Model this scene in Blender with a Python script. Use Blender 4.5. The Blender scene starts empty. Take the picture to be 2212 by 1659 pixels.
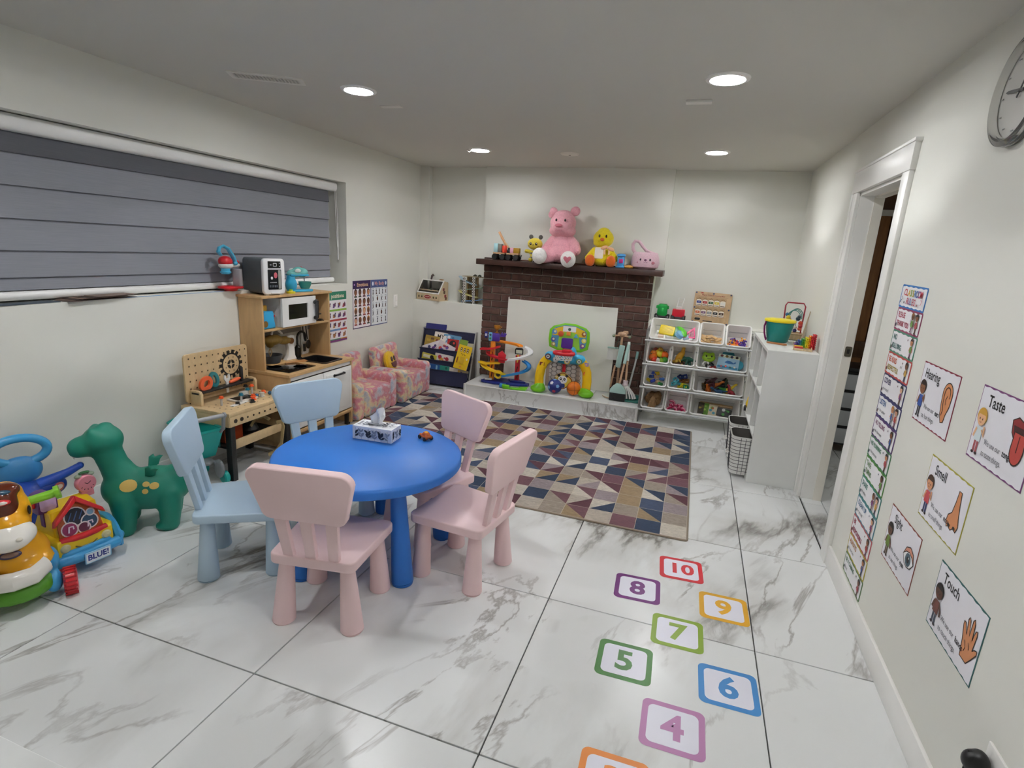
import bpy, bmesh, math, random
from mathutils import Vector as V, Matrix as Mx, Euler
from math import pi, sin, cos, radians as R
rnd = random.Random(7)
sc = bpy.context.scene
COL = sc.collection

# ---------------------------------------------------------------- camera, world, exposure
RW, RD, RH = 3.63, 5.40, 2.195          # room: right wall x, back wall y, ceiling z
cd = bpy.data.cameras.new('camera'); cam = bpy.data.objects.new('camera', cd); COL.objects.link(cam)
cd.sensor_width = 36; cd.lens = 1177.15 / 2212 * 36; cd.clip_start = .02
_r = [[0.94558812, -0.13070945, 0.29795663], [0.32011525, 0.20988369, -0.92383714], [0.05821801, 0.96894983, 0.24030561]]
cam.matrix_world = Mx.Translation((2.83656, 0, 1.42444)) @ Mx(_r).to_4x4()
sc.camera = cam
w = bpy.data.worlds.new('night'); sc.world = w; w.use_nodes = True
w.node_tree.nodes['Background'].inputs[0].default_value = (.012, .016, .03, 1)
w.node_tree.nodes['Background'].inputs[1].default_value = .3
LAMP = 540.0                              # radiance of the downlight diffusers
LAMP_COL = (.98, .985, 1.0)
sc.view_settings.view_transform = 'Standard'; sc.view_settings.look = 'None'
sc.view_settings.gamma = 1; sc.view_settings.use_curve_mapping = False
sc.view_settings.exposure = 0.0
sc.cycles.max_bounces = 10; sc.cycles.diffuse_bounces = 6; sc.cycles.glossy_bounces = 4
sc.cycles.transmission_bounces = 8; sc.cycles.transparent_max_bounces = 12
sc.cycles.caustics_reflective = False; sc.cycles.caustics_refractive = False
sc.cycles.sample_clamp_indirect = 6

# ---------------------------------------------------------------- materials
def lin(h):
    h = h.lstrip('#'); c = [int(h[i:i+2], 16) / 255 for i in (0, 2, 4)]
    return tuple(x / 12.92 if x <= .04045 else ((x + .055) / 1.055) ** 2.4 for x in c) + (1,)
_mats = {}
def mat(col, rough=.45, kind='plain', **k):
    key = (col, rough, kind) + tuple(sorted(k.items()))
    if key in _mats: return _mats[key]
    m = bpy.data.materials.new(kind + '_' + col.lstrip('#')); m.use_nodes = True
    nt = m.node_tree; N = nt.nodes; L = nt.links; b = N['Principled BSDF']
    b.inputs['Roughness'].default_value = rough
    c = lin(col)
    def nz(scale, detail=3, dist=0, vec=None, rgh=.5):
        n = N.new('ShaderNodeTexNoise'); n.inputs['Scale'].default_value = scale
        n.inputs['Detail'].default_value = detail; n.inputs['Distortion'].default_value = dist
        n.inputs['Roughness'].default_value = rgh
        L.new(vec or tc.outputs['Object'], n.inputs['Vector']); return n
    def mixc(fac, a, bb):
        x = N.new('ShaderNodeMix'); x.data_type = 'RGBA'
        x.inputs[6].default_value = a; x.inputs[7].default_value = bb
        L.new(fac, x.inputs[0]); return x
    def bump(h, s, d=.002):
        u = N.new('ShaderNodeBump'); u.inputs['Strength'].default_value = s; u.inputs['Distance'].default_value = d
        L.new(h, u.inputs['Height']); L.new(u.outputs[0], b.inputs['Normal'])
    def scaled(v, f): return tuple(min(1, x * f) for x in v[:3]) + (1,)
    tc = N.new('ShaderNodeTexCoord')
    if kind in ('plain', 'plastic', 'paper'):
        n = nz(9); x = mixc(n.outputs[0], scaled(c, .97), scaled(c, 1.03)); L.new(x.outputs[2], b.inputs['Base Color'])
        if kind == 'plastic': bump(nz(420, 2).outputs[0], .06, .0006)
    elif kind == 'wall':
        n = nz(2.5, 4); x = mixc(n.outputs[0], scaled(c, .985), scaled(c, 1.015)); L.new(x.outputs[2], b.inputs['Base Color'])
        bump(nz(260, 3).outputs[0], .10, .0012)
    elif kind in ('cloth', 'fur'):
        s = k.get('s', 90 if kind == 'fur' else 240)
        n = nz(s, 4, 1.0 if kind == 'fur' else 0); x = mixc(n.outputs[0], scaled(c, .72 if kind == 'fur' else .88), scaled(c, 1.22 if kind == 'fur' else 1.1))
        L.new(x.outputs[2], b.inputs['Base Color']); bump(n.outputs[0], .8 if kind == 'fur' else .35, .006 if kind == 'fur' else .002)
        b.inputs['Sheen Weight'].default_value = .25
    elif kind == 'wood':
        mp = N.new('ShaderNodeMapping'); L.new(tc.outputs['Object'], mp.inputs[0])
        mp.inputs['Scale'].default_value = k.get('sv', (14, 14, 1.6))
        n = nz(3.2, 6, 1.2, mp.outputs[0], .62); r = N.new('ShaderNodeValToRGB'); L.new(n.outputs[0], r.inputs[0])
        r.color_ramp.elements[0].position = .3; r.color_ramp.elements[1].position = .72
        r.color_ramp.elements[0].color = scaled(c, k.get('dk', .72)); r.color_ramp.elements[1].color = scaled(c, 1.12)
        L.new(r.outputs[0], b.inputs['Base Color']); bump(n.outputs[0], .1, .001)
    elif kind == 'metal':
        b.inputs['Metallic'].default_value = 1; n = nz(60, 2)
        x = mixc(n.outputs[0], scaled(c, .95), scaled(c, 1.05)); L.new(x.outputs[2], b.inputs['Base Color'])
    elif kind == 'clear':
        b.inputs['Transmission Weight'].default_value = k.get('t', 1); b.inputs['IOR'].default_value = k.get('ior', 1.3)
        n = nz(30); x = mixc(n.outputs[0], c, scaled(c, .98)); L.new(x.outputs[2], b.inputs['Base Color'])
    elif kind == 'tiedye':
        n1 = nz(8.5, 4, .5); r = N.new('ShaderNodeValToRGB'); L.new(n1.outputs[0], r.inputs[0])
        e = r.color_ramp.elements; e[0].position = .3; e[0].color = lin('#b3bccb'); e[1].position = .74; e[1].color = lin('#d98494')
        for p, h in ((.38, '#d6c3ca'), (.44, '#d08492'), (.5, '#d98f96'), (.54, '#e6b9a4'), (.58, '#e6d3a8'), (.62, '#c9c4bd'), (.67, '#a7a6b8'), (.7, '#c9909c')):
            q = e.new(p); q.color = lin(h)
        n2 = nz(70, 4, 2); x = N.new('ShaderNodeMix'); x.data_type = 'RGBA'; x.blend_type = 'OVERLAY'; x.inputs[0].default_value = .5
        L.new(r.outputs[0], x.inputs[6]); L.new(n2.outputs[0], x.inputs[7]); L.new(x.outputs[2], b.inputs['Base Color'])
        bump(n2.outputs[0], .9, .008); b.inputs['Sheen Weight'].default_value = .3
    elif kind == 'marble':
        oi = N.new('ShaderNodeObjectInfo'); mu = N.new('ShaderNodeVectorMath'); mu.operation = 'MULTIPLY_ADD'
        L.new(oi.outputs['Location'], mu.inputs[0]); mu.inputs[1].default_value = (.93, 1.37, 2.1)
        L.new(tc.outputs['Object'], mu.inputs[2])
        mp = N.new('ShaderNodeMapping'); mp.vector_type = 'TEXTURE'; L.new(mu.outputs[0], mp.inputs[0]); mp.inputs['Rotation'].default_value = (0, 0, R(72))
        mp.inputs['Scale'].default_value = (1.9, .72, 1)
        def vein(scale, lo, hi, dist, off):
            a = N.new('ShaderNodeVectorMath'); L.new(mp.outputs[0], a.inputs[0]); a.inputs[1].default_value = (off, off * .7, off * 1.3)
            n = nz(scale, 7, dist, a.outputs[0], .58); s = N.new('ShaderNodeMath'); s.operation = 'SUBTRACT'; s.inputs[1].default_value = .5
            L.new(n.outputs[0], s.inputs[0]); q = N.new('ShaderNodeMath'); q.operation = 'ABSOLUTE'; L.new(s.outputs[0], q.inputs[0])
            g = N.new('ShaderNodeMapRange'); g.inputs[1].default_value = lo; g.inputs[2].default_value = hi
            g.inputs[3].default_value = 1; g.inputs[4].default_value = 0; L.new(q.outputs[0], g.inputs[0]); return g
        def mul(a, bb):
            q = N.new('ShaderNodeMath'); q.operation = 'MULTIPLY'; L.new(a, q.inputs[0]); L.new(bb, q.inputs[1]); return q
        def mr(a, lo, hi):
            g = N.new('ShaderNodeMapRange'); g.inputs[1].default_value = lo; g.inputs[2].default_value = hi; L.new(a, g.inputs[0]); return g
        mask = mr(nz(1.3, 3, .5, mu.outputs[0]).outputs[0], .47, .66)
        v1 = mul(vein(.8, 0, .02, .5, 3).outputs[0], mask.outputs[0])
        v2 = mul(vein(.8, 0, .09, .5, 3).outputs[0], mask.outputs[0])
        mask2 = mr(nz(1.7, 2, 0, mu.outputs[0]).outputs[0], .42, .6)
        v3 = mul(vein(1.5, 0, .018, .7, 9).outputs[0], mask2.outputs[0])
        c0 = mixc(nz(2, 3, 0, mu.outputs[0]).outputs[0], lin('#eceeed'), lin('#e4e6e6'))
        def over(src, fac, colr, amt):
            x = N.new('ShaderNodeMix'); x.data_type = 'RGBA'; x.inputs[7].default_value = lin(colr)
            f = N.new('ShaderNodeMath'); f.operation = 'MULTIPLY'; f.inputs[1].default_value = amt; L.new(fac, f.inputs[0])
            L.new(f.outputs[0], x.inputs[0]); L.new(src, x.inputs[6]); return x
        o = over(c0.outputs[2], v2.outputs[0], '#9a9488', .6); o = over(o.outputs[2], v1.outputs[0], '#5f5a52', .8); o = over(o.outputs[2], v3.outputs[0], '#857f78', .65)
        L.new(o.outputs[2], b.inputs['Base Color']); b.inputs['IOR'].default_value = 1.45; b.inputs['Specular IOR Level'].default_value = .4
    elif kind == 'brick':
        oi = N.new('ShaderNodeObjectInfo'); n = nz(14, 5, .8); mu = N.new('ShaderNodeVectorMath'); mu.operation = 'MULTIPLY_ADD'
        L.new(oi.outputs['Location'], mu.inputs[0]); mu.inputs[1].default_value = (7, 7, 7); L.new(tc.outputs['Object'], mu.inputs[2])
        L.new(mu.outputs[0], n.inputs['Vector'])
        r = N.new('ShaderNodeValToRGB'); L.new(n.outputs[0], r.inputs[0]); e = r.color_ramp.elements
        e[0].position = .3; e[0].color = scaled(c, .55); e[1].position = .75; e[1].color = scaled(c, 1.15)
        vv = nz(26, 2, 2.6, mu.outputs[0]); s = N.new('ShaderNodeMath'); s.operation = 'SUBTRACT'; s.inputs[1].default_value = .5; L.new(vv.outputs[0], s.inputs[0])
        q = N.new('ShaderNodeMath'); q.operation = 'ABSOLUTE'; L.new(s.outputs[0], q.inputs[0])
        g = N.new('ShaderNodeMapRange'); g.inputs[1].default_value = 0; g.inputs[2].default_value = .012; g.inputs[3].default_value = .55; g.inputs[4].default_value = 0
        L.new(q.outputs[0], g.inputs[0]); mk = nz(8, 2, 0, mu.outputs[0]); g2 = N.new('ShaderNodeMapRange'); g2.inputs[1].default_value = .5; g2.inputs[2].default_value = .62; L.new(mk.outputs[0], g2.inputs[0])
        f = N.new('ShaderNodeMath'); f.operation = 'MULTIPLY'; L.new(g.outputs[0], f.inputs[0]); L.new(g2.outputs[0], f.inputs[1])
        x = N.new('ShaderNodeMix'); x.data_type = 'RGBA'; x.inputs[7].default_value = lin('#b3a596'); L.new(f.outputs[0], x.inputs[0]); L.new(r.outputs[0], x.inputs[6])
        hs = N.new('ShaderNodeHueSaturation'); mr2 = N.new('ShaderNodeMapRange'); mr2.inputs[3].default_value = .7; mr2.inputs[4].default_value = 1.2
        L.new(oi.outputs['Random'], mr2.inputs[0]); L.new(mr2.outputs[0], hs.inputs['Value']); L.new(x.outputs[2], hs.inputs['Color']); L.new(hs.outputs[0], b.inputs['Base Color'])
        bump(n.outputs[0], .6, .004)
    elif kind == 'rug':
        mp = N.new('ShaderNodeMapping'); L.new(tc.outputs['Object'], mp.inputs[0]); mp.inputs['Scale'].default_value = (9, 26, 9)
        mp.inputs['Rotation'].default_value = (0, 0, R(k.get('a', 8))); n = nz(2.4, 6, 1.6, mp.outputs[0], .65)
        r = N.new('ShaderNodeValToRGB'); L.new(n.outputs[0], r.inputs[0]); e = r.color_ramp.elements
        e[0].position = .3; e[0].color = scaled(c, .68); e[1].position = .7; e[1].color = scaled(c, 1.2)
        L.new(r.outputs[0], b.inputs['Base Color']); bump(nz(500, 2).outputs[0], .5, .004)
    elif kind == 'blind':
        mp = N.new('ShaderNodeMapping'); L.new(tc.outputs['Object'], mp.inputs[0]); mp.inputs['Scale'].default_value = (1, 3, 160)
        n = nz(2.2, 4, .2, mp.outputs[0]); x = mixc(n.outputs[0], scaled(c, .8), scaled(c, 1.16)); L.new(x.outputs[2], b.inputs['Base Color'])
    elif kind == 'emit':
        b.inputs['Base Color'].default_value = c; b.inputs['Emission Color'].default_value = LAMP_COL + (1,)
        n = nz(3); g = N.new('ShaderNodeMapRange'); g.inputs[3].default_value = k['e'] * .98; g.inputs[4].default_value = k['e'] * 1.02
        L.new(n.outputs[0], g.inputs[0]); L.new(g.outputs[0], b.inputs['Emission Strength'])
    _mats[key] = m
    return m
def pl(c, r=.32): return mat(c, r, 'plastic')
def pp(c): return mat(c, .6, 'paper')
def wd(c, **k): return mat(c, k.pop('r', .5), 'wood', **k)
def cl(c, **k): return mat(c, .9, 'cloth', **k)
def fu(c, **k): return mat(c, .95, 'fur', **k)

# ---------------------------------------------------------------- mesh builder
def frame(o, u, v):
    u = V(u).normalized(); v = V(v); n = u.cross(v).normalized(); v = n.cross(u)
    return Mx(((u.x, v.x, n.x, o[0]), (u.y, v.y, n.y, o[1]), (u.z, v.z, n.z, o[2]), (0, 0, 0, 1)))
def TR(o=(0, 0, 0), rx=0, ry=0, rz=0, s=None):
    m = Mx.Translation(o) @ Euler((R(rx), R(ry), R(rz))).to_matrix().to_4x4()
    if s: m = m @ Mx.Diagonal(V((s, s, s) if isinstance(s, (int, float)) else s).to_4d())
    return m
def rrect(w, h, r, n=5, c=(0, 0)):
    r = max(1e-5, min(r, w / 2 - 1e-5, h / 2 - 1e-5)); o = []
    for cx, cy, a in ((w/2-r, h/2-r, 0), (-w/2+r, h/2-r, 90), (-w/2+r, -h/2+r, 180), (w/2-r, -h/2+r, 270)):
        for i in range(n + 1):
            t = R(a + 90 * i / n); o.append((c[0] + cx + r * cos(t), c[1] + cy + r * sin(t)))
    return o
def circ(r, n=24, c=(0, 0), ry=None, a0=0, a1=360):
    full = abs(a1 - a0) >= 360; k = n if full else n + 1
    return [(c[0] + r * cos(R(a0 + (a1 - a0) * i / n)), c[1] + (ry or r) * sin(R(a0 + (a1 - a0) * i / n))) for i in range(k)]
_txt = {}
def text_mesh(body, bold, align):
    key = (body, bold, align)
    if key not in _txt:
        cu = bpy.data.curves.new('t', 'FONT'); cu.body = body; cu.align_x = align; cu.align_y = 'CENTER'; cu.offset = bold; cu.resolution_u = 3
        cu.space_line = .9
        o = bpy.data.objects.new('t', cu); COL.objects.link(o)
        dg = bpy.context.evaluated_depsgraph_get(); me = bpy.data.meshes.new_from_object(o.evaluated_get(dg))
        _txt[key] = ([tuple(v.co) for v in me.vertices], [tuple(p.vertices) for p in me.polygons])
        bpy.data.objects.remove(o); bpy.data.curves.remove(cu); bpy.data.meshes.remove(me)
    return _txt[key]
class B:
    def __init__(s, X=None): s.v = []; s.f = []; s.m = []; s.mats = []; s.X = X or Mx.Identity(4); s.L = .0003
    def add(s, vs, fs, m, X=None):
        if m not in s.mats: s.mats.append(m)
        i = s.mats.index(m); k = len(s.v); T = s.X @ X if X is not None else s.X
        s.v += [tuple(T @ V(p)) for p in vs]; s.f += [tuple(k + j for j in f) for f in fs]; s.m += [i] * len(fs); return s
    def bm(s, bm, m, X=None):
        bm.verts.index_update(); s.add([v.co[:] for v in bm.verts], [[v.index for v in f.verts] for f in bm.faces], m, X); bm.free(); return s
    def box(s, c, d, m, r=0, seg=2, X=None):
        bm = bmesh.new(); bmesh.ops.create_cube(bm, size=1); bmesh.ops.scale(bm, vec=d, verts=bm.verts)
        if r: bmesh.ops.bevel(bm, geom=bm.edges[:], offset=min(r, min(d) * .49), segments=seg, affect='EDGES', profile=.5)
        bmesh.ops.translate(bm, vec=c, verts=bm.verts); return s.bm(bm, m, X)
    def slab(s, poly, z0, z1, m, r=0, seg=2, X=None):
        bm = bmesh.new(); f = bm.faces.new([bm.verts.new((x, y, z0)) for x, y in poly])
        g = bmesh.ops.extrude_face_region(bm, geom=[f]); vs = [e for e in g['geom'] if isinstance(e, bmesh.types.BMVert)]
        bmesh.ops.translate(bm, vec=(0, 0, z1 - z0), verts=vs); bmesh.ops.recalc_face_normals(bm, faces=bm.faces)
        if r:
            ed = [e for e in bm.edges if abs(e.verts[0].co.z - e.verts[1].co.z) < 1e-7]
            bmesh.ops.bevel(bm, geom=ed, offset=r, segments=seg, affect='EDGES', profile=.5)
        return s.bm(bm, m, X)
    def ring(s, outer, inner, z0, z1, m, X=None):
        n = len(outer); vs = [(x, y, z) for z in (z0, z1) for P in (outer, inner) for x, y in P]; fs = []
        for i in range(n):
            j = (i + 1) % n; a, b_, c_, d = 0, n, 2 * n, 3 * n
            fs += [(c_+i, c_+j, d+j, d+i), (a+j, a+i, b_+i, b_+j), (a+i, a+j, c_+j, c_+i), (b_+j, b_+i, d+i, d+j)]
        return s.add(vs, fs, m, X)
    def lathe(s, prof, m, n=32, X=None, a=360):
        vs = []; fs = []; k = len(prof); full = a >= 360; cnt = n if full else n + 1
        for i in range(cnt):
            t = R(a * i / n); vs += [(r * cos(t), r * sin(t), z) for r, z in prof]
        for i in range(n):
            j = (i + 1) % cnt
            for q in range(k - 1):
                fs.append((i*k+q, j*k+q, j*k+q+1, i*k+q+1))
        if full:
            if prof[0][0] > 1e-6: fs.append([i * k for i in range(n)][::-1])
            if prof[-1][0] > 1e-6: fs.append([i * k + k - 1 for i in range(n)])
        return s.add(vs, fs, m, X)
    def cone(s, p0, p1, r0, r1, m, n=20, X=None):
        p0, p1 = V(p0), V(p1); d = p1 - p0; q = d.to_track_quat('Z', 'Y').to_matrix().to_4x4()
        T = Mx.Translation(p0) @ q; T = X @ T if X is not None else T
        return s.lathe([(r0, 0), (r1, d.length)], m, n, T)
    def tube(s, pts, r, m, n=8, closed=False, X=None, ry=None):
        pts = [V(p) for p in pts]; k = len(pts); vs = []; fs = []; up = None
        for i, p in enumerate(pts):
            a = pts[i - 1] if (i or closed) else p; b_ = pts[(i + 1) % k] if (i < k - 1 or closed) else p
            t = (b_ - a).normalized()
            if up is None: up = V((0, 0, 1)) if abs(t.z) < .9 else V((1, 0, 0))
            sd = t.cross(up).normalized(); up = sd.cross(t).normalized(); rr = r[i] if isinstance(r, (list, tuple)) else r
            for j in range(n):
                g = 2 * pi * j / n; vs.append(tuple(p + sd * (rr * cos(g)) + up * ((ry or rr) * sin(g))))
        for i in range(k if closed else k - 1):
            o = (i + 1) % k
            for j in range(n): fs.append((i*n+j, i*n+(j+1) % n, o*n+(j+1) % n, o*n+j))
        if not closed: fs += [tuple(range(n))[::-1], tuple((k-1)*n+j for j in range(n))]
        return s.add(vs, fs, m, X)
    def ell(s, c, rr, m, X=None, n=20, rot=None):
        bm = bmesh.new(); bmesh.ops.create_uvsphere(bm, u_segments=n, v_segments=max(6, n * 2 // 3), radius=1)
        T = Mx.Translation(c) @ (Euler([R(a) for a in rot]).to_matrix().to_4x4() if rot else Mx.Identity(4)) @ Mx.Diagonal(V(rr if not isinstance(rr, (int, float)) else (rr,)*3).to_4d())
        return s.bm(bm, m, X @ T if X is not None else T)
    def flat(s, pts, m, X=None):
        s.L += .00025; return s.add([(x, y, s.L) for x, y in pts], [tuple(range(len(pts)))], m, X)
    def line(s, pts, wd_, m, closed=False):
        s.L += .00025; k = len(pts); vs = []; fs = []
        for i in range(k):
            a = V(pts[i-1]) if (i or closed) else V(pts[i]); b_ = V(pts[(i+1) % k]) if (i < k-1 or closed) else V(pts[i])
            t = (b_ - a).normalized(); q = V((-t.y, t.x)) * wd_ / 2; p = V(pts[i]); vs += [(p.x+q.x, p.y+q.y, s.L), (p.x-q.x, p.y-q.y, s.L)]
        for i in range(k if closed else k - 1):
            j = (i + 1) % k; fs.append((2*i, 2*i+1, 2*j+1, 2*j))
        return s.add(vs, fs, m)
    def fring(s, outer, inner, m):
        s.L += .00025; n = len(outer); vs = [(x, y, s.L) for P in (outer, inner) for x, y in P]
        return s.add(vs, [(i, (i+1) % n, n+(i+1) % n, n+i) for i in range(n)], m)
    def text(s, body, size, m, at=(0, 0), bold=0, align='CENTER', sx=1, rot=0):
        s.L += .00025; vs, fs = text_mesh(body, bold, align)
        T = Mx.Translation((at[0], at[1], s.L)) @ Mx.Rotation(R(rot), 4, 'Z') @ Mx.Diagonal((size * sx, size, 1, 1)); return s.add(vs, fs, m, T)
    def mesh(s, name, sharp=38):
        me = bpy.data.meshes.new(name); me.from_pydata(s.v, [], s.f)
        for m in s.mats: me.materials.append(m)
        me.polygons.foreach_set('material_index', s.m); me.polygons.foreach_set('use_smooth', [True] * len(s.f))
        me.set_sharp_from_angle(angle=R(sharp)); me.update(); return me
    def obj(s, name, parent=None, loc=None, rz=0, sharp=38, label=None):
        o = bpy.data.objects.new(name, s.mesh(name, sharp)); COL.objects.link(o); o.parent = parent
        if loc: o.location = loc
        if rz: o.rotation_euler.z = R(rz)
        if label: o['label'] = label
        return o
def tag(o, label, cat, group=None):
    o['label'] = label; o['category'] = cat
    if group: o['group'] = group
    return o
def thing(name, label, cat, loc=(0, 0, 0), rz=0, group=None, rx=0, ry=0):
    o = bpy.data.objects.new(name, None); COL.objects.link(o); o.empty_display_size = .05
    o.location = loc; o.rotation_euler = (R(rx), R(ry), R(rz)); return tag(o, label, cat, group)
def struct(o): o['kind'] = 'structure'; return o
def clone(root, loc, rz, label=None, group=None, rot=None):
    r = root.copy(); COL.objects.link(r); r.location = loc; r.rotation_euler = rot or (0, 0, R(rz))
    if label: r['label'] = label
    if group: r['group'] = group
    for ch in list(root.children):
        c = ch.copy(); COL.objects.link(c); c.parent = r
        for g in list(ch.children):
            d = g.copy(); COL.objects.link(d); d.parent = c
    return r
def blob(els, vox=.008, sm=6, dec=None):
    """soft union of ellipsoids (c, r, rot) and tapered chains ('t', pts, radii) -> (verts, faces)"""
    b = B(); d = mat('#808080')
    for e in els:
        if e[0] == 't':
            for i in range(len(e[1]) - 1):
                p, q = V(e[1][i]), V(e[1][i + 1]); ra, rb = e[2][i], e[2][i + 1]; k = max(2, int((q - p).length / (min(ra, rb) * .5)))
                for j in range(k + 1):
                    t = j / k; b.ell(p.lerp(q, t), ra + (rb - ra) * t, d, n=14)
        else: b.ell(e[0], e[1], d, n=24, rot=e[2] if len(e) > 2 else None)
    o = b.obj('tmp'); md = o.modifiers.new('r', 'REMESH'); md.mode = 'VOXEL'; md.voxel_size = vox
    ms = o.modifiers.new('s', 'SMOOTH'); ms.factor = .5; ms.iterations = sm
    if dec: mdc = o.modifiers.new('d', 'DECIMATE'); mdc.ratio = dec
    dg = bpy.context.evaluated_depsgraph_get(); me = bpy.data.meshes.new_from_object(o.evaluated_get(dg))
    out = ([tuple(v.co) for v in me.vertices], [tuple(p.vertices) for p in me.polygons])
    m0 = o.data; bpy.data.objects.remove(o); bpy.data.meshes.remove(m0); bpy.data.meshes.remove(me); return out

# ---------------------------------------------------------------- room shell
WALL = mat('#e2e2da', .85, 'wall'); CEIL = mat('#cfcdc6', .9, 'wall'); TRIM = mat('#f1f0ec', .35, 'plain')
MARBLE = mat('#eceeed', .27, 'marble'); GROUT = mat('#403f3d', .9)
Y0 = -1.75
f = struct(B().box((RW/2, (Y0+RD)/2, -.06), (RW + .3, RD - Y0 + .3, .09), GROUT).obj('floor'))
GX, GY, TA, TB = -.012, -1.945, .809, .787
def tile(x0, x1, y0, y1, parent, z=0, th=.012, nm='tile'):
    x0 += .0022; x1 -= .0022; y0 += .0022; y1 -= .0022
    return B().box((0, 0, -th/2), (x1-x0, y1-y0, th), MARBLE, .0012, 1).obj(nm, parent, ((x0+x1)/2, (y0+y1)/2, z))
for i in range(5):
    for j in range(10):
        x0, x1 = max(GX + i*TA, 0), min(GX + (i+1)*TA, RW - .004); y0, y1 = max(GY + j*TB, Y0), min(GY + (j+1)*TB, RD)
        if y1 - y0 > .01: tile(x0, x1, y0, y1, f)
struct(B().box((RW/2, (Y0+RD)/2, RH + .05), (RW + .3, RD - Y0 + .3, .1), CEIL).obj('ceiling'))
WY0, WY1, WZ0, WZ1 = .55, 4.04, 1.055, 1.872
b = B(); wt = .26
for y0, y1, z0, z1 in ((Y0, RD, -.012, WZ0), (Y0, RD, WZ1, RH), (Y0, WY0, WZ0, WZ1), (WY1, RD, WZ0, WZ1)):
    b.box((-wt/2, (y0+y1)/2, (z0+z1)/2), (wt, y1-y0, z1-z0), WALL)
struct(b.obj('wall_left'))
DY0, DY1, DZ = 2.905, 3.645, 1.84
b = B()
for y0, y1, z0, z1 in ((Y0, DY0, -.012, RH), (DY1, RD, -.012, RH), (DY0, DY1, DZ, RH)):
    b.box((RW + .06, (y0+y1)/2, (z0+z1)/2), (.12, y1-y0, z1-z0), WALL)
struct(b.obj('wall_right'))
b = B(); b.box((RW/2, RD + .06, RH/2), (RW, .12, RH + .02), WALL)
b.box((.05, 5.365, (.848 + RH)/2), (.1, .07, RH - .848), WALL)                         # boxed-in corner chase
b.box((.40, 5.30, .418), (.80, .2, .86), WALL); b.box((3.04, 5.30, .418), (1.18, .2, .86), WALL)  # low ledges either side
b.box((1.625, 5.365, 1.75), (1.80, .07, .89), WALL); b.box((1.625, 5.31, .63), (1.66, .18, 1.26), WALL)   # chimney breast
struct(b.obj('wall_back'))
struct(B().box((RW/2, Y0 - .06, RH/2), (RW, .12, RH + .02), WALL).obj('wall_front'))
bb = B(); bb.box((RW - .007, (Y0 + 2.815)/2, .05), (.014, 2.815 - Y0, .1), TRIM, .003); struct(bb.obj('baseboard_right'))
struct(B().box((.007, (Y0 + RD)/2 - .2, .05), (.014, RD - Y0 - .4, .1), TRIM, .003).obj('baseboard_left'))
# window: frame, two panes, dark night outside, blind hangs in the reveal
wn = struct(B().ring([(WY0, WZ0), (WY1, WZ0), (WY1, WZ1), (WY0, WZ1)], [(WY0+.05, WZ0+.05), (WY1-.05, WZ0+.05), (WY1-.05, WZ1-.05), (WY0+.05, WZ1-.05)], -.235, -.18, TRIM, frame((0, 0, 0), (0, 1, 0), (0, 0, 1))).obj('window_1'))
B().box((-.205, 2.3, (WZ0+WZ1)/2), (.05, .06, WZ1-WZ0-.1), TRIM, .004).obj('mullion', wn)
for y in (1.43, 3.16): B().box((-.21, y, (WZ0+WZ1)/2), (.006, 1.66, WZ1-WZ0-.1), mat('#ffffff', .02, 'clear')).obj('pane', wn)
bl = thing('roller_blind', 'long grey layered roller blind covering the basement window', 'blind', (-.1, 0, 0))
hr = B(); hr.slab(rrect(.085, .075, .028, 4), .7, 4.0, mat('#e3e3e1', .4, 'plastic'), X=Mx(((1,0,0,0),(0,0,1,0),(0,1,0,1.832),(0,0,0,1)))); hr.obj('headrail', bl)
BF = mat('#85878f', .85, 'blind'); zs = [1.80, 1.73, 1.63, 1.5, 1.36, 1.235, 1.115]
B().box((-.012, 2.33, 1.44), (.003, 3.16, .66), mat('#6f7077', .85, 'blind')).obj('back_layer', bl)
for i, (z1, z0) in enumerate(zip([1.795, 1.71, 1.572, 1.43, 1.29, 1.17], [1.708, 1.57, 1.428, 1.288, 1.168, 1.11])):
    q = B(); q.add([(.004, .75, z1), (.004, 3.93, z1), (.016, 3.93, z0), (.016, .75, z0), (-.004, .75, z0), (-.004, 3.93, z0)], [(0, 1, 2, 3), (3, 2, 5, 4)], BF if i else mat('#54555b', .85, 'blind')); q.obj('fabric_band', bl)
q = B(); q.tube([(.005, .75, 1.085), (.005, 3.965, 1.085)], .021, mat('#eeeeec', .35, 'plastic'), 14); q.obj('bottom_rail', bl)
q = B(); q.tube([(.03, 3.985, 1.80), (.03, 3.99, 1.62), (.034, 4.0, 1.36), (.034, 4.012, 1.34), (.034, 4.02, 1.36), (.03, 4.012, 1.62), (.03, 4.0, 1.80)], .0028, mat('#d9d9d6', .5), 6); q.obj('cord_loop', bl)
q = B(); q.tube([(.034, 4.008, 1.55), (.034, 4.008, 1.25)], .0065, mat('#d4d5d4', .3, 'plastic'), 8); q.obj('cord_tensioner', bl)
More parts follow.
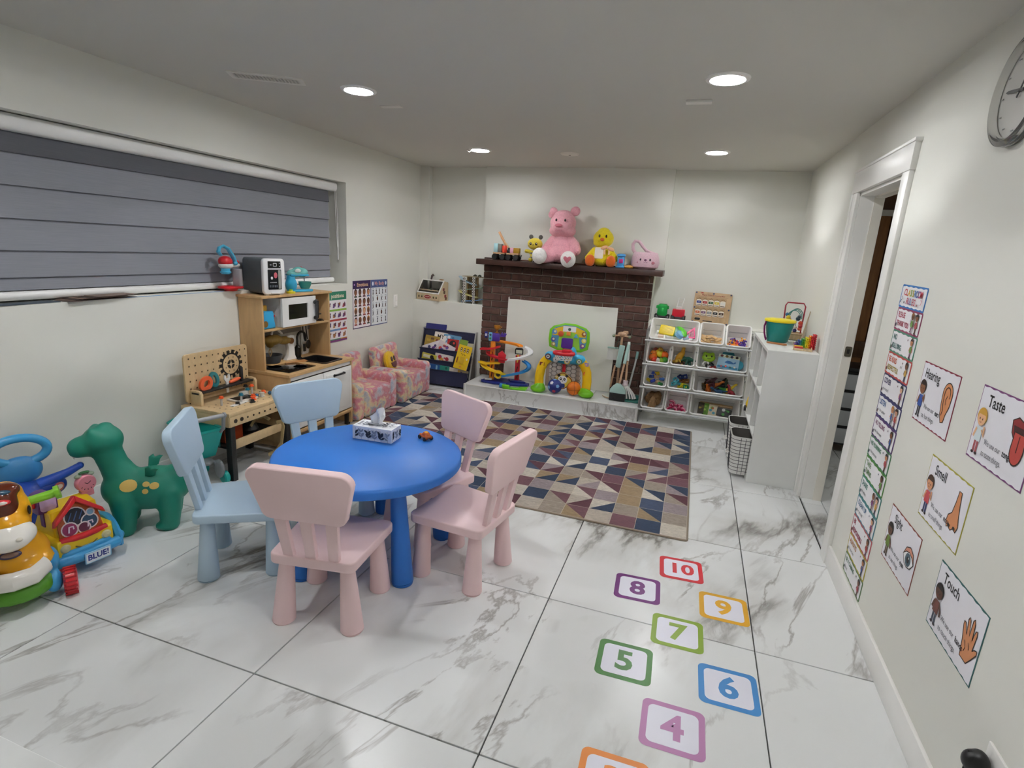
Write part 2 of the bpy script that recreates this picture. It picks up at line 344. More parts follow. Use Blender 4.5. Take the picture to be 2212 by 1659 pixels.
# door casing to the next room
b = B(); b.box((RW - .010, DY0 - .045, DZ/2), (.020, .09, DZ), TRIM, .002); struct(b.obj('trim_1'))
b = B(); b.box((RW - .009, DY1 + .045, DZ/2), (.018, .09, DZ), TRIM, .002); b.box((RW - .02, DY1 + .082, DZ/2), (.012, .014, DZ), TRIM, .003); struct(b.obj('trim_2'))
b = B(); b.box((RW - .012, (DY0+DY1)/2, DZ + .056), (.024, DY1 - DY0 + .2, .112), TRIM, .002); b.box((RW - .014, (DY0+DY1)/2, DZ + .118), (.03, DY1 - DY0 + .22, .014), TRIM, .002); struct(b.obj('trim_3'))
b = B(); JX = RW + .08
for y, s in ((DY0 - .008, 1), (DY1 + .008, -1)):
    b.box((RW + .06, y + s*.008, DZ/2), (.12, .018, DZ), TRIM, .001)
    b.box((RW + .093, y + s*.020, DZ/2), (.046, .010, DZ), mat('#ece8dd', .4))
b.box((RW + .06, (DY0+DY1)/2, DZ - .008), (.12, DY1-DY0, .018), TRIM); b.box((RW + .093, (DY0+DY1)/2, DZ - .022), (.046, DY1-DY0, .012), mat('#ece8dd', .4))
dj = struct(b.obj('door_1'))
q = B(frame((RW + .094, DY1 - .0175, .955), (1, 0, 0), (0, 0, 1))); q.slab(rrect(.034, .06, .008), 0, .003, mat('#8c8579', .35, 'metal')); q.box((0, 0, .003), (.014, .026, .003), mat('#1c1a18', .6)); q.obj('strike_plate', dj)
# neighbouring room seen through the opening
f2 = struct(B().box((4.45, 4.0, -.06), (1.38, 4.2, .09), GROUT).obj('floor_next_room'))
for x0, x1 in ((RW + .003, 3.75), (3.75, 4.05), (4.05, 4.86), (4.86, 5.13)):
    for j in range(5, 10):
        if GY + j*TB > 1.9: tile(x0, x1, GY + j*TB, min(GY + (j+1)*TB, 5.56), f2)
struct(B().box((4.45, 4.0, 2.16), (1.38, 4.2, .08), CEIL).obj('ceiling_next_room'))
struct(B().box((5.19, 4.0, 1.08), (.1, 4.2, 2.2), WALL).obj('wall_next_room'))
struct(B().box((4.45, 1.95, 1.08), (1.38, .1, 2.2), WALL).obj('wall_next_room_front'))
WD2 = wd('#8a5a2e'); b = B(); b.box((4.45, 5.62, 1.0), (1.38, .08, 2.2), wd('#6b4220')); wp = struct(b.obj('wall_next_room_back'))
for k in range(7):
    B().box((3.86 + k*.18, 5.565, .98), (.172, .03, 1.8), wd(('#8f5c2f', '#7a4b24', '#9a6636')[k % 3], sv=(9, 9, .9)), .004).obj('plank', wp)
B().box((4.45, 5.54, .74), (1.38, .03, .14), wd('#5d3a1c'), .006).obj('rail', wp)
B().box((4.45, 5.54, 1.9), (1.38, .03, .05), mat('#d8d5cd', .5), .004).obj('rail', wp)
c = thing('drawer_cart', 'tall black frame drawer cart on casters seen through the doorway', 'cart', (4.09, 4.90, 0))
for x in (-.14, .14):
    for y in (-.14, .14): B().box((x, y, .36), (.03, .03, .62), mat('#17181a', .4), .004).obj('corner_post', c)
B().box((0, 0, .36), (.3, .3, .6), mat('#17181a', .4), .01).obj('body', c); B().box((0, 0, .675), (.34, .34, .03), mat('#1d1e20', .4), .01).obj('top', c)
for k in range(4):
    B().box((-.01, -.155, .14 + k*.145), (.25, .02, .12), mat('#b9bcc0', .35), .006).obj('drawer', c)
for x in (-.12, .12):
    for y in (-.12, .12):
        q = B(); q.cone((x-.01, y, .025), (x+.01, y, .025), .025, .025, mat('#111111', .5)); q.box((x, y, .05), (.03, .03, .03), mat('#111111', .5)); q.obj('caster', c)
# ---------------------------------------------------------------- ceiling fittings
def downlight(x, y, label):
    t = thing('downlight', label, 'ceiling light', (x, y, RH), group='round recessed downlights')
    B().lathe([(.068, -.002), (.074, -.009), (.083, -.010), (.092, -.006), (.094, 0)], mat('#f4f3ef', .4), 40).obj('trim_ring', t)
    q = B(); q.lathe([(0, -.0045), (.069, -.0045)], mat('#ffffff', .4, 'emit', e=LAMP), 40); q.obj('diffuser', t); return t
for x, y, l in ((1.0, 2.74, 'round lit downlight beside the ceiling vent'), (2.845, 2.76, 'round lit downlight by the small ceiling plate, nearest the door'),
                (1.01, 4.44, 'round lit downlight beside a tiny ceiling hook'), (2.845, 4.50, 'round lit downlight above the white toy bins'),
                (1.0, 1.02, 'round downlight over the round blue table side, above the frame'), (2.845, 1.02, 'round downlight over the hopscotch, above the frame')):
    downlight(x, y, l)
t = thing('next_room_light', 'flat square lamp on the ceiling of the neighbouring room', 'ceiling light', (4.5, 3.6, 2.12))
B().box((0, 0, -.01), (.2, .2, .02), mat('#f4f3ef', .4), .004).obj('housing', t); B().box((0, 0, -.021), (.16, .16, .004), mat('#ffffff', .4, 'emit', e=45.0)).obj('diffuser', t)
t = thing('ceiling_vent', 'white perforated metal air vent in the ceiling', 'vent', (.632, 2.485, RH), rz=28.5)
gr = B(); gr.ring(rrect(.36, .125, .004, 1), rrect(.315, .075, .002, 1), -.006, 0, mat('#e2e0d8', .5)); gr.obj('frame', t)
B().box((0, 0, -.001), (.33, .09, .002), mat('#4d493f', .9)).obj('backing', t)
for k in range(19): B().box((-.153 + k*.017, 0, -.004), (.0075, .078, .004), mat('#d8d5cb', .5)).obj('slat', t)
for y in (-.022, 0, .022): B().box((0, y, -.0045), (.315, .006, .003), mat('#d8d5cb', .5)).obj('cross_bar', t)
tag(B().box((2.725, 3.11, RH - .006), (.125, .05, .012), mat('#e9e6df', .6), .003).obj('ceiling_plate'), 'small white blank cover plate on the ceiling', 'cover plate')
tag(B().box((.995, 3.08, RH - .002), (.13, .05, .004), mat('#e4e1d9', .7), .001).obj('ceiling_patch'), 'faint pale rectangular cover flush with the ceiling past the vent', 'cover plate')
t = thing('smoke_detector', 'flat round white disc detector on the ceiling above the bear', 'detector', (1.726, 4.6, RH))
B().lathe([(0, -.012), (.03, -.012), (.07, -.008), (.078, 0)], mat('#e7e4dc', .5), 36).obj('cover', t); B().lathe([(0, -.014), (.008, -.014), (.01, -.011)], mat('#55524b', .5), 16).obj('sensor', t)
q = B(); q.tube([(.90, 4.41, RH), (.90, 4.41, RH - .01), (.925, 4.415, RH - .022), (.94, 4.42, RH - .012)], .003, mat('#c9c6be', .4), 6); tag(q.obj('ceiling_hook'), 'tiny metal hook in the ceiling beside a downlight', 'hook')

# ---------------------------------------------------------------- fireplace, hearth, rug
fp = thing('fireplace', 'dark brown brick fireplace with a stained wooden mantel shelf', 'fireplace', (1.62, 5.2, .135))
XL, XR = .795 - 1.62, 2.452 - 1.62
q = B(); q.box(((XL+XR)/2, .012, .59), (XR-XL-.004, .012, 1.18), mat('#a2968b', .95, 'wall')); q.obj('mortar', fp)
BRK = mat('#57392f', .85, 'brick'); pitch, bh, bw = .0705, .0605, .2035
shared = {}
for r_ in range(17):
    z = .004 + r_*pitch + bh/2; x = XL - (.0 if r_ % 2 else bw*.52)
    if z > 1.165: break
    while x < XR:
        a, e = max(x, XL), min(x + bw - .0095, XR); x += bw
        if e - a < .02: continue
        if z < .76 and a > -.47 and e < .49: continue
        key = round(e - a, 3)
        if key not in shared: shared[key] = B().box((0, 0, 0), (e-a, .02, bh), BRK, .004, 1).mesh('brick')
        o = bpy.data.objects.new('brick', shared[key]); COL.objects.link(o); o.parent = fp
        o.location = ((a+e)/2, rnd.uniform(-.002, .004), z + rnd.uniform(-.001, .001)); o.rotation_euler = (0, rnd.uniform(-.006, .006), rnd.uniform(-.006, .006))
q = B(); q.box((.028, -.01, 1.153), (1.775, .27, .052), wd('#3a2018', r=.35, sv=(1.2, 12, 12), dk=.55), .004); q.obj('mantel_shelf', fp, label='dark stained mantel shelf')
fc = thing('firebox_cover', 'large plain white board covering the fireplace opening', 'board', (1.622, 5.165, .137), rx=-2.5)
q = B(); out = [(-.548, 0), (.542, 0), (.545, .3), (.541, .808), (.3, .803), (0, .807), (-.3, .801), (-.45, .806), (-.535, .802), (-.54, .826), (-.549, .82)]
q.slab(out, 0, .014, WALL, X=frame((0, .0, 0), (1, 0, 0), (0, 0, 1))); q.obj('panel', fc)
he = thing('hearth', 'raised marble-tiled hearth step with white metal edge trim', 'hearth', (1.655, 4.96, 0))
HX0, HX1, HY0, HZ = .83 - 1.655, 2.475 - 1.655, -.228, .135
B().box((0, .005, .06), (HX1-HX0-.02, .44, .12), GROUT).obj('core', he)
for x0, x1 in ((HX0, 1.236-1.655), (1.236-1.655, 2.04-1.655), (2.04-1.655, HX1)):
    B().box((0, 0, 0), (x1-x0-.003, .468, .012), MARBLE, .001, 1).obj('tile', he, ((x0+x1)/2, .005, HZ - .007))
    B().box((0, 0, 0), (x1-x0-.003, .012, HZ-.012), MARBLE, .001, 1).obj('tile', he, ((x0+x1)/2, HY0 + .004, (HZ-.012)/2))
for x in (HX0, HX1): B().box((0, 0, 0), (.012, .44, HZ-.012), MARBLE, .001, 1).obj('tile', he, (x, .005, (HZ-.012)/2))
q = B(); q.box((0, HY0, HZ - .006), (HX1-HX0-.03, .013, .013), mat('#f3f3ef', .25, 'plastic'), .005); q.box((HX0, .0, HZ - .006), (.013, .46, .013), mat('#c9c9c6', .3, 'plastic'), .005); q.box((HX1, .0, HZ - .006), (.013, .46, .013), mat('#c9c9c6', .3, 'plastic'), .005)
q.obj('edge_trim', he)
for x in (HX0, HX1): B().box((x, HY0 + .003, HZ/2), (.022, .022, HZ), mat('#d7d7d4', .35, 'plastic'), .004).obj('corner_trim', he)

rg = thing('area_rug', 'low pile rug patterned with beige, navy and plum triangles', 'rug', (2.965, 2.735, 0), rz=.3)
RWD, RLN = 2.58, 1.96
q = B(); q.slab(rrect(RWD, RLN, .02, 3, (-RWD/2, RLN/2)), 0, .008, mat('#8c7d6b', .95, 'cloth'), .002, 1); q.obj('border', rg, label='brown bound edge of the rug')
pal = [(26, '#d2cabd'), (20, '#bdb3a6'), (12, '#a29689'), (16, '#2f3d55'), (10, '#44506a'), (12, '#5b3540'), (8, '#745058'), (7, '#a08a6c'), (6, '#9c8f92')]
pm = [mat(c, .97, 'rug', a=(5, -12, 20, 0, 9, -6, 14, 3, -9)[i]) for i, (k, c) in enumerate(pal)]
light = [0, 1, 2, 7, 8]; dark = [3, 3, 4, 5, 5, 6]
q = B(); cw, ch = .131, .130; rr = random.Random(21)
nx, ny = int((RWD-.02)/cw), int((RLN-.02)/ch)
cw, ch = (RWD - .02)/nx, (RLN - .02)/ny
for i in range(nx):
    y = 0; off = 0
    for j in range(ny):
        x0, x1, y0, y1 = -RWD + .01 + i*cw, -RWD + .01 + (i+1)*cw, .01 + j*ch, .01 + (j+1)*ch
        g = .0012; x0 += g; x1 -= g; y0 += g; y1 -= g; t = rr.random(); z = .0085
        L1, D1 = pm[rr.choice(light)], pm[rr.choice(dark)]
        A, Bq, C, D_ = (x0, y0, z), (x1, y0, z), (x1, y1, z), (x0, y1, z); M_ = ((x0+x1)/2, y1, z)
        if t < .26: q.add([A, Bq, C, D_], [(0, 1, 2, 3)], L1)
        elif t < .38: q.add([A, Bq, C, D_], [(0, 1, 2, 3)], D1)
        elif t < .60: q.add([A, Bq, C, D_], [(0, 1, 2)], D1); q.add([A, C, D_], [(0, 1, 2)], L1)
        elif t < .80: q.add([A, Bq, D_], [(0, 1, 2)], L1); q.add([Bq, C, D_], [(0, 1, 2)], D1)
        elif t < .9: q.add([A, Bq, C, D_], [(0, 1, 2)], pm[rr.choice(light)]); q.add([A, C, D_], [(0, 1, 2)], L1)
        else: q.add([A, Bq, D_], [(0, 1, 2)], D1); q.add([Bq, C, D_], [(0, 1, 2)], pm[rr.choice(dark)])
pz = q; pz.add([(-RWD+.01, .01, .0081), (-.01, .01, .0081), (-.01, RLN-.01, .0081), (-RWD+.01, RLN-.01, .0081)], [(0, 1, 2, 3)], mat('#c9bdaa', .95, 'cloth'))
o = pz.obj('pile', rg)

# ---------------------------------------------------------------- round table and chairs
TBL = (1.508, 2.044)
def make_table():
    t = thing('round_table', 'round blue plastic children\'s table with four cone legs', 'table', TBL + (0,))
    m = mat('#2470c8', .42, 'plastic'); R_ = .425
    B().lathe([(0, .432), (R_-.03, .432), (R_-.012, .434), (R_-.002, .44), (R_-.001, .465), (R_-.004, .474), (R_-.013, .48), (0, .48)], m, 72).obj('tabletop', t)
    for a in (-34.6, 38.3, 110.7, -110):
        c_, s_ = cos(R(a)), sin(R(a)); q = B(); q.cone((c_*.30, s_*.30, .435), (c_*.355, s_*.355, .012), .031, .047, m, 28); q.cone((c_*.355, s_*.355, .012), (c_*.356, s_*.356, 0), .047, .044, m, 28); q.obj('leg', t)
make_table()
def make_chair(name, col, label, group):
    t = thing(name, label, 'chair', group=group); m = mat(col, .45, 'plastic')
    def trap(fw, bw_, y0, y1, r_=.03):
        o = []
        for (x, y), a in (((fw, y1), 0), ((-fw, y1), 90), ((-bw_, y0), 180), ((bw_, y0), 270)):
            sx, sy = (1 if x > 0 else -1), (1 if y > 0 else -1); cx, cy = x - sx*r_, y - sy*r_
            for i in range(6): g = R(a + 18*i); o.append((cx + r_*cos(g), cy + r_*sin(g)))
        return o
    q = B(); q.slab(trap(.188, .165, -.175, .172), .262, .302, m, .007, 3); q.obj('seat', t)
    for x in (-1, 1):
        for y in (-1, 1):
            q = B(); tx, ty, bx, by = x*(.118 if y < 0 else .13), y*.125, x*(.137 if y < 0 else .142), y*.132
            q.cone((tx, ty, .264), (bx, by, .006), .026, .043, m, 26); q.cone((bx, by, .006), (bx, by, 0), .043, .040, m, 26); q.obj('leg', t)
    T = frame((0, -.158, .296), (1, 0, 0), (0, -.19, 1))
    for x in (-.085, 0, .085):
        q = B(T); q.slab([(x*1.0-.02, -.02), (x*1.0+.02, -.02), (x*1.15+.023, .19), (x*1.15-.023, .19)], -.012, .010, m, .004, 2); q.obj('slat', t)
    top = []
    for (x, y), a in (((.192, .382), 0), ((-.192, .382), 90), ((-.158, .172), 180), ((.158, .172), 270)):
        r_ = .045 if y > .2 else .035; sx, sy = (1 if x > 0 else -1), (1 if y > .25 else -1)
        cx, cy = x - sx*r_, y - sy*r_
        for i in range(7): g = R(a + 15*i); top.append((cx + r_*cos(g), cy + r_*sin(g)))
    q = B(T); q.slab(top, -.017, .017, m, .006, 3); q.obj('backrest', t); return t
PK, BU = '#eed0d1', '#b6cddf'
c0 = make_chair('child_chair', PK, 'pink plastic child chair seen from behind, nearest, in front of the blue table', 'children\'s chairs round the blue table')
c0.location = (1.619, 1.615, 0); c0.rotation_euler.z = R(10.1)
clone(c0, (1.99, 2.06, 0), 81, 'pink plastic child chair at the right of the blue table, seat fully showing')
clone(c0, (1.676, 2.323, 0), 152, 'pink plastic child chair at the table\'s far side, nearest the rug')
b0 = make_chair('child_chair', BU, 'pale blue plastic child chair seen edge on at the left of the table', 'children\'s chairs round the blue table')
b0.location = (1.071, 1.737, 0); b0.rotation_euler.z = R(-54.3)
clone(b0, (1.129, 2.252, 0), -116.5, 'pale blue plastic child chair with its back towards the play kitchen')

# tissue box and toy car on the table
tb = thing('tissue_box', 'black and white leaf-patterned tissue box on the blue table', 'tissue box', (1.436, 2.222, .48), rz=4)
W_, D_, H_ = .208, .105, .068
B().box((0, 0, H_/2), (W_, D_, H_), mat('#e9ebf0', .5, 'paper'), .0015, 1).obj('carton', tb)
def leaf(q, x, y, l, a, m, w_=.34):
    pts = []
    for k in range(9):
        t = k/8; pts.append((t*l, sin(pi*t)**.8*l*w_/2))
    for k in range(7, 0, -1):
        t = k/8; pts.append((t*l, -sin(pi*t)**.8*l*w_/2))
    c_, s_ = cos(R(a)), sin(R(a)); q.flat([(x + px*c_ - py*s_, y + px*s_ + py*c_) for px, py in pts], m)
rr = random.Random(5); K, G1 = pp('#20242e'), pp('#8d93a0')
for T, w_, h_ in ((frame((0, -D_/2, H_/2), (1, 0, 0), (0, 0, 1)), W_, H_), (frame((W_/2, 0, H_/2), (0, 1, 0), (0, 0, 1)), D_, H_), (frame((0, 0, H_), (1, 0, 0), (0, 1, 0)), W_, D_), (frame((-W_/2, 0, H_/2), (0, -1, 0), (0, 0, 1)), D_, H_)):
    q = B(T); n = int(w_/.034)
    for i in range(n):
        x = -w_/2 + .014 + i*(w_-.028)/max(1, n-1); bend = rr.uniform(-22, 22); c_ = K if i % 2 == 0 else G1; pts = []
        for k in range(6):
            y = -h_/2 + .004 + k*(h_-.012)/5; xx = x + math.tan(R(bend))*(y + h_/2)*.45; xx = max(-w_/2+.006, min(w_/2-.006, xx)); pts.append((xx, y))
        q.line(pts, .0014, c_)
        for k in (1, 3, 5, 2):
            for sgn in (-1, 1):
                l = rr.uniform(.017, .026); px, py = pts[k]; a = 90 - sgn*rr.uniform(32, 60)
                ex, ey = px + l*cos(R(a)), py + l*sin(R(a))
                if abs(ex) < w_/2 - .002 and abs(ey) < h_/2 - .001: leaf(q, px, py, l, a, c_, .42)
    q.obj('leaf_print', tb)
q = B(frame((0, 0, H_), (1, 0, 0), (0, 1, 0))); q.L = .006; q.flat(circ(.05, 24, ry=.018), pp('#b9bcc4')); q.obj('opening_slot', tb)
vs, fs, n = [], [], 22
for k in range(7):
    z = H_ + .002 + k*.0125
    for i in range(n):
        t = i/(n-1)*2-1; wv = .036 - .003*abs(k-3) if k < 6 else .022
        vs.append((t*wv + .004*k*.5 - .006, .006*sin(t*6 + k*.7)*(1+k*.25) + .004*k*sin(t*2.2), z + (.010*sin(t*3.1 + .5)*k/6 if k > 3 else 0) - (.018*t*t if k > 4 else 0)))
for k in range(6):
    for i in range(n-1): fs.append((k*n+i, k*n+i+1, (k+1)*n+i+1, (k+1)*n+i))
B().add(vs, fs, mat('#f4f6fa', .9, 'cloth')).obj('tissue', tb)
tc_ = thing('toy_car', 'tiny orange-brown toy car parked on the blue table', 'toy car', (1.655, 2.315, .48), rz=148)
v_, f_ = blob([((0, 0, .017), (.036, .021, .011)), ((-.004, 0, .028), (.021, .018, .013)), ((.025, .012, .016), (.011, .009, .011)), ((.025, -.012, .016), (.011, .009, .011)), ((-.024, .012, .016), (.012, .009, .012)), ((-.024, -.012, .016), (.012, .009, .012))], .0022, 2)
B().add(v_, f_, mat('#b5561a', .25, 'plastic')).obj('body', tc_); q = B(); q.ell((-.004, 0, .033), (.015, .013, .0095), mat('#d99a2a', .2, 'plastic')); q.obj('cabin', tc_)
for x in (-.023, .024):
    for y in (-.02, .02):
        q = B(); q.cone((x, y-.004, .01), (x, y+.004, .01), .01, .01, mat('#15110f', .5)); q.obj('wheel', tc_)

# ---------------------------------------------------------------- hopscotch floor decals
def decal(num, x, y, col, rz, label, d2=None):
    t = thing('floor_decal', label, 'floor decal', (x, y, .0003), rz=rz, group='hopscotch number decals'); s = .196
    m = mat(col, .38, 'paper'); q = B(); q.L = 0; q.flat(rrect(s, s*.965, .022, 6), m); q.obj('coloured_border', t)
    q = B(); q.L = .0003; q.flat(rrect(s*.80, s*.765, .02, 6), mat('#e6e6f2', .38, 'paper')); q.obj('white_panel', t)
    q = B(); q.L = .0006; q.text(str(num), .135 if num < 10 else .118, m, (0, -.002), .032, sx=1.0); 
    q.obj('numeral', t)
decal(10, 2.939, 2.456, '#c81e2d', 3.6, 'red bordered floor decal reading 10, at the far end of the hopscotch')
decal(8, 2.761, 2.217, '#6a1b72', 3.2, 'purple bordered floor decal reading 8')
decal(9, 3.12, 2.221, '#dca51e', 1.2, 'yellow bordered floor decal reading 9')
decal(7, 2.94, 1.982, '#86a52c', 1, 'lime green bordered floor decal reading 7')
decal(5, 2.764, 1.744, '#3f7a34', 1.6, 'dark green bordered floor decal reading 5')
decal(6, 3.118, 1.753, '#3f88c9', 1.1, 'sky blue bordered floor decal reading 6')
decal(4, 2.944, 1.51, '#bd84b4', .5, 'lilac bordered floor decal reading 4')
decal(3, 2.793, 1.254, '#d97f28', 1.4, 'orange bordered floor decal cut by the frame, reading 3')

# ---------------------------------------------------------------- posters and switch on the left wall
def kid(q, x, y, h, skin, hair, top, leg, armup=False):
    """flat printed child figure, feet at (x, y)"""
    k = h; S, Hh, T_, Lg, BK = pp(skin), pp(hair), pp(top), pp(leg), pp('#2a2024')
    for s in (-1, 1): q.flat(rrect(.075*k, .30*k, .02*k, 2, (x + s*.055*k, y + .17*k)), Lg); q.flat(circ(.055*k, 10, (x + s*.075*k, y + .03*k), .03*k), BK)
    q.flat([(x-.13*k, y+.28*k), (x+.13*k, y+.28*k), (x+.11*k, y+.58*k), (x-.11*k, y+.58*k)], T_)
    q.line([(x+.10*k, y+.54*k), (x+.20*k, y+.42*k), (x+(.17 if armup else .22)*k, y+(.62 if armup else .3)*k)], .065*k, S); q.line([(x-.10*k, y+.54*k), (x-.17*k, y+.34*k)], .065*k, S)
    q.flat(circ(.19*k, 18, (x, y + .80*k), .185*k), Hh); q.flat(circ(.155*k, 18, (x, y + .755*k), .15*k), S)
    q.flat(circ(.165*k, 12, (x, y + .84*k), .11*k, 0, 180), Hh)
    for s in (-1, 1): q.flat(circ(.016*k, 8, (x + s*.055*k, y + .75*k), .024*k), BK)
    q.line([(x-.04*k, y+.69*k), (x, y+.675*k), (x+.04*k, y+.69*k)], .012*k, pp('#8a3a36'))
def card(name, label, cat, T, w_, h_, col='#eeeef2', th=.0008, group=None):
    t = thing(name, label, cat, group=group); t.matrix_world = T
    B().box((0, 0, 0), (w_, h_, th), pp(col)).obj('sheet', t); return t
LW = lambda y, z: frame((.0012, y, z), (0, 1, 0), (0, 0, 1))
sk = ['#e2ac8c', '#8a5638', '#c98a62', '#6e4630', '#efc3a4']; hrc = ['#2a1a14', '#4a2c1c', '#1e1a1c', '#8a5a2a', '#3a2018', '#b57a3a']; sh = ['#8f3b3b', '#4a3a6a', '#3f6aa0', '#a04a3a', '#3a4a44', '#5a2a4a']
rr = random.Random(3)
t = card('emotions_poster', 'wall poster headed Emotions with sixteen cartoon faces under a dark purple banner', 'poster', LW(4.255, .861), .28, .424, '#31184f')
q = B(); q.flat(rrect(.268, .345, .001, 1, (0, -.032)), pp('#f0eaee')); q.text('Emotions', .046, pp('#e0b48a'), (.01, .175), .02); q.flat(circ(.008, 10, (-.115, .178)), pp('#c79ad0')); q.obj('print', t)
for i in range(4):
    for j in range(4):
        x, y = -.099 + i*.066, .108 - j*.083; q = B(); q.L = .0012; a = rr.randrange(5); hc = hrc[rr.randrange(6)]
        q.flat([(x-.024, y-.042), (x+.024, y-.042), (x+.016, y-.026), (x-.016, y-.026)], pp(sh[rr.randrange(6)])); q.flat(rrect(.011, .02, .002, 1, (x, y-.024)), pp(sk[a]))
        q.flat(circ(.0225, 16, (x, y+.004), .029), pp(hc)); q.flat(circ(.018, 16, (x, y-.002), .022), pp(sk[a]))
        for s in (-1, 1): q.flat(circ(.0022, 6, (x+s*.007, y+.001)), pp('#1b1416'))
        q.line([(x-.007, y-.012), (x, y-.0145), (x+.007, y-.012)], .002, pp('#7a2a2a')); q.obj('face', t)
t = card('body_poster', 'wall poster headed My Body under a slate blue banner, right of the Emotions poster', 'poster', LW(4.541, .861), .283, .424, '#4a5a8e')
q = B(); q.flat(rrect(.272, .345, .001, 1, (0, -.032)), pp('#e8ecef')); q.text('My Body', .046, pp('#d99a90'), (0, .177), .02); q.flat(circ(.013, 12, (-.11, .177), .019), pp('#e8eef8')); q.flat(circ(.014, 12, (.11, .177), .018), pp('#dfe8f4')); q.obj('print', t)
for j in range(5):
    n = 5 if j in (0, 2) else 4
    for i in range(n):
        x, y = -.108 + i*.216/(n-1), .104 - j*.066; q = B(); q.L = .0012; c_ = pp(['#3a3a40', '#46464c', '#5a3a34', '#33363c'][rr.randrange(4)])
        q.flat(rrect(.03, .003, .001, 1, (x, y + .027)), pp('#3b3f66'))
        v = rr.randrange(3)
        if v == 0: q.flat(circ(.008, 10, (x, y+.010)), c_); q.flat([(x-.006, y-.024), (x+.006, y-.024), (x+.004, y+.004), (x-.004, y+.004)], c_); q.flat(rrect(.022, .006, .002, 1, (x, y-.022)), c_)
        elif v == 1: q.flat(circ(.012, 12, (x, y), .02), c_); q.flat(circ(.004, 8, (x, y+.006)), pp('#c88a70'))
        else: q.line([(x-.008, y+.018), (x-.002, y-.006), (x-.010, y-.024)], .006, c_); q.line([(x+.010, y+.018), (x+.002, y-.004), (x+.010, y-.022)], .006, c_)
        q.obj('pictogram', t)
t = card('positions_poster', 'wall poster headed positions under a green banner, partly behind the play kitchen', 'poster', LW(3.885, .783), .27, .424, '#e9e6ea')
q = B(); q.flat(rrect(.27, .07, .001, 1, (0, .177)), pp('#2f8064')); q.text('positions', .048, pp('#e9d8c0'), (.015, .175), .018)
for j in range(4):
    q.flat(rrect(.27, .016, .001, 1, (0, .058 - j*.083)), pp(['#7fae3e', '#b5443c', '#6a8fc0', '#4f8a6a'][j])); q.flat(rrect(.09, .016, .001, 1, (.09, .058 - j*.083)), pp(['#8fb648', '#a03a52', '#c0584a', '#c98a3a'][j]))
q.flat(rrect(.27, .016, .001, 1, (0, -.2)), pp('#7d3a7a')); q.obj('print', t)
for j in range(4):
    for i in range(4):
        x, y = -.1 + i*.066, .1 - j*.083; q = B(); q.L = .0012; c_ = pp(['#5a3550', '#70304a', '#8a5a3a', '#3a3a66'][rr.randrange(4)])
        q.flat(rrect(.034, .026, .004, 2, (x + rr.uniform(-.006, .006), y + rr.uniform(-.008, .004))), c_); q.flat([(x-.022, y-.022), (x+.006, y-.022), (x-.008, y+.016)], pp(['#a8485a', '#5f3f7a', '#b07a4a'][rr.randrange(3)])); q.flat(circ(.008, 10, (x+.012, y+.014)), c_)
        q.obj('pictogram', t)
t = thing('light_switch', 'white double rocker light switch plate right of the posters', 'light switch'); t.matrix_world = frame((0, 4.832, .853), (0, 1, 0), (0, 0, 1))
B().box((0, 0, .003), (.078, .125, .006), mat('#efeee9', .35, 'plastic'), .003).obj('plate', t)
for y in (.026, -.026):
    q = B(TR((.008, y, .008), rx=-6)); q.box((0, 0, 0), (.034, .045, .007), mat('#f6f5f1', .3, 'plastic'), .002); q.obj('rocker', t)

# ---------------------------------------------------------------- play kitchen
BIR = wd('#c6a272', sv=(5, 5, 1.0), dk=.86); WHT = mat('#eeeeec', .4); BLK = mat('#151517', .3)
pk = thing('play_kitchen', 'birch and white toy kitchen with hob, sink and upper microwave shelf', 'toy kitchen', (.2, 3.185, 0))
KY = .35
q = B()
for c_, d_ in (((-.005, -.1525, .53), (.41, .415, .018)), ((-.005, .31, .53), (.41, .10, .018)), ((-.145, .1575, .53), (.13, .205, .018)), ((.1825, .1575, .53), (.035, .205, .018))): q.box(c_, d_, BIR)
q.obj('worktop', pk)
for y in (-KY + .009, KY - .009):
    B().box((0, y, .27), (.375, .018, .50), BIR, .002).obj('side_panel', pk)
    B().box((-.10, y, .785), (.19, .016, .49), BIR, .002).obj('upper_side_panel', pk)
B().box((0, 0, .115), (.37, .68, .016), BIR, .002).obj('bottom_panel', pk)
B().box((.188, 0, .128), (.012, .69, .022), BIR, .002).obj('plinth', pk)
B().box((-.185, 0, .3), (.008, .68, .4), WHT).obj('back_panel', pk)
B().box((-.098, 0, 1.026), (.215, .722, .016), BIR, .003).obj('top_panel', pk)
B().box((-.10, 0, .805), (.19, .68, .014), BIR, .002).obj('shelf', pk)
B().box((-.185, .27, .67), (.008, .07, .27), WHT).obj('back_rail', pk); B().box((-.188, 0, .76), (.01, .68, .07), mat('#8e8a83', .6)).obj('back_rail', pk)
B().box((.176, 0, .505), (.012, .682, .03), WHT).obj('apron', pk)
# oven / cupboard doors
for y in (-.171, .171):
    d = B(); d.box((.184, y, .315), (.014, .334, .335), WHT, .003); d = d.obj('door', pk)
    q = B(); q.box((.193, y, .315), (.005, .19 if y < 0 else .28, .2 if y < 0 else .28), mat('#e4e4e2', .5), .001); q.obj('inset_panel', d)
    q = B(); yy = y; q.tube([(.19, yy-.055, .443), (.212, yy-.05, .447), (.212, yy+.05, .447), (.19, yy+.055, .443)], .0075, BLK, 10); q.cone((.19, yy-.055, .443), (.2, yy-.055, .443), .011, .011, BLK); q.cone((.19, yy+.055, .443), (.2, yy+.055, .443), .011, .011, BLK); q.obj('handle', d, label='black bar handle')
for y in (-.33, .33): B().box((.15, y, .055), (.03, .03, .11), mat('#2a2522', .5)).obj('leg', pk)
q = B(); q.box((.02, -.17, .541), (.27, .27, .006), mat('#0d0e10', .08), .002); q.obj('hob', pk)
q = B()
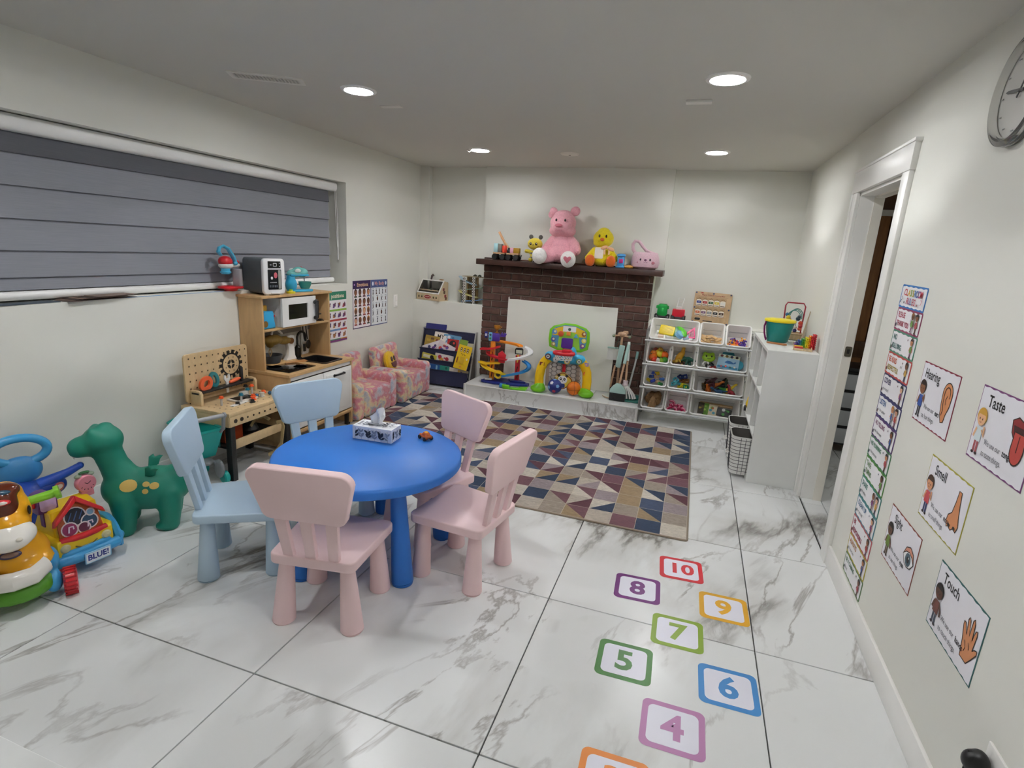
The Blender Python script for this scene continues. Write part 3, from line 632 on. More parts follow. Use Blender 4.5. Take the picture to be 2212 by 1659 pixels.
for x in (-.04, .09): q.lathe([(.045, .5445), (.047, .5447), (.049, .5445)], mat('#3a3c40', .2), 28, TR((x, -.17 + (.05 if x > 0 else -.05), 0)))
q.obj('hob_ring', pk)
q = B(); q.ring(rrect(.262, .225, .03, 5, (.042, .1575)), rrect(.225, .185, .025, 5, (.042, .1575)), .538, .545, BLK); q.ring(rrect(.235, .195, .027, 5, (.042, .1575)), rrect(.222, .182, .025, 5, (.042, .1575)), .47, .540, BLK); q.slab(rrect(.232, .192, .025, 5, (.042, .1575)), .468, .474, BLK); q.obj('sink', pk)
fa = B(); fm = mat('#3b3a38', .35, 'metal'); fa.lathe([(.03, 0), (.028, .01), (.022, .012), (.022, .085), (.017, .09), (.012, .1)], fm, 20, TR((-.11, .10, .539))); fa.tube([(-.11, .10, .62)] + [(-.11, .10 + .045 - .045*cos(R(a)), .69 + .045*sin(R(a))) for a in range(0, 190, 18)] + [(-.11, .19, .66)], .0085, fm, 10); fa.obj('faucet', pk)
# microwave on the shelf
q = B(); 
for y in (-.16, .16): q.box((-.095, y, .91), (.18, .01, .195), WHT)
q.box((-.185, 0, .91), (.006, .32, .195), mat('#c9c7c0', .5)); mw = q.obj('microwave_case', pk)
q = B(frame((.002, -.005, .912), (0, 1, 0), (0, 0, 1))); q.ring(rrect(.345, .196, .002, 1), rrect(.2, .105, .002, 1, (-.012, 0)), -.008, .008, WHT); md = q.obj('microwave_door', pk)
B(frame((.002, -.017, .912), (0, 1, 0), (0, 0, 1))).box((0, 0, -.004), (.2, .105, .003), mat('#5d574a', .1, 'clear', t=.85)).obj('window', md)
q = B(); ky = .15
for z in (.855, .968): q.cone((.008, ky, z), (.03, ky, z), .0045, .0045, BLK); q.cone((.028, ky - .02, z), (.032, ky - .02, z), .013, .013, BLK)
q.tube([(.03, ky-.02, .855), (.034, ky + .012, .85), (.036, ky+.012, .975), (.03, ky-.02, .968)], .004, BLK, 8); q.box((.02, ky + .012, .91), (.006, .022, .15), mat('#45474b', .4), .002); q.obj('handle', md, label='black knobs and lever handle')
for y in (-.06, -.025):
    q = B(); q.lathe([(.004, 0), (.005, .022), (.012, .03), (.02, .048), (.018, .05), (0, .046)], wd('#d9b46a'), 16, TR((-.06, 3.185 + y - .02, .812 + .012), s=.95)); q.X = Mx.Identity(4)
    o = B(); o.lathe([(0.002, 0), (.012, .002), (.004, .008), (.004, .022), (.012, .03), (.019, .045), (.017, .046), (0, .036)], wd('#d9b46a'), 16); o = o.obj('egg_cup'); o.location = (.13, 3.16 + y, .895); tag(o, 'tiny pale wooden goblet, %s of the two behind the toy microwave window' % ('left' if y < -.04 else 'right'), 'toy food', 'goblets in the toy microwave')
tag(B().box((.12, 3.145, .852), (.1, .14, .078), mat('#2b2b2d', .4), .006).obj('toy_rack'), 'dark toy oven rack inside the toy microwave', 'toy cookware')

# things on and in the kitchen
ov = thing('toy_oven', 'grey toy pizza oven with white door on top of the play kitchen', 'toy oven', (.115, 2.985, 1.034), rz=-14); ov.scale = (1.05, 1.0, 1.24)
q = B(); q.slab(rrect(.15, .185, .02, 5), -.20, .0, mat('#5d6468', .5, 'plastic'), .01, 3, X=frame((.05, 0, .098), (0, 1, 0), (0, 0, 1))); q.obj('case', ov)
q = B(); q.slab(rrect(.158, .188, .022, 5), 0, .028, mat('#f0f0f0', .3, 'plastic'), .008, 3, X=frame((.05, 0, .098), (0, 1, 0), (0, 0, 1))); fr = q.obj('front_door', ov, label='white rounded front door')
q = B(frame((.0785, 0, .098), (0, 1, 0), (0, 0, 1))); q.slab(rrect(.092, .03, .003), 0, .002, mat('#0e1013', .15)); q.X = q.X @ Mx.Translation((0, .062, 0)) ; fr2 = B(frame((.0785, 0, .160), (0, 1, 0), (0, 0, 1))); fr2.slab(rrect(.092, .036, .003), 0, .002, mat('#0e1013', .15)); fr2.L = .002; fr2.line(rrect(.024, .015, .001, 1, (.004, 0)), .0022, pp('#e8e8e8'), True)
for x in (-.03, -.024): fr2.flat(rrect(.003, .008, .001, 1, (x, 0)), pp('#a8adb3'))
for y in (.008, -.008): fr2.flat(circ(.003, 8, (.037, y)), pp('#a8adb3'))
fr2.obj('display', fr)
q = B(frame((.0785, 0, .083), (0, 1, 0), (0, 0, 1))); q.slab(rrect(.098, .105, .004), 0, .002, mat('#17191d', .12)); q.L = .002
q.flat(rrect(.02, .098, .002, 1, (.036, 0)), pp('#9a9b94')); q.flat(circ(.013, 12, (.006, .022), .016), pp('#c05a66')); q.flat(circ(.008, 12, (-.022, .008), .008), pp('#d8d8d8')); q.flat(rrect(.05, .004, .001, 1, (-.012, -.015)), pp('#8a8a8a'))
for k in range(5): q.flat(rrect(.008, .012, .001, 1, (-.036 + k*.012, -.035)), pp('#5c6168'))
q.obj('oven_window', fr)
q = B(); q.box((.07, 0, .012), (.03, .06, .008), mat('#e4e4e4', .3, 'plastic'), .003); q.obj('door_handle', fr)
for x in (-.13, .06):
    for y in (-.05, .05): B().box((x, y, .0035), (.02, .02, .009), mat('#d8d8d8', .4)).obj('foot', ov)
mx = thing('toy_stand_mixer', 'glossy light blue toy stand mixer with a teal head beside the toy oven', 'toy mixer', (.10, 3.30, 1.034), rz=-105)
LB = mat('#35a8d4', .18, 'plastic'); TE = mat('#6fb9b4', .2, 'plastic')
q = B(); q.slab(rrect(.19, .085, .035, 6, (-.02, 0)), 0, .016, LB, .005); q.obj('base', mx)
q = B(); v_, f_ = blob([((.055, 0, .05), (.042, .04, .055)), ((.055, 0, .095), (.03, .032, .04))], .006, 6); q.add(v_, f_, LB); q.obj('column', mx)
q = B(); v_, f_ = blob([((.03, 0, .128), (.055, .036, .03)), ((-.035, 0, .135), (.05, .036, .036)), ((-.01, 0, .15), (.05, .025, .026))], .006, 5); q.add(v_, f_, TE); q.box((0, 0, .118), (.15, .07, .012), LB, .005); q.obj('head', mx)
q = B(); q.ell((.02, -.034, .15), (.026, .006, .014), mat('#c9d4cf', .3)); q.ell((.02, .034, .15), (.026, .006, .014), mat('#c9d4cf', .3)); q.obj('handle_recess', mx)
q = B(); q.lathe([(.012, 0), (.03, .002), (.043, .03), (.046, .052), (.042, .052), (.039, .03), (.028, .006), (0, .005)], mat('#58b5a8', .1, 'clear', t=.5), 32, TR((-.06, 0, .018))); q.obj('bowl', mx, label='translucent teal bowl')
q = B(); q.cone((-.055, 0, .05), (-.055, 0, .112), .003, .004, mat('#7a8a92', .3)); q.cone((.07, .0, .05), (.07, 0, .05001), .001, .001, LB); q.obj('beater', mx)
q = B(); q.ell((.08, -.034, .045), (.011, .006, .012), mat('#5a2638', .3)); q.ell((-.04, -.01, .172), (.01, .008, .005), mat('#a03a48', .3)); q.obj('knob', mx, label='dark red knobs')
tag(B().lathe([(.028, 0), (.03, .004), (.03, .012), (.016, .014), (.012, .02), (.011, .026), (0, .027)], mat('#d8cf2a', .35, 'plastic'), 24).obj('stacking_toy', loc=(.16, 3.155, 1.034)), 'small yellow and green toy lid between the toy oven and mixer', 'toy')
for o in [bpy.data.objects['stacking_toy']]:
    q = B(); q.lathe([(.0125, .014), (.0125, .027), (0, .028)], mat('#6aa62e', .35, 'plastic'), 20); q.obj('knob', o)
pz = thing('toy_blender', 'red and white toy mixer with a blue arched handle on the window sill', 'toy mixer', (-.01, 2.80, 1.056), rz=12); pz.scale = (1.2, 1.2, 1.2)
RD_ = mat('#c4202a', .3, 'plastic'); HB = mat('#4fb4d8', .3, 'plastic')
q = B(); q.lathe([(0, -.012), (.03, -.012), (.04, 0), (.062, .002), (.066, .008), (.06, .013), (0, .016)], RD_, 32, TR((.0, 0, .012), s=(.9, 1.15, 1))); q.obj('base_plate', pz)
q = B(); q.slab(rrect(.05, .026, .01), .012, .115, mat('#9f9a9c', .35, 'plastic'), .003, X=TR((.02, .035, 0))); q.obj('stand', pz)
v_, f_ = blob([((0, -.03, .135), (.036, .042, .02)), ((0, .035, .135), (.026, .05, .015))], .006, 4); B().add(v_, f_, mat('#e4e2e0', .3, 'plastic')).obj('housing', pz)
v_, f_ = blob([((0, -.032, .155), (.034, .04, .03)), ((0, .035, .15), (.023, .045, .016))], .006, 4); B().add(v_, f_, RD_).obj('cover', pz)
q = B(); q.tube([(.026, .015, .145), (.024, .0, .18), (.018, -.03, .222), (.008, -.055, .235), (0, -.075, .225), (0, -.085, .205), (0, -.07, .19)], .0075, HB, 8, ry=.014); q.ell((.028, .012, .147), (.012, .012, .012), HB); q.obj('handle', pz, label='light blue arched handle')
q = B(); q.lathe([(.026, .03), (.028, .038), (.012, .045), (.012, .055)][::-1], HB, 20, TR((0, -.035, .065))); q.cone((0, -.035, .09), (0, -.035, .12), .02, .024, HB); q.obj('spindle', pz)
ts = thing('toy_toaster', 'light blue toy toaster with a red lever on the kitchen shelf', 'toy toaster', (.135, 2.915, .813), rz=0)
q = B(); q.slab([(-.052, 0), (.058, 0), (.062, .012), (.05, .06), (.048, .1), (.04, .115), (-.03, .118), (-.045, .105)], -.045, .045, mat('#2f9fd2', .3, 'plastic'), .01, 3, X=frame((0, 0, 0), (0, 1, 0), (0, 0, 1))); q.obj('body', ts)
q = B(); q.cone((0, .046, .07), (0, .08, .075), .006, .006, RD_); q.ell((0, .085, .075), (.012, .014, .010), RD_); q.obj('lever', ts)
q = B(); q.cone((.046, -.04, .035), (.05, -.04, .035), .018, .018, mat('#b5352c', .4)); q.cone((.049, -.04, .035), (.052, -.04, .035), .021, .021, mat('#7d5c26', .4)); q.obj('dial', ts)
q = B(); q.box((0, -.01, .128), (.022, .07, .05), mat('#d9a22c', .6), .008); q.obj('toast_slice', ts)
tag(B().lathe([(.022, 0), (.024, .004), (.024, .05), (.02, .052)], mat('#8d9093', .35, 'metal'), 20).obj('toy_pot', loc=(.11, 3.43, .813)), 'small metal toy pot at the right end of the kitchen shelf', 'toy cookware')
q = B(); q.tube([(.02, 0, .044), (.05, .045, .05)], .005, BLK, 6); q.obj('handle', bpy.data.objects['toy_pot'])
tag(B().lathe([(.022, 0), (.03, .002), (.032, .01), (.028, .008), (0, .004)], mat('#3a3634', .4, 'metal'), 20).obj('toy_pan', loc=(.15, 3.455, .813)), 'flat dark toy pan in front of the metal toy pot', 'toy cookware')
q = B(); q.tube([(.028, 0, .006), (.075, -.04, .012)], .004, BLK, 6); q.obj('handle', bpy.data.objects['toy_pan'])
wm = thing('wooden_mixer', 'wooden toy stand mixer with white column and brown head on the worktop', 'toy mixer', (.085, 3.1, .54), rz=-8)
q = B(); q.slab(rrect(.12, .25, .02), 0, .01, wd('#c9a06a'), .003); q.obj('base', wm)
q = B(frame((.0, .09, .01), (0, 1, 0), (0, 0, 1))); q.slab([(-.045, 0), (.05, 0), (.035, .03), (.03, .1), (.038, .15), (.028, .175), (.0, .182), (-.03, .17), (-.036, .145), (-.02, .09), (-.022, .03)], -.02, .02, mat('#e8e6e2', .4), .004); q.obj('column', wm)
q = B(); v_, f_ = blob([((0, -.05, .17), (.045, .075, .038)), ((0, .05, .155), (.035, .06, .03)), ((0, -.075, .15), (.03, .03, .035))], .007, 5); q.add(v_, f_, wd('#9a7a34')); q.obj('head', wm)
q = B(); q.tube([(0, -.06, .205), (0, -.05, .235), (0, -.01, .24), (0, .03, .205)], .009, mat('#e8e6e2', .4), 8); q.obj('handle', wm)
q = B(); q.cone((.021, .09, .15), (.027, .09, .15), .022, .022, wd('#8a5a2a')); q.obj('dial', wm)
q = B()
for a in range(6): q.tube([(0, -.075, .12), (.014*cos(a*1.05), -.075 + .014*sin(a*1.05), .085), (0, -.075, .05)], .0015, wd('#c9a878'), 5)
q.obj('whisk', wm)
q = B(); q.lathe([(.035, .004), (.058, .006), (.072, .05), (.075, .06), (.071, .06), (.066, .045), (.05, .012), (0, .01)], mat('#4b4d50', .5), 32, TR((0, -.07, .008))); q.obj('bowl', wm, label='dark grey bowl')
tag(B().box((0, 0, 0), (.05, .17, .008), wd('#c08a55', sv=(2, 14, 6)), .003).obj('chopping_board', loc=(.16, 3.17, .545), rz=-22), 'narrow striped wooden board lying across the worktop by the sink', 'board')
for nm, y, col, lb in (('toy_ladle', 3.44, '#141414', 'black toy ladle hanging from the hook rail'), ('toy_turner', 3.405, '#1c1c1c', 'black slotted toy turner hanging beside the toy ladle')):
    q = B(); q.tube([(.04, y, .795), (.04, y+.004, .77), (.045, y, .74), (.05, y + .006, .66)], .004, mat(col, .4), 6)
    q.ell((.055, y + .01, .62), (.008, .026, .035), mat(col, .4)) if 'ladle' in nm else q.box((.055, y, .60), (.006, .03, .06), mat(col, .4), .004)
    q.tube([(.04, y, .797), (.046, y - .004, .79), (.04, y - .006, .782)], .002, mat('#9a9a9a', .3, 'metal'), 5); tag(q.obj(nm), lb, 'toy utensil')
q = B(); q.ell((0, 0, .012), (.045, .018, .012), mat('#c58a44', .5)); q.box((-.03, .02, .012), (.022, .008, .016), mat('#d8d8d8', .4), .003); q.ell((.015, 0, .018), (.02, .012, .010), mat('#c8502a', .5)); tag(q.obj('toy_bread', loc=(.26, 3.34, .4745), rz=75), 'orange brown toy bread lying in the black toy sink', 'toy food')

# sill clutter
q = B(); q.box((0, 0, .0015), (.1, .36, .002), pp('#5c4c46')); o = tag(q.obj('paper_stack', loc=(-.04, 1.98, 1.056), rz=6), 'stack of brown leaflets lying on the window sill', 'papers')
for k in range(6): B().box((.01*k - .02, .02*k - .05, .004 + .003*k), (.09, .22, .0016), pp(['#8a7468', '#4e413d', '#a08878', '#6a5850', '#57463f', '#7d6a60'][k])).obj('sheet', o)
q = B(); q.box((0, 0, .0015), (.07, .46, .003), pp('#3f4a58')); tag(q.obj('folder', loc=(-.03, 1.55, 1.056), rz=2), 'dark bluish folder lying flat on the window sill', 'papers')
q = B(); q.box((0, 0, .001), (.006, .75, .002), pp('#6f9fd0')); tag(q.obj('sill_tape', loc=(-.006, 2.36, 1.0555)), 'thin strip of light blue tape along the sill edge', 'tape')

# ---------------------------------------------------------------- toy workbench
PLY = wd('#cfb48a', sv=(6, 6, 2), dk=.9); wb = thing('toy_workbench', 'wooden toy workbench with pegboard back and black legs', 'toy workbench', (.235, 2.56, 0))
q = B(); q.box((0, 0, .407), (.36, .50, .026), PLY, .004); q.obj('tabletop', wb)
q = B(); q.box((.172, 0, .366), (.014, .49, .062), PLY, .003); q.obj('front_apron', wb)
for y in (-.243, .243): B().box((0, y, .366), (.35, .014, .062), PLY, .003).obj('side_apron', wb)
for x, y in ((.155, -.225), (.155, .225), (-.155, -.225), (-.155, .225)): B().box((x, y, .168), (.04, .035, .336), mat('#151516', .5), .002).obj('leg', wb)
q = B(frame((-.148, .0, .575), (0, 1, 0), (0, .0, 1))); q.slab(rrect(.475, .29, .022, 5), -.006, .006, PLY, .001, 1); pb = q.obj('pegboard', wb)
q = B(frame((-.1415, .0, .575), (0, 1, 0), (0, .0, 1))); q.L = .0002; BKI = pp('#16120f')
for i in range(11):
    for j in range(6):
        x, y = -.205 + i*.041, .118 - j*.045
        if (x - .1)**2 + (y - .035)**2 > .0055: q.flat(circ(.0052, 8, (x, y)), pp('#4a3a24'))
q.obj('peg_hole', pb)
q = B(frame((-.1415, .1, .61), (0, 1, 0), (0, .0, 1))); q.L = .0002
pts = []
for k in range(14):
    a = 360/14*k
    for d, r_ in ((-9, .072), (-6.5, .092), (6.5, .092), (9, .072)): pts.append((r_*cos(R(a+d)), r_*sin(R(a+d))))
q.flat(pts, BKI); q.flat(circ(.063, 40), PLY); q.flat(circ(.029, 28), BKI); q.flat(circ(.011, 16), PLY)
for a in (0, 90): q.flat([(p[0]*cos(R(a)) - p[1]*sin(R(a)), p[0]*sin(R(a)) + p[1]*cos(R(a))) for p in [(-.029, -.0025), (.029, -.0025), (.029, .0025), (-.029, .0025)]], PLY)
for k in range(8): q.flat(circ(.004, 8, (.046*cos(R(45*k+22)), .046*sin(R(45*k+22)))), pp('#4a3a24'))
q.obj('gear_print', pb, label='printed black gear wheel')
q = B(); q.box((-.10, 0, .492), (.055, .43, .012), mat('#151516', .5), .002); q.obj('tool_shelf', wb)
for y in (-.205, .215): q = B(frame((-.1, y, .42), (1, 0, 0), (0, 0, 1))); q.slab([(-.04, 0), (.04, 0), (.04, .07), (.03, .085), (.0, .09), (-.04, .085)], -.009, .009, PLY, .001); q.obj('shelf_bracket', wb)
B().box((-.148, -.2, .47), (.01, .02, .1), mat('#151516', .5)).obj('back_strut', wb)
q = B(); q.box((0, 0, .19), (.3, .43, .012), mat('#1d1b19', .6)); q.obj('lower_shelf', wb); B().box((.15, 0, .212), (.014, .43, .055), PLY, .002).obj('shelf_rail', wb)
q = B(frame((.18, 0, .366), (0, 1, 0), (0, 0, 1))); q.L = .0
for k in range(10):
    x = -.205 + k*.0456; big = k in (0, 1, 8, 9); q.ring(circ(.0125 if big else .006, 16, (x, 0)), circ(.009 if big else .003, 16, (x, 0)), -.001, .001, pp('#3a2f22')); q.flat(circ(.009 if big else .0045, 12, (x, 0)), pp('#2a2118'))
q.obj('apron_hole', wb)
q = B(TR((.02, 0, .4203))); q.L = .0
for i in range(5):
    for j in range(9): q.flat(circ(.0055, 8, (-.04 + i*.042, -.2 + j*.05)), pp('#5a4830'))
q.obj('table_hole', wb)
OR, TL, WH_ = mat('#e8663a', .5), mat('#2e7d83', .5), mat('#e2e0da', .5); TZ = .42
def wtool(nm, lb, y, z, fn, cat='toy tool', x=.13): q = B(TR((x, y, z))); fn(q); return tag(q.obj(nm), lb, cat)
F_ = lambda a=0: frame((0, 0, 0), (0, cos(R(a)), sin(R(a))), (0, -sin(R(a)), cos(R(a))))
wtool('toy_saw', 'orange wooden toy saw handle on the workbench tool shelf', 2.43, .535, lambda q: q.ring([(.045*cos(t)*(1.1 if sin(t) > 0 else 1), .042*sin(t)) for t in [2*pi*k/20 for k in range(20)]], [(.024*cos(t), .02*sin(t)) for t in [2*pi*k/20 for k in range(20)]], -.008, .008, OR, F_(38)))
wtool('toy_saw', 'teal oval-handled toy saw leaning behind the orange one', 2.50, .545, lambda q: q.ring([(.034*cos(t), .05*sin(t)) for t in [2*pi*k/20 for k in range(20)]], [(.013*cos(t), .03*sin(t)) for t in [2*pi*k/20 for k in range(20)]], -.006, .006, TL, F_(15)), x=.118)
def wrench(q):
    q.slab([(-.008, -.06), (.008, -.06), (.01, .01), (.024, .03), (.02, .055), (.01, .052), (.008, .032), (-.008, .032), (-.01, .052), (-.02, .055), (-.024, .03), (-.01, .01)], -.004, .004, WH_, X=F_())
wtool('toy_wrench', 'white wooden toy wrench standing in the tool shelf', 2.585, .505, wrench)
wtool('screwdriver', 'orange toy screwdriver handle lying on the tool shelf', 2.645, .512, lambda q: q.lathe([(0, -.045), (.008, -.04), (.012, -.01), (.012, .02), (.006, .045), (0, .048)], OR, 16, TR((0, 0, 0), rx=-82)))
wtool('toy_hammer', 'black toy hammer standing on the tool shelf in front of the gear', 2.70, .498, lambda q: q.box((0, 0, .045), (.018, .02, .09), mat('#17171a', .5), .004))
tb2 = tag(B().box((0, 0, .006), (.1, .15, .012), mat('#d9cfc4', .5), .004).obj('chalk_board', loc=(.255, 2.575, TZ), rz=-6), 'pale framed black chalk tablet lying on the workbench', 'tablet')
B().box((0, 0, .0125), (.075, .125, .002), mat('#0d0d0f', .25)).obj('screen', tb2)
def screw(x, y, col, lb, h=.045, z=TZ):
    t = thing('toy_screw', lb, 'toy screw', (x, y, z), group='toy screws and nuts on the workbench')
    q = B(); q.cone((0, 0, 0), (0, 0, h), .0065, .0065, mat('#b9b7b2', .4, 'plastic'), 12); q.obj('shank', t)
    q = B(); q.lathe([(0, h), (.015, h), (.016, h + .004), (.011, h + .006), (.011, h + .014), (0, h + .015)], mat(col, .35, 'plastic'), 6); q.obj('head', t); return t
ORc, TLc, BKc = '#f0612e', '#1f6f86', '#161616'
screw(.255, 2.415, ORc, 'orange-headed toy screw standing at the left of the workbench'); screw(.30, 2.52, TLc, 'teal-headed toy screw standing in front of the chalk tablet')
screw(.21, 2.70, ORc, 'orange-headed toy screw standing near the kitchen side', .05); screw(.20, 2.675, TLc, 'teal-headed toy screw between the white block and the orange-headed screw', .03); screw(.17, 2.69, BKc, 'black-headed toy screw behind the other far screws', .045)
def nut(x, y, col, lb, n=1):
    t = thing('toy_nut', lb, 'toy nut', (x, y, TZ), group='toy screws and nuts on the workbench')
    for k in range(n): q = B(); q.lathe([(0, .019*k), (.018, .019*k), (.018, .019*k + .005), (.012, .019*k + .008), (.012, .019*k + .018), (0, .019*k + .019)], mat(col, .35, 'plastic'), 6 if n > 1 else 8); q.obj('cap', t)
nut(.315, 2.475, BKc, 'black toy nut beside the white strip'); nut(.35, 2.555, BKc, 'black toy nut alone at the front edge of the workbench'); nut(.315, 2.60, ORc, 'orange toy nuts stacked in the middle of the workbench', 2); nut(.29, 2.582, BKc, 'black toy nut left of the orange stack')
nut(.25, 2.755, ORc, 'orange toy nut at the far end of the workbench'); nut(.30, 2.79, TLc, 'teal toy nut at the far front corner')
for (x, y, lb) in ((.29, 2.655, 'teal ball of the toy bench beside the white cylinder'), (.315, 2.74, 'teal ball of the toy bench near the orange far nut')): tag(B().ell((0, 0, .012), .012, mat('#2f5f80', .35, 'plastic')).obj('toy_ball', loc=(x, y, TZ)), lb, 'toy ball')
tag(B().lathe([(.013, 0), (.015, .004), (.013, .008), (.013, .024), (.015, .028), (0, .028)], mat('#c9c6bf', .4, 'plastic'), 20).obj('toy_bushing', loc=(.31, 2.68, TZ)), 'white toy cylinder in the middle of the workbench', 'toy part')
tag(B().box((0, 0, .015), (.03, .045, .03), mat('#c4c2bc', .4, 'plastic'), .004).obj('toy_block', loc=(.2, 2.64, TZ)), 'white toy block behind the teal screw', 'toy part')
tag(B().box((0, 0, .003), (.03, .13, .006), mat('#e0dcd6', .4), .002).obj('toy_strip', loc=(.315, 2.49, TZ), rz=4), 'white perforated toy strip at the front of the workbench', 'toy part')
# stuff on the lower shelf
tag(B().box((0, 0, .05), (.16, .14, .1), mat('#b5461c', .5), .008).obj('orange_box', loc=(.22, 2.45, .197)), 'orange box on the lower shelf of the workbench', 'box')
tag(B().lathe([(0, 0), (.05, .0), (.055, .02), (.03, .07), (0, .08)], mat('#2a2826', .5), 20).obj('toy_helmet', loc=(.25, 2.62, .197)), 'dark rounded toy on the lower workbench shelf', 'toy')
q = B(); q.tube([(.385, 2.71, .25), (.42, 2.715, .262), (.432, 2.715, .235), (.425, 2.70, .12), (.40, 2.68, .07), (.36, 2.655, .045)], .004, wd('#bfa878'), 6, ry=.016); tag(q.obj('hanging_strap'), 'beige strap draped over the workbench shelf rail', 'strap')
q = B(); q.tube([(.30, 2.58, .25), (.30, 2.62, .285), (.31, 2.68, .29), (.33, 2.71, .262)], .004, wd('#bfa878'), 6, ry=.012); q.obj('loop', bpy.data.objects['hanging_strap'])

# ---------------------------------------------------------------- toy shopping trolley
tr = thing('toy_trolley', 'teal toy shopping trolley with a grey wheeled base beside the workbench', 'toy trolley', (.24, 2.245, 0), rz=165)   # local +x = front, towards the wall
TQ = mat('#1ba39a', .35, 'plastic'); GY_ = mat('#8d8f92', .4, 'plastic')
def bask(z, k=0): # outline rising to a pointed nose in front
    return [(.13 + k*.03, -.07 - k*.01), (.155 + k*.05, 0), (.13 + k*.03, .07 + k*.012), (-.10 - k*.03, .08 + k*.012), (-.10 - k*.03, -.08 - k*.01)]
q = B(); lo, hi = bask(0, 0), bask(0, .8); lo = [(x*.62 - .01, y*.72) for x, y in lo]; n = len(lo); zt = [.345, .355, .345, .335, .335]
vs = [(x, y, .165) for x, y in lo] + [(x, y, zt[i]) for i, (x, y) in enumerate(hi)] + [(x*.95, y*.93, .175) for x, y in lo] + [(x*.965, y*.94, zt[i]) for i, (x, y) in enumerate(hi)]
fs = [tuple(range(n))[::-1], tuple(2*n+i for i in range(n))]
for i in range(n):
    j = (i+1) % n; fs += [(i, j, n+j, n+i), (2*n+j, 2*n+i, 3*n+i, 3*n+j), (n+i, n+j, 3*n+j, 3*n+i)]
q.add(vs, fs, TQ); q.tube([(x, y, zt[i] - .002) for i, (x, y) in enumerate(hi)], .009, TQ, 8, True); bk = q.obj('basket', tr)
for s in (-1, 1):   # slots and round badge on both flanks
    for kx in (-.06, -.03, .0): 
        q = B(); q.box((kx - .01, s*.0835, .25), (.012, .012, .08), mat('#0f6d68', .5), .004); q.obj('slot', bk)
q = B(frame((.10, .082, .285), (-1, .06, 0), (0, .16, 1))); q.slab(circ(.036, 24, ry=.03), -.001, .003, pp('#e9ecea')); q.L = .0032; q.line([(-.022, -.002), (-.014, .004), (-.006, -.004), (.002, .004), (.01, -.003), (.022, .003)], .006, pp('#2a2c33')); q.obj('badge', bk, label='white oval badge')
q = B(); v_, f_ = blob([((0, 0, .14), (.12, .05, .03)), ((.1, .06, .09), (.05, .02, .06)), ((.1, -.06, .09), (.05, .02, .06)), ((-.1, .06, .09), (.05, .02, .06)), ((-.1, -.06, .09), (.05, .02, .06))], .010, 5); q.add(v_, f_, GY_); q.obj('undercarriage', tr)
for x in (-.12, .11):
    for y in (-.078, .085):
        q = B(); q.lathe([(0, -.016), (.03, -.016), (.037, -.01), (.037, .01), (.03, .016), (0, .016)], TQ, 24, TR((x, y, .037), rx=90)); wh = q.obj('wheel', tr); B().lathe([(0, .0165), (.014, .0165), (.016, .019), (0, .02)], GY_, 16, TR((x, y, .037), rx=90 if y < 0 else -90)).obj('hub', wh)
q = B(); 
for y in (-.075, .075): q.tube([(-.105, y, .31), (-.145, y, .345), (-.155, y, .415)], .0105, GY_, 8)
q.obj('handle_post', tr); q = B(); q.tube([(-.155, -.08, .422), (-.155, .105, .422)], .012, mat('#a3a5a8', .35, 'plastic'), 12); q.cone((-.155, -.085, .422), (-.155, -.075, .422), .016, .016, GY_); q.cone((-.155, .1, .42), (-.155, .112, .42), .018, .018, GY_); q.obj('handle_bar', tr)

# ---------------------------------------------------------------- dinosaur hopper
dn = thing('dinosaur_hopper', 'green inflatable dinosaur hopper with yellow spots against the left wall', 'ride-on toy', (.42, 1.78, 0), rz=0)
dang = math.atan2(-.71, -.70); dn.rotation_euler.z = dang      # local +x = nose
GR = mat('#14806a', .5, 'plastic')
els = [((-.03, 0, .19), (.165, .11, .105)), ((.07, 0, .205), (.11, .10, .10)), ('t', [(.08, 0, .24), (.115, 0, .33), (.14, 0, .42)], [.078, .062, .062]), ((.145, 0, .455), (.082, .075, .072)), ((.215, 0, .43), (.068, .06, .05)),
       ((.235, 0, .41), (.045, .05, .03)), ((.175, .035, .50), (.026, .022, .026)), ((.175, -.035, .50), (.026, .022, .026)), ((.13, 0, .52), (.03, .03, .02)), ('t', [(-.13, 0, .23), (-.19, 0, .235), (-.235, 0, .262)], [.07, .04, .012])]
for x in (.085, -.095):
    for s in (-1, 1): els += [('t', [(x, s*.06, .17), (x - .005, s*.078, .09), (x, s*.082, .03)], [.062, .05, .045]), ((x + .012, s*.083, .02), (.055, .045, .02))]
v_, f_ = blob(els, .009, 8); B().add(v_, f_, GR).obj('body', dn)
for s in (-1, 1):
    q = B(); q.slab([(0, 0), (.01, .05), (.03, .062), (.035, .045), (.055, .05), (.07, .045), (.055, .03), (.045, .005), (.02, -.005)], -.007, .007, GR, .004, 2, X=frame((-.01, s*.055, .275), (-1, s*.3, 0), (0, s*.35, 1))); q.obj('wing', dn)
from mathutils.bvhtree import BVHTree
tree = BVHTree.FromPolygons([V(p) for p in v_], f_)
YS = mat('#e2c06a', .5)
for (x, z, rx_, rz_) in ((.055, .245, .035, .026), (-.015, .245, .015, .011), (-.01, .215, .013, .012), (-.047, .235, .02, .015)):
    vs = []
    for r_ in (0, .5, 1):
        for k in range(16 if r_ else 1):
            a = 2*pi*k/16; p = V((x + rx_*r_*cos(a), .3, z + rz_*r_*sin(a))); h = tree.ray_cast(p, V((0, -1, 0))); vs.append(tuple(h[0] + h[1]*.0012) if h[0] else (p.x, .09, p.z))
    fs = [(0, 1 + k, 1 + (k+1) % 16) for k in range(16)] + [(1+k, 17+k, 17+(k+1) % 16, 1+(k+1) % 16) for k in range(16)]
    q = B(); q.add(vs, fs, YS); q.obj('spot', dn)
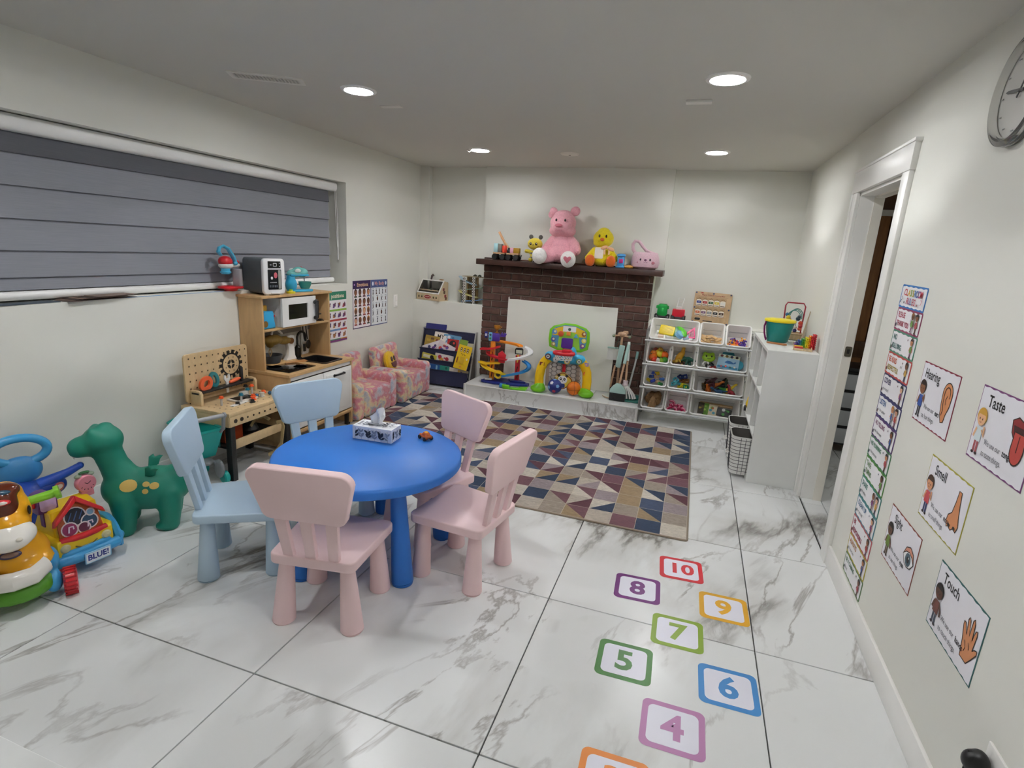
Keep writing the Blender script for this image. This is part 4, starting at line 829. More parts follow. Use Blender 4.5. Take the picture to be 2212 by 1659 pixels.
for s in (-1, 1):
    q = B(); q.cone((.255, s*.02, .395), (.256, s*.02, .378), .008, .001, mat('#f4f4f0', .4)); q.obj('tooth', dn)

# ---------------------------------------------------------------- ride-on toys in the left corner
YL, RD2, SKY, NAVY = mat('#e8c41c', .3, 'plastic'), mat('#c8242a', .3, 'plastic'), mat('#3d9ad0', .3, 'plastic'), mat('#1c3f9c', .35, 'plastic')
# yellow and blue ride-on car; local +x = front
ca = thing('ride_on_car', 'yellow and light blue ride-on toy car with a red-roofed front and BLUE! plate', 'ride-on toy', (.37, 1.435, 0), rz=-9)
def blk(els, vox, sm): v, f = blob(els, vox, sm); return v, f
q = B(); q.slab(rrect(.28, .22, .05, 6, (.05, 0)), .05, .115, SKY, .014, 3); q.obj('chassis', ca, label='light blue chassis')
q = B(); q.tube([(.02, .145, .075), (.13, .142, .075), (.175, .11, .075), (.188, 0, .075), (.175, -.11, .075), (.13, -.142, .075), (.02, -.145, .075)], .024, SKY, 12); q.obj('bumper', ca)
q = B(); q.slab([(.178, -.1), (.178, .1), (.14, .118), (-.07, .10), (-.07, -.10), (.14, -.118)], .085, .165, YL, .012, 3)
q.slab([(-.075, .09), (.155, .09), (.11, .27), (.03, .285), (-.045, .18)], -.085, .085, YL, .014, 3, X=frame((0, 0, 0), (1, 0, 0), (0, 0, 1))); q.obj('hood', ca, label='yellow hood')
FS = frame((.152, 0, .165), (0, 1, 0), (-.32, 0, 1))
q = B(FS); q.slab([(-.08, -.01), (.08, -.01), (.075, .07), (0, .135), (-.075, .07)], -.004, .003, mat('#a8501c', .5), .002); q.L = .004
for cx, cy, r_, c_ in ((-.01, .07, .036, '#1c1c2a'), (-.04, .025, .026, '#8a2a5a'), (.035, .035, .028, '#27435f'), (.01, .015, .02, '#5a1f3a'), (.045, .07, .012, '#7aa0c0')): q.flat(circ(r_ + .005, 18, (cx, cy)), pp('#d9d0d0')); q.flat(circ(r_, 18, (cx, cy)), pp(c_))
for k in range(3): q.line([(-.04 + .02*k, .055), (-.02 + .02*k, .09)], .004, pp('#3d5a8a'))
for cx in (-.035, .035): q.line([(cx - .012, .012), (cx - .006, .035), (cx + .008, .034), (cx + .008, .022)], .006, pp('#d8c8d8'))
q.obj('front_sticker', ca)
q = B(FS)
for s in (-1, 1): q.slab([(s*.092, .052), (s*.086, .075), (0, .158), (0, .132)][::s], -.006, .028, RD2, .004)
q.obj('roof_trim', ca, label='red gable roof edge'); q = B(FS); q.tube([(-.085, -.012, .008), (0, -.016, .014), (.085, -.012, .008)], .014, RD2, 10); q.obj('sill_bar', ca, label='red bar under the sticker')
for s in (-1, 1):
    q = B(); q.lathe([(0, 0), (.017, 0), (.019, .003), (.014, .009), (0, .012)], mat('#c9c39a', .25, 'plastic'), 20, frame((.176, s*.075, .128), (0, 1, 0), (0, 0, 1))); q.obj('headlight', ca)
q = B(frame((.1795, 0, .112), (0, 1, 0), (0, 0, 1))); q.tube([(-.04, .012, 0), (-.02, .0, .001), (.02, .0, .001), (.04, .012, 0)], .0025, mat('#6d5c1e', .5), 6); q.obj('smile', ca)
q = B(frame((.214, .02, .067), (0, 1, 0), (.1, 0, 1))); q.slab(rrect(.098, .052, .005), -.004, .002, mat('#8fc4e6', .3, 'plastic'), .001); q.L = .0022; q.flat(rrect(.09, .044, .004), pp('#e9f0f6')); q.text('BLUE!', .036, pp('#23308a'), (0, .001), .03, sx=.88); q.obj('number_plate', ca)
for x in (.075,):
    for s in (-1, 1):
        q = B(); q.lathe([(0, -.02), (.045, -.02), (.062, -.014), (.062, .014), (.045, .02), (0, .02)], mat('#1a2a66', .45, 'plastic'), 28, TR((x, s*.122, .063), rx=90)); q.lathe([(0, .0205), (.02, .0205), (.022, .024), (0, .026)], mat('#8a7a2a', .4), 12, TR((x, s*.122, .063), rx=-90*s)); q.obj('wheel', ca)
        q = B(); q.tube([(x + .082*cos(R(a)), s*.125, .063 + .088*sin(R(a))) for a in range(-8, 190, 12)], .018, SKY, 8, ry=.03); q.obj('mudguard', ca)
mb = B(); M0 = TR((.05, -.075, .265))
mb.slab([(-.035, 0), (.035, 0), (.035, .05)] + [(.035*cos(R(a)), .05 + .03*sin(R(a))) for a in range(15, 180, 15)] + [(-.035, .05)], -.045, .035, mat('#5e3578', .35, 'plastic'), .004, X=M0 @ frame((0, 0, 0), (0, 1, 0), (0, 0, 1))); mb.box((0, 0, -.03), (.03, .03, .08), mat('#5e3578', .35, 'plastic'), .004, X=M0)
o = mb.obj('mailbox', ca, label='purple toy letter box on the left side of the hood')
q = B(); q.box((.0, -.041, .045), (.04, .012, .035), RD2, .004, X=M0); q.obj('flag', o); q = B(M0 @ frame((.0365, 0, .0), (0, 1, 0), (0, 0, 1))); q.slab(rrect(.056, .062, .014, 4, (0, .04)), -.001, .002, mat('#b9a3cc', .35, 'plastic'), .001); q.obj('front_plate', o)
ck = B(); MC = TR((.035, .085, .325)); ck.lathe([(0, -.016), (.034, -.016), (.038, -.01), (.038, .012), (.034, .018)], mat('#d98a9a', .35, 'plastic'), 28, MC @ frame((0, 0, 0), (0, 1, 0), (0, 0, 1))); ck.box((0, 0, -.045), (.03, .05, .03), mat('#d98a9a', .35, 'plastic'), .006, X=MC)
o = ck.obj('toy_clock', ca, label='pink toy alarm clock on top of the hood')
q = B(MC @ frame((.0155, 0, 0), (0, 1, 0), (0, 0, 1))); q.flat(circ(.031, 24), pp('#f0e4e6'))
for k in range(12): q.line([(.022*cos(R(30*k)), .022*sin(R(30*k))), (.028*cos(R(30*k)), .028*sin(R(30*k)))], .003, pp('#3a2030'))
q.line([(0, 0), (-.010, .008)], .003, pp('#2a1822')); q.line([(0, 0), (.014, .010)], .003, pp('#2a1822')); q.obj('dial', o)
q = B(MC); 
for s in (-1, 1): q.ell((0, s*.024, .036), (.012, .014, .009), mat('#8fa08a', .35, 'plastic'))
q.ell((0, 0, .048), (.01, .022, .006), mat('#2f6a3a', .4, 'plastic')); q.obj('bells', o)
# blue ride-on behind with a ring handle
rb = thing('blue_ride_on', 'blue ride-on toy with a big light blue ring handle, behind the yellow toys', 'ride-on toy', (.155, 1.415, 0), rz=-15)
q = B(); v_, f_ = blk([((0, 0, .19), (.09, .12, .12)), ((0.02, .09, .27), (.045, .075, .05)), ((.02, 0, .13), (.10, .11, .07))], .012, 8); q.add(v_, f_, NAVY); q.obj('body', rb)
q = B(); v_, f_ = blk([((-.05, .02, .345), (.035, .085, .07))], .010, 6); q.add(v_, f_, mat('#3f8cc6', .35, 'plastic')); q.obj('backrest', rb)
q = B(TR((-.05, .03, .438), rx=-6)); q.tube([(0, .098*cos(t), .058*sin(t)) for t in [2*pi*k/32 for k in range(32)]], .019, SKY, 12, True); q.obj('ring_handle', rb, label='light blue oval ring handle')
q = B(); q.tube([(.03, .06, .29), (.04, .10, .305), (.05, .16, .325), (.055, .205, .345)], [.028, .024, .018, .015], mat('#1f4fb8', .35, 'plastic'), 12); q.ell((.055, .206, .3455), .0155, mat('#1f4fb8', .35, 'plastic')); q.obj('handlebar', rb)
q = B(); q.lathe([(0, .0), (.026, 0), (.028, .003), (0, .004)], mat('#c96f63', .4), 24, frame((.062, .115, .272), (-.5, .85, 0), (0, 0, 1)) @ Mx.Diagonal((1, .75, 1, 1))); q.lathe([(0, .004), (.018, .004), (.018, .0055), (0, .006)], mat('#e8d8d0', .4), 20, frame((.062, .115, .272), (-.5, .85, 0), (0, 0, 1)) @ Mx.Diagonal((1, .6, 1, 1))); q.obj('badge', rb)
for x in (-.06, .06):
    for s in (-1, 1): q = B(); q.lathe([(0, -.018), (.05, -.018), (.055, -.01), (.055, .01), (.05, .018), (0, .018)], mat('#17265a', .45, 'plastic'), 24, TR((x, s*.1, .055), rx=90)); q.obj('wheel', rb)
# pony walker at the frame edge; local +x = front
wk = thing('pony_walker', 'yellow pony-shaped push toy with brown mane, white muzzle and red wheels', 'ride-on toy', (.505, 1.175, 0), rz=-32); OY, BRN, WH2 = mat('#e2a11c', .22, 'plastic'), mat('#5c2510', .15, 'plastic'), mat('#eeeae2', .2, 'plastic')
q = B(); v_, f_ = blk([((0, 0, .20), (.11, .11, .07)), ((.02, 0, .245), (.075, .085, .07)), ((.04, .03, .17), (.09, .09, .04))], .010, 7); q.add(v_, f_, OY); q.obj('chest', wk)
q = B(); v_, f_ = blk([((.0, 0, .36), (.075, .075, .10)), ((.04, 0, .33), (.075, .072, .06)), ((0, 0, .43), (.06, .06, .05))], .009, 6); q.add(v_, f_, OY); q.obj('head', wk)
q = B(); v_, f_ = blk([((.075, 0, .30), (.062, .085, .056)), ((.10, 0, .29), (.05, .07, .042))], .008, 6); q.add(v_, f_, WH2); o = q.obj('muzzle', wk, label='glossy white muzzle')
for s in (-1, 1): q = B(); q.ell((.145, s*.035, .305), (.008, .01, .007), mat('#d9d2c6', .3, 'plastic')); q.obj('nostril', o)
q = B(); v_, f_ = blk([((.045, -.01, .41), (.04, .055, .07)), ((.055, -.005, .375), (.03, .042, .03)), ((.02, 0, .455), (.04, .055, .03))], .008, 5); q.add(v_, f_, BRN); o = q.obj('mane', wk, label='brown mane with buttons')
q = B(); q.ell((.082, 0, .432), (.012, .026, .011), RD2); q.ell((.094, 0, .434), (.003, .017, .006), WH2); q.ell((.062, 0, .463), (.012, .028, .009), mat('#2a4a5e', .25, 'plastic')); q.ell((.02, -.04, .49), (.02, .03, .012), mat('#2f7a4a', .3, 'plastic')); q.obj('button', o)
for s in (-1, 1): q = B(); q.ell((.052, s*.068, .375), (.012, .006, .018), mat('#141010', .2)); q.obj('eye', wk)
q = B()
q.tube([(-.01, -.15, .385), (-.01, -.07, .385), (-.01, .07, .385), (-.01, .15, .40)], .017, mat('#7fbf2a', .35, 'plastic'), 12); q.cone((-.01, .145, .399), (-.01, .16, .402), .026, .026, mat('#7fbf2a', .35, 'plastic')); q.obj('handlebar', wk, label='lime green handlebar')
q = B(); q.ell((.106, 0, .235), (.006, .033, .015), mat('#3f3452', .3), rot=(0, -25, 0)); q.ell((.108, 0, .236), (.006, .026, .010), mat('#8a6a5a', .3), rot=(0, -25, 0)); q.obj('badge', wk)
q = B(); q.tube([(.085, -.10, .14), (.13, -.06, .145), (.15, 0, .148), (.13, .055, .145), (.085, .095, .158)], [.022, .03, .034, .03, .018], WH2, 12, ry=.034); q.obj('bumper', wk, label='white bumper band')
q = B(); els = [((.10*cos(t)+.02, .085*sin(t), .075), (.035, .04, .035)) for t in [R(a) for a in range(-90, 91, 20)]] + [((.02, 0, .07), (.10, .085, .05))]
v_, f_ = blk(els, .010, 3); q.add(v_, f_, mat('#4f8f1c', .5, 'plastic')); q.obj('grass_base', wk, label='green sculpted grass base')
for s in (-1, 1):
    q = B(); v_, f_ = blk([((.0, s*.10, .13), (.06, .03, .05)), ((.05, s*.105, .06), (.045, .03, .045))], .009, 4); q.add(v_, f_, SKY); o = q.obj('axle_arm', wk, label='light blue wheel arm')
    q = B(); q.lathe([(0, -.022), (.04, -.022), (.052, -.014), (.052, .014), (.04, .022), (0, .022)], RD2, 28, TR((.065, s*.155, .052), rx=90))
    for k in range(18): q.box((.065 + .052*cos(R(20*k)), s*.155, .052 + .052*sin(R(20*k))), (.006, .04, .006), mat('#a81c22', .5, 'plastic'))
    q.obj('wheel', wk)
for s in (-1, 1): q = B(); q.lathe([(0, -.018), (.05, -.018), (.05, .018), (0, .018)], RD2, 24, TR((-.12, s*.12, .05), rx=90)); q.obj('rear_wheel', wk)
B().box((-.06, 0, .09), (.16, .2, .06), SKY, .015).obj('rear_frame', wk)

# ---------------------------------------------------------------- tie-dye armchairs, cushion
TD = mat('#d0808a', .95, 'tiedye')
def armchair(label, loc, rz, sc_=1, first=None):
    t = thing('child_armchair', label, 'armchair', loc, rz, 'plush children\'s armchairs')   # local +x = front
    W_ = .58
    B().box((.01, 0, .125), (.36, W_ - .20, .235), TD, .035, 4).obj('seat', t)
    q = B(TR((-.155, 0, .235), ry=-9)); q.box((0, 0, .02), (.10, W_ - .16, .44), TD, .04, 4); q.obj('backrest', t)
    for s in (-1, 1): B().box((0, s*(W_/2 - .055), .155), (.37, .105, .305), TD, .035, 4).obj('armrest', t)
    B().box((0, 0, .015), (.34, W_ - .06, .02), mat('#3a3236', .8)).obj('base', t); return t
a1 = armchair('plush tie-dye child armchair right beside the toy kitchen, seat empty', (.235, 3.875, 0), -3)
a2 = clone(a1, (.265, 4.485, 0), 2, 'plush tie-dye child armchair holding the yellow face cushion')
em = thing('emoji_cushion', 'round yellow plush cushion with a laughing face on the armchair', 'cushion', (.205, 4.40, .335), rz=0)
em.rotation_euler = (R(0), R(-16), R(10))
q = B(); q.lathe([(0, -.035), (.06, -.033), (.09, -.024), (.1, 0), (.09, .024), (.06, .033), (0, .035)], mat('#e6b710', .9, 'fur', s=160), 40, frame((0, 0, 0), (0, 1, 0), (0, 0, 1))); q.obj('cushion', em)
q = B(frame((.0345, 0, 0), (0, 1, 0), (0, 0, 1))); BKc2 = cl('#3a140c'); 
q.X = q.X @ Mx.Translation((0, 0, -.002))
for s in (-1, 1): q.slab([(s*(.03 + .02*cos(R(a))), .022 + .024*sin(R(a))) for a in range(0, 360, 24)], 0, .006, BKc2)
q.slab([(-.06, -.008), (.06, -.008)] + [(.06*cos(R(a)), -.008 - .055*sin(R(a))) for a in range(12, 180, 12)], 0, .006, cl('#5a1410')); q.obj('face', em)

# ---------------------------------------------------------------- sling book rack with books
br = thing('book_rack', 'navy sling book rack with grey side frames under the corner ledge', 'book rack', (.457, 5.07, 0)); NV, GF = cl('#14183a'), mat('#a9a7a4', .5)
RWX = .60
for s in (-1, 1):
    q = B(frame((s*RWX/2, 0, 0), (0, 1, 0), (0, 0, 1))); q.ring([(-.09, 0), (.115, 0), (.115, .57), (.075, .57)], [(-.066, .02), (.095, .02), (.095, .55), (.085, .55)], -.006, .006, GF); q.obj('side_frame', br)
    q = B(frame((s*RWX/2, 0, 0), (0, 1, 0), (0, 0, 1))); q.slab([(-.06, .02), (.095, .02), (.095, .54), (.085, .54)], -.002, .002, mat('#5d5852', .8)); q.obj('side_panel', br)
tiers = [(-.10, .02, .165), (-.062, .10, .256), (-.022, .19, .365), (.065, .28, .555)]
for y, z0, z1 in tiers:
    q = B(); q.add([(-RWX/2+.008, y, z0), (RWX/2-.008, y, z0), (RWX/2-.008, y + .02, z1), (-RWX/2+.008, y + .02, z1), (-RWX/2+.008, y + .05, z0), (RWX/2-.008, y + .05, z0)], [(0, 1, 2, 3), (0, 4, 5, 1)], NV); q.tube([(-RWX/2, y + .02, z1), (RWX/2, y + .02, z1)], .006, NV, 8); q.obj('pocket', br)
def book(x, y, z, w_, h_, col, tilt, label, draw=None, lean=-14, th=.008, grp='picture books in the navy rack'):
    if z < .17 and z < .2: lean = -5
    t = thing('book', label, 'book', group=grp); t.matrix_world = Mx.Translation((.457 + x, 5.07 + y, z)) @ Euler((R(90 + lean), 0, 0)).to_matrix().to_4x4() @ Mx.Rotation(R(tilt), 4, 'Z')
    B().slab(rrect(w_, h_, .006, 3, (0, h_/2)), -th, 0, mat(col, .35, 'paper'), .001, 1).obj('cover', t); B().box((.001, h_/2, -th/2), (w_ - .001, h_ - .004, th*.6), pp('#e6e2d8')).obj('pages', t)
    if draw: q = B(Mx.Translation((0, h_/2, 0))); q.L = .0003; draw(q); q.obj('cover_print', t)
def dots(cols, seed, w_, h_, n=9):
    def f(q):
        r_ = random.Random(seed)
        for k in range(n):
            x, y, s = r_.uniform(-.36, .36)*w_, r_.uniform(-.36, .36)*h_, r_.uniform(.07, .14)*min(w_, h_); c_ = pp(r_.choice(cols)); q.flat(circ(s, 14, (x, y)) if r_.random() < .6 else rrect(s*2.2, s*1.2, s*.2, 2, (x, y)), c_)
    return f
book(-.17, .055, .33, .24, .29, '#23256a', 0, 'tall indigo book at the back left of the navy rack', dots(['#3a3c8a', '#8a8ab0', '#c9b060'], 1, .2, .25, 6))
def my(q): q.flat(rrect(.13, .13, .004), pp('#e9e2da')); q.text('MY', .06, pp('#201c1c'), (0, .045), .012)
book(-.10, .034, .355, .15, .185, '#d9d0c6', -4, 'white book titled MY in the top row of the rack', my)
book(-.19, .026, .33, .17, .165, '#a88a3a', -4, 'brown and yellow landscape book at the top left of the rack', dots(['#6a4a2a', '#c9a84a', '#7a3a2a'], 2, .17, .15))
book(.03, .03, .34, .20, .185, '#5f93b8', -4, 'sky blue picture book right of the MY book', dots(['#9ac0d8', '#3a6a90', '#d8e0e6'], 3, .2, .18))
book(.055, .016, .32, .13, .165, '#a8221f', -2, 'red and black book in front of the sky blue one', lambda q: (q.flat(circ(.04, 20, (0, .03)), pp('#1a1414')), q.flat(circ(.012, 12, (.012, .042)), pp('#c9382f'))))
book(.165, .024, .34, .09, .15, '#7f9a3a', -6, 'small green patterned book in the top row, right side', dots(['#3a6a9a', '#c9c04a'], 4, .08, .12, 5))
book(.235, .026, .33, .10, .13, '#b9b39a', 0, 'pale speckled book at the top right end of the rack', dots(['#5a6a3a', '#8a7a5a'], 5, .11, .12, 6))
book(-.13, -.004, .285, .21, .15, '#e4dde2', 22, 'white book with purple and red animals, leaning left in the second row', dots(['#6a3a8a', '#b03a4a', '#3a3a6a', '#c87a3a'], 6, .2, .14, 14))
book(-.045, -.012, .275, .20, .17, '#d8ccd0', -20, 'white patterned book with a grey spine, leaning right in the second row', dots(['#8a2a5a', '#c84a4a', '#5a4a9a', '#e0a040'], 7, .2, .15, 14))
book(.145, -.012, .27, .12, .16, '#b9cfdc', -24, 'light blue leaning book with orange letters in the second row', dots(['#c8703a', '#d8a85a', '#7a8a9a'], 8, .12, .15, 6))
book(-.19, -.034, .165, .17, .15, '#cfc34a', -8, 'yellow and white book with a black blob in the third row', lambda q: (q.flat(rrect(.08, .03, .004, 2, (-.03, .045)), pp('#e6e2c9')), q.flat(circ(.022, 16, (.03, .045)), pp('#191512')), q.flat(circ(.015, 16, (.05, .03)), pp('#191512'))))
book(-.015, -.033, .165, .21, .16, '#e4dcd8', -5, 'white book crowded with red and black figures in the third row', dots(['#b02a3a', '#2a2426', '#d89a3a', '#5a3a7a'], 9, .2, .15, 16))
def yb(q):
    for i in range(3):
        for j in range(2): q.flat(circ(.012, 12, (-.036 + i*.036, .085 - j*.022)), pp('#4a2a1c')); q.flat(circ(.007, 10, (-.036 + i*.036, .083 - j*.022)), pp('#d9c9a0'))
    for k in range(4): q.flat(circ(.005, 8, (-.02 + k*.013, .035 - (k % 2)*.01)), pp('#5a4a1a'))
    q.flat(rrect(.05, .07, .002, 1, (0, -.03)), pp('#c9a21c')); q.flat(rrect(.012, .06, .002, 1, (-.05, -.035)), pp('#8a4a1c')); q.flat(rrect(.014, .02, .002, 1, (.05, -.01)), pp('#e8e0d8')); q.flat(rrect(.02, .014, .002, 1, (0, -.095)), pp('#d88a4a'))
book(.215, -.118, .215, .15, .245, '#e0bb1c', -9, 'bright yellow workbook hanging over the rack pockets', yb)
book(-.10, -.074, .095, .20, .125, '#2a5a9a', -3, 'blue book with a white moon in the bottom row', lambda q: (q.flat(circ(.024, 18, (-.06, .03)), pp('#d0dce8')), q.flat(rrect(.02, .05, .006, 2, (.03, .03)), pp('#8fb8d0'))))
book(.02, -.075, .09, .11, .125, '#2f8a78', -3, 'green book beside the moon book in the bottom row', dots(['#bfe0d0', '#1c5a4a'], 10, .1, .12, 6))
book(.12, -.073, .085, .17, .12, '#dcd6ca', -4, 'white book with red and green pictures in the bottom row', dots(['#b02a2a', '#3a7a3a', '#c9a24a'], 11, .17, .11, 10))
book(.235, -.076, .08, .09, .115, '#b0a48c', -6, 'small beige patterned book at the bottom right of the rack', dots(['#5a4a6a', '#6a7a5a'], 12, .09, .1, 6))

# ---------------------------------------------------------------- toys on the left ledge
LZ = .849
bk = thing('toy_bakery', 'wooden toy bakery counter with slanted clear front on the corner ledge', 'toy bakery', (.185, 5.285, LZ), rz=-14); BW = wd('#cbb593', sv=(6, 6, 2), dk=.9)
for s in (-1, 1): q = B(frame((s*.145, 0, 0), (0, 1, 0), (0, 0, 1))); q.slab([(-.075, 0), (.075, 0), (.075, .19), (.01, .205), (-.075, .075)], -.005, .005, BW, .001); q.obj('side_panel', bk)
B().box((0, -.073, .035), (.30, .01, .07), BW, .002).obj('front_panel', bk); B().box((0, .07, .1), (.29, .008, .19), mat('#8f8a80', .7)).obj('back_panel', bk); B().box((0, 0, .004), (.29, .14, .008), BW).obj('floor_panel', bk)
B().box((0, -.01, .085), (.285, .11, .008), BW, .002).obj('shelf', bk); B().box((0, -.055, .10), (.285, .008, .018), BW, .001).obj('shelf_lip', bk)
q = B(frame((0, -.032, .14), (1, 0, 0), (0, .085, .13))); q.ring(rrect(.30, .165, .004, 1), rrect(.275, .14, .004, 1), -.004, .004, mat('#ebe9e4', .4)); q.obj('slanted_frame', bk, label='white slanted front frame')
q = B(frame((0, -.032, .14), (1, 0, 0), (0, .085, .13))); q.box((0, 0, 0), (.275, .14, .002), mat('#ffffff', .03, 'clear')); q.obj('pane', bk)
q = B(frame((0, -.0785, .035), (1, 0, 0), (0, 0, 1))); q.flat(circ(.05, 28, ry=.022), pp('#e6d8c4')); q.flat(circ(.046, 28, ry=.019), pp('#9a2a2f')); q.line([(-.03, -.003), (-.02, .006), (-.012, -.004), (-.004, .006), (.004, -.004), (.014, .005), (.03, -.002)], .005, pp('#ecd9c9'))
for x in (-.12, -.078, .082, .12): q.flat(circ(.010, 10, (x, 0), .014), pp('#5a3a28')); q.flat(circ(.006, 8, (x, .008)), pp('#8fae7a'))
q.obj('sign_print', bk)
q = B(frame((.1505, 0, .07), (0, 1, 0), (0, 0, 1))); 
for y, c_ in ((.05, '#7a3a3a'), (.02, '#5a4632'), (-.02, '#8a3038'), (-.045, '#6a4a3a')): q.flat(rrect(.03, .03, .006, 2, (.02 - y*.4, y)), pp(c_))
q.obj('side_print', bk)
for k, (x, c_, lb) in enumerate(((-.09, '#6b3f24', 'brown toy bun at the left on the toy bakery shelf'), (-.03, '#6f9a82', 'green toy pastry in the middle of the toy bakery'), (.03, '#4f2c1c', 'dark brown toy bun in the middle of the toy bakery'), (.09, '#e6dfd2', 'white toy bun at the right on the toy bakery shelf'))):
    v = TR(rz=-14) @ V((x, -.01, .092 + .0)); tag(B().ell((0, 0, .012), (.026, .022, .016), mat(c_, .5)).obj('toy_bun', loc=(.185 + v.x, 5.285 + v.y, LZ + v.z - .0025)), lb, 'toy food')
q = B(); v = TR(rz=-14) @ V((-.065, .045, 0)); q.tube([(0, 0, 0), (.004, 0, .09), (.012, 0, .125), (.03, 0, .14)], [.008, .009, .012, .014], mat('#5b4d4f', .5), 10); tag(q.obj('toy_scoop', loc=(.185 + v.x, 5.285 + v.y, LZ + .12)), 'dark handled toy standing behind the toy bakery', 'toy')
tag(B().box((0, 0, .012), (.035, .03, .025), wd('#b08a5a')).obj('wooden_cube', loc=(.265, 5.33, LZ + .195)), 'small wooden cube on top of the toy bakery', 'block')
rp = thing('car_ramp', 'wooden car ramp tower with black and white checked posts and pastel tracks', 'toy ramp', (.62, 5.29, LZ), rz=-4)
for x in (-.055, .055):
    q = B(); q.box((x, -.045, .135), (.026, .012, .27), mat('#e9e7e2', .4)); o = q.obj('post', rp); q = B(frame((x, -.0514, 0), (1, 0, 0), (0, 0, 1))); q.L = .0002
    for k in range(20):
        for c_ in range(3):
            if (k + c_) % 2 == 0: z0 = .004 + k*.0132; x0 = -.013 + c_*.00867; q.add([(x0, z0, .0004), (x0+.00867, z0, .0004), (x0+.00867, z0+.0132, .0004), (x0, z0+.0132, .0004)], [(0, 1, 2, 3)], pp('#1b1b1f'))
    q.obj('checks', o)
for x in (-.055, .055): B().box((x, .04, .135), (.02, .012, .27), wd('#a8895a')).obj('post', rp)
for k in range(5): B().box((-.05 + k*.025, .05, .135), (.02, .006, .26), wd('#8a6c42')).obj('back_slat', rp)
B().box((.02, 0, .275), (.20, .09, .008), wd('#a89a7a'), .002).obj('top_deck', rp)
for (x0, z0), (x1, z1), c_, dx in (((-.13, .265), (.06, .185), '#a9c4d2', 1), ((.14, .17), (-.06, .135), '#8fae9a', -1), ((-.13, .12), (.08, .06), '#d8cf8a', 1), ((.14, .05), (-.09, .012), '#6a8fc0', -1)):
    q = B(); n = 8; pts = [(x0 + (x1-x0)*k/n, -.0, z0 + (z1-z0)*(k/n)**.6) for k in range(n+1)]
    vs = []; [vs.extend([(x, -.03, z), (x, .03, z), (x, .03, z + .008), (x, -.03, z + .008)]) for x, _, z in pts]; fs = [(0, 1, 2, 3), (4*n, 4*n+3, 4*n+2, 4*n+1)]
    for k in range(n):
        for j in range(4): fs.append((4*k+j, 4*k+(j+1) % 4, 4*k+4+(j+1) % 4, 4*k+4+j))
    q.add(vs, fs, mat(c_, .4)); q.obj('track', rp)
for z in (.185, .05): q = B(frame((-.115, 0, z), (0, 1, 0), (0, 0, 1))); q.slab(rrect(.07, .1, .01), -.002, .002, mat('#cfcbc0', .3, 'clear', t=.3)); q.X = q.X; q.obj('catch_panel', rp)
for k, (x, y, lb) in enumerate(((.07, -.01, 'left dark toy car on the roof of the ramp tower'), (.115, .0, 'right dark toy car on the roof of the ramp tower'))):
    o = tag(B().box((0, 0, .009), (.036, .02, .010), mat('#4a4a33', .4), .003).obj('toy_car', loc=(.62 + x - .02, 5.285 + y, LZ + .279)), lb, 'toy car'); B().box((0, 0, .016), (.018, .018, .008), mat('#3a3b2a', .4), .003).obj('cabin', o)
    for sx in (-.011, .011): q = B(); q.cone((sx, -.011, .005), (sx, .011, .005), .0052, .0052, mat('#141414', .5)); q.obj('wheels', o)

# ---------------------------------------------------------------- plush toys and toys on the mantel
MZ = 1.314
be = thing('teddy_bear', 'large pink plush bear with white feet sitting on the mantel', 'plush toy', (1.575, 5.20, MZ), rz=-4); PKF = mat('#e2a3ae', .95, 'fur'); PKD = mat('#c96f7e', .9, 'cloth'); WHF = mat('#efe9e6', .95, 'fur')
v_, f_ = blob([((0, 0, .13), (.115, .09, .13)), ((0, -.02, .09), (.12, .10, .09)), ((0, -.005, .24), (.075, .065, .06)),
    ('t', [(-.085, -.01, .22), (-.14, -.05, .14), (-.155, -.10, .09)], [.045, .042, .04]), ('t', [(.085, -.01, .22), (.135, -.03, .17), (.155, -.06, .13)], [.045, .05, .05]),
    ('t', [(-.08, -.06, .06), (-.13, -.16, .055)], [.062, .06]), ('t', [(.08, -.06, .06), (.12, -.17, .045)], [.062, .06])], .010, 6); B().add(v_, f_, PKF).obj('body', be)
v_, f_ = blob([((0, -.02, .375), (.125, .10, .10)), ((0, -.085, .335), (.085, .05, .055)), ((-.03, -.02, .30), (.10, .085, .06)), ((.03, -.02, .30), (.10, .085, .06)), ((0, -.01, .43), (.10, .085, .06))], .010, 6); hd = B().add(v_, f_, PKF).obj('head', be)
v_, f_ = blob([((-.10, -.015, .475), (.045, .026, .035), (0, 35, 0)), ((-.118, -.035, .445), (.03, .02, .035), (0, 15, 0))], .008, 4); B().add(v_, f_, PKF).obj('ear', be, label='folded left ear')
v_, f_ = blob([((.105, -.01, .48), (.05, .03, .045), (0, -25, 0))], .008, 4); B().add(v_, f_, PKF).obj('ear', be)
for x in (-.038, .048): B().ell((x, -.117, .393), (.0085, .006, .013), mat('#1c1214', .2)).obj('eye', hd)
q = B(); q.ell((-.005, -.138, .345), (.036, .014, .016), PKD); q.obj('nose', hd, label='rose nose'); q = B(); q.tube([(-.035, -.136, .30), (-.02, -.139, .295), (-.005, -.14, .305), (.012, -.139, .295), (.03, -.136, .30)], .0022, PKD, 6); q.obj('mouth', hd)
for i, (x, y, z) in enumerate(((-.15, -.20, .062), (.135, -.215, .035))):
    q = B(); v_, f_ = blob([((x, y, z + (.012 if i else 0)), (.073, .045, .075))], .010, 3); q.add(v_, f_, WHF); o = q.obj('foot', be, label='white foot' + (' with a rose heart' if i else ''))
q = B(frame((.14, -.2615, .046), (1, 0, 0), (0, 0, 1))); q.slab([(0, -.034), (.035, .004), (.034, .022), (.018, .028), (0, .016), (-.018, .028), (-.034, .022), (-.035, .004)], -.006, .003, PKD, .001); q.obj('heart', o)
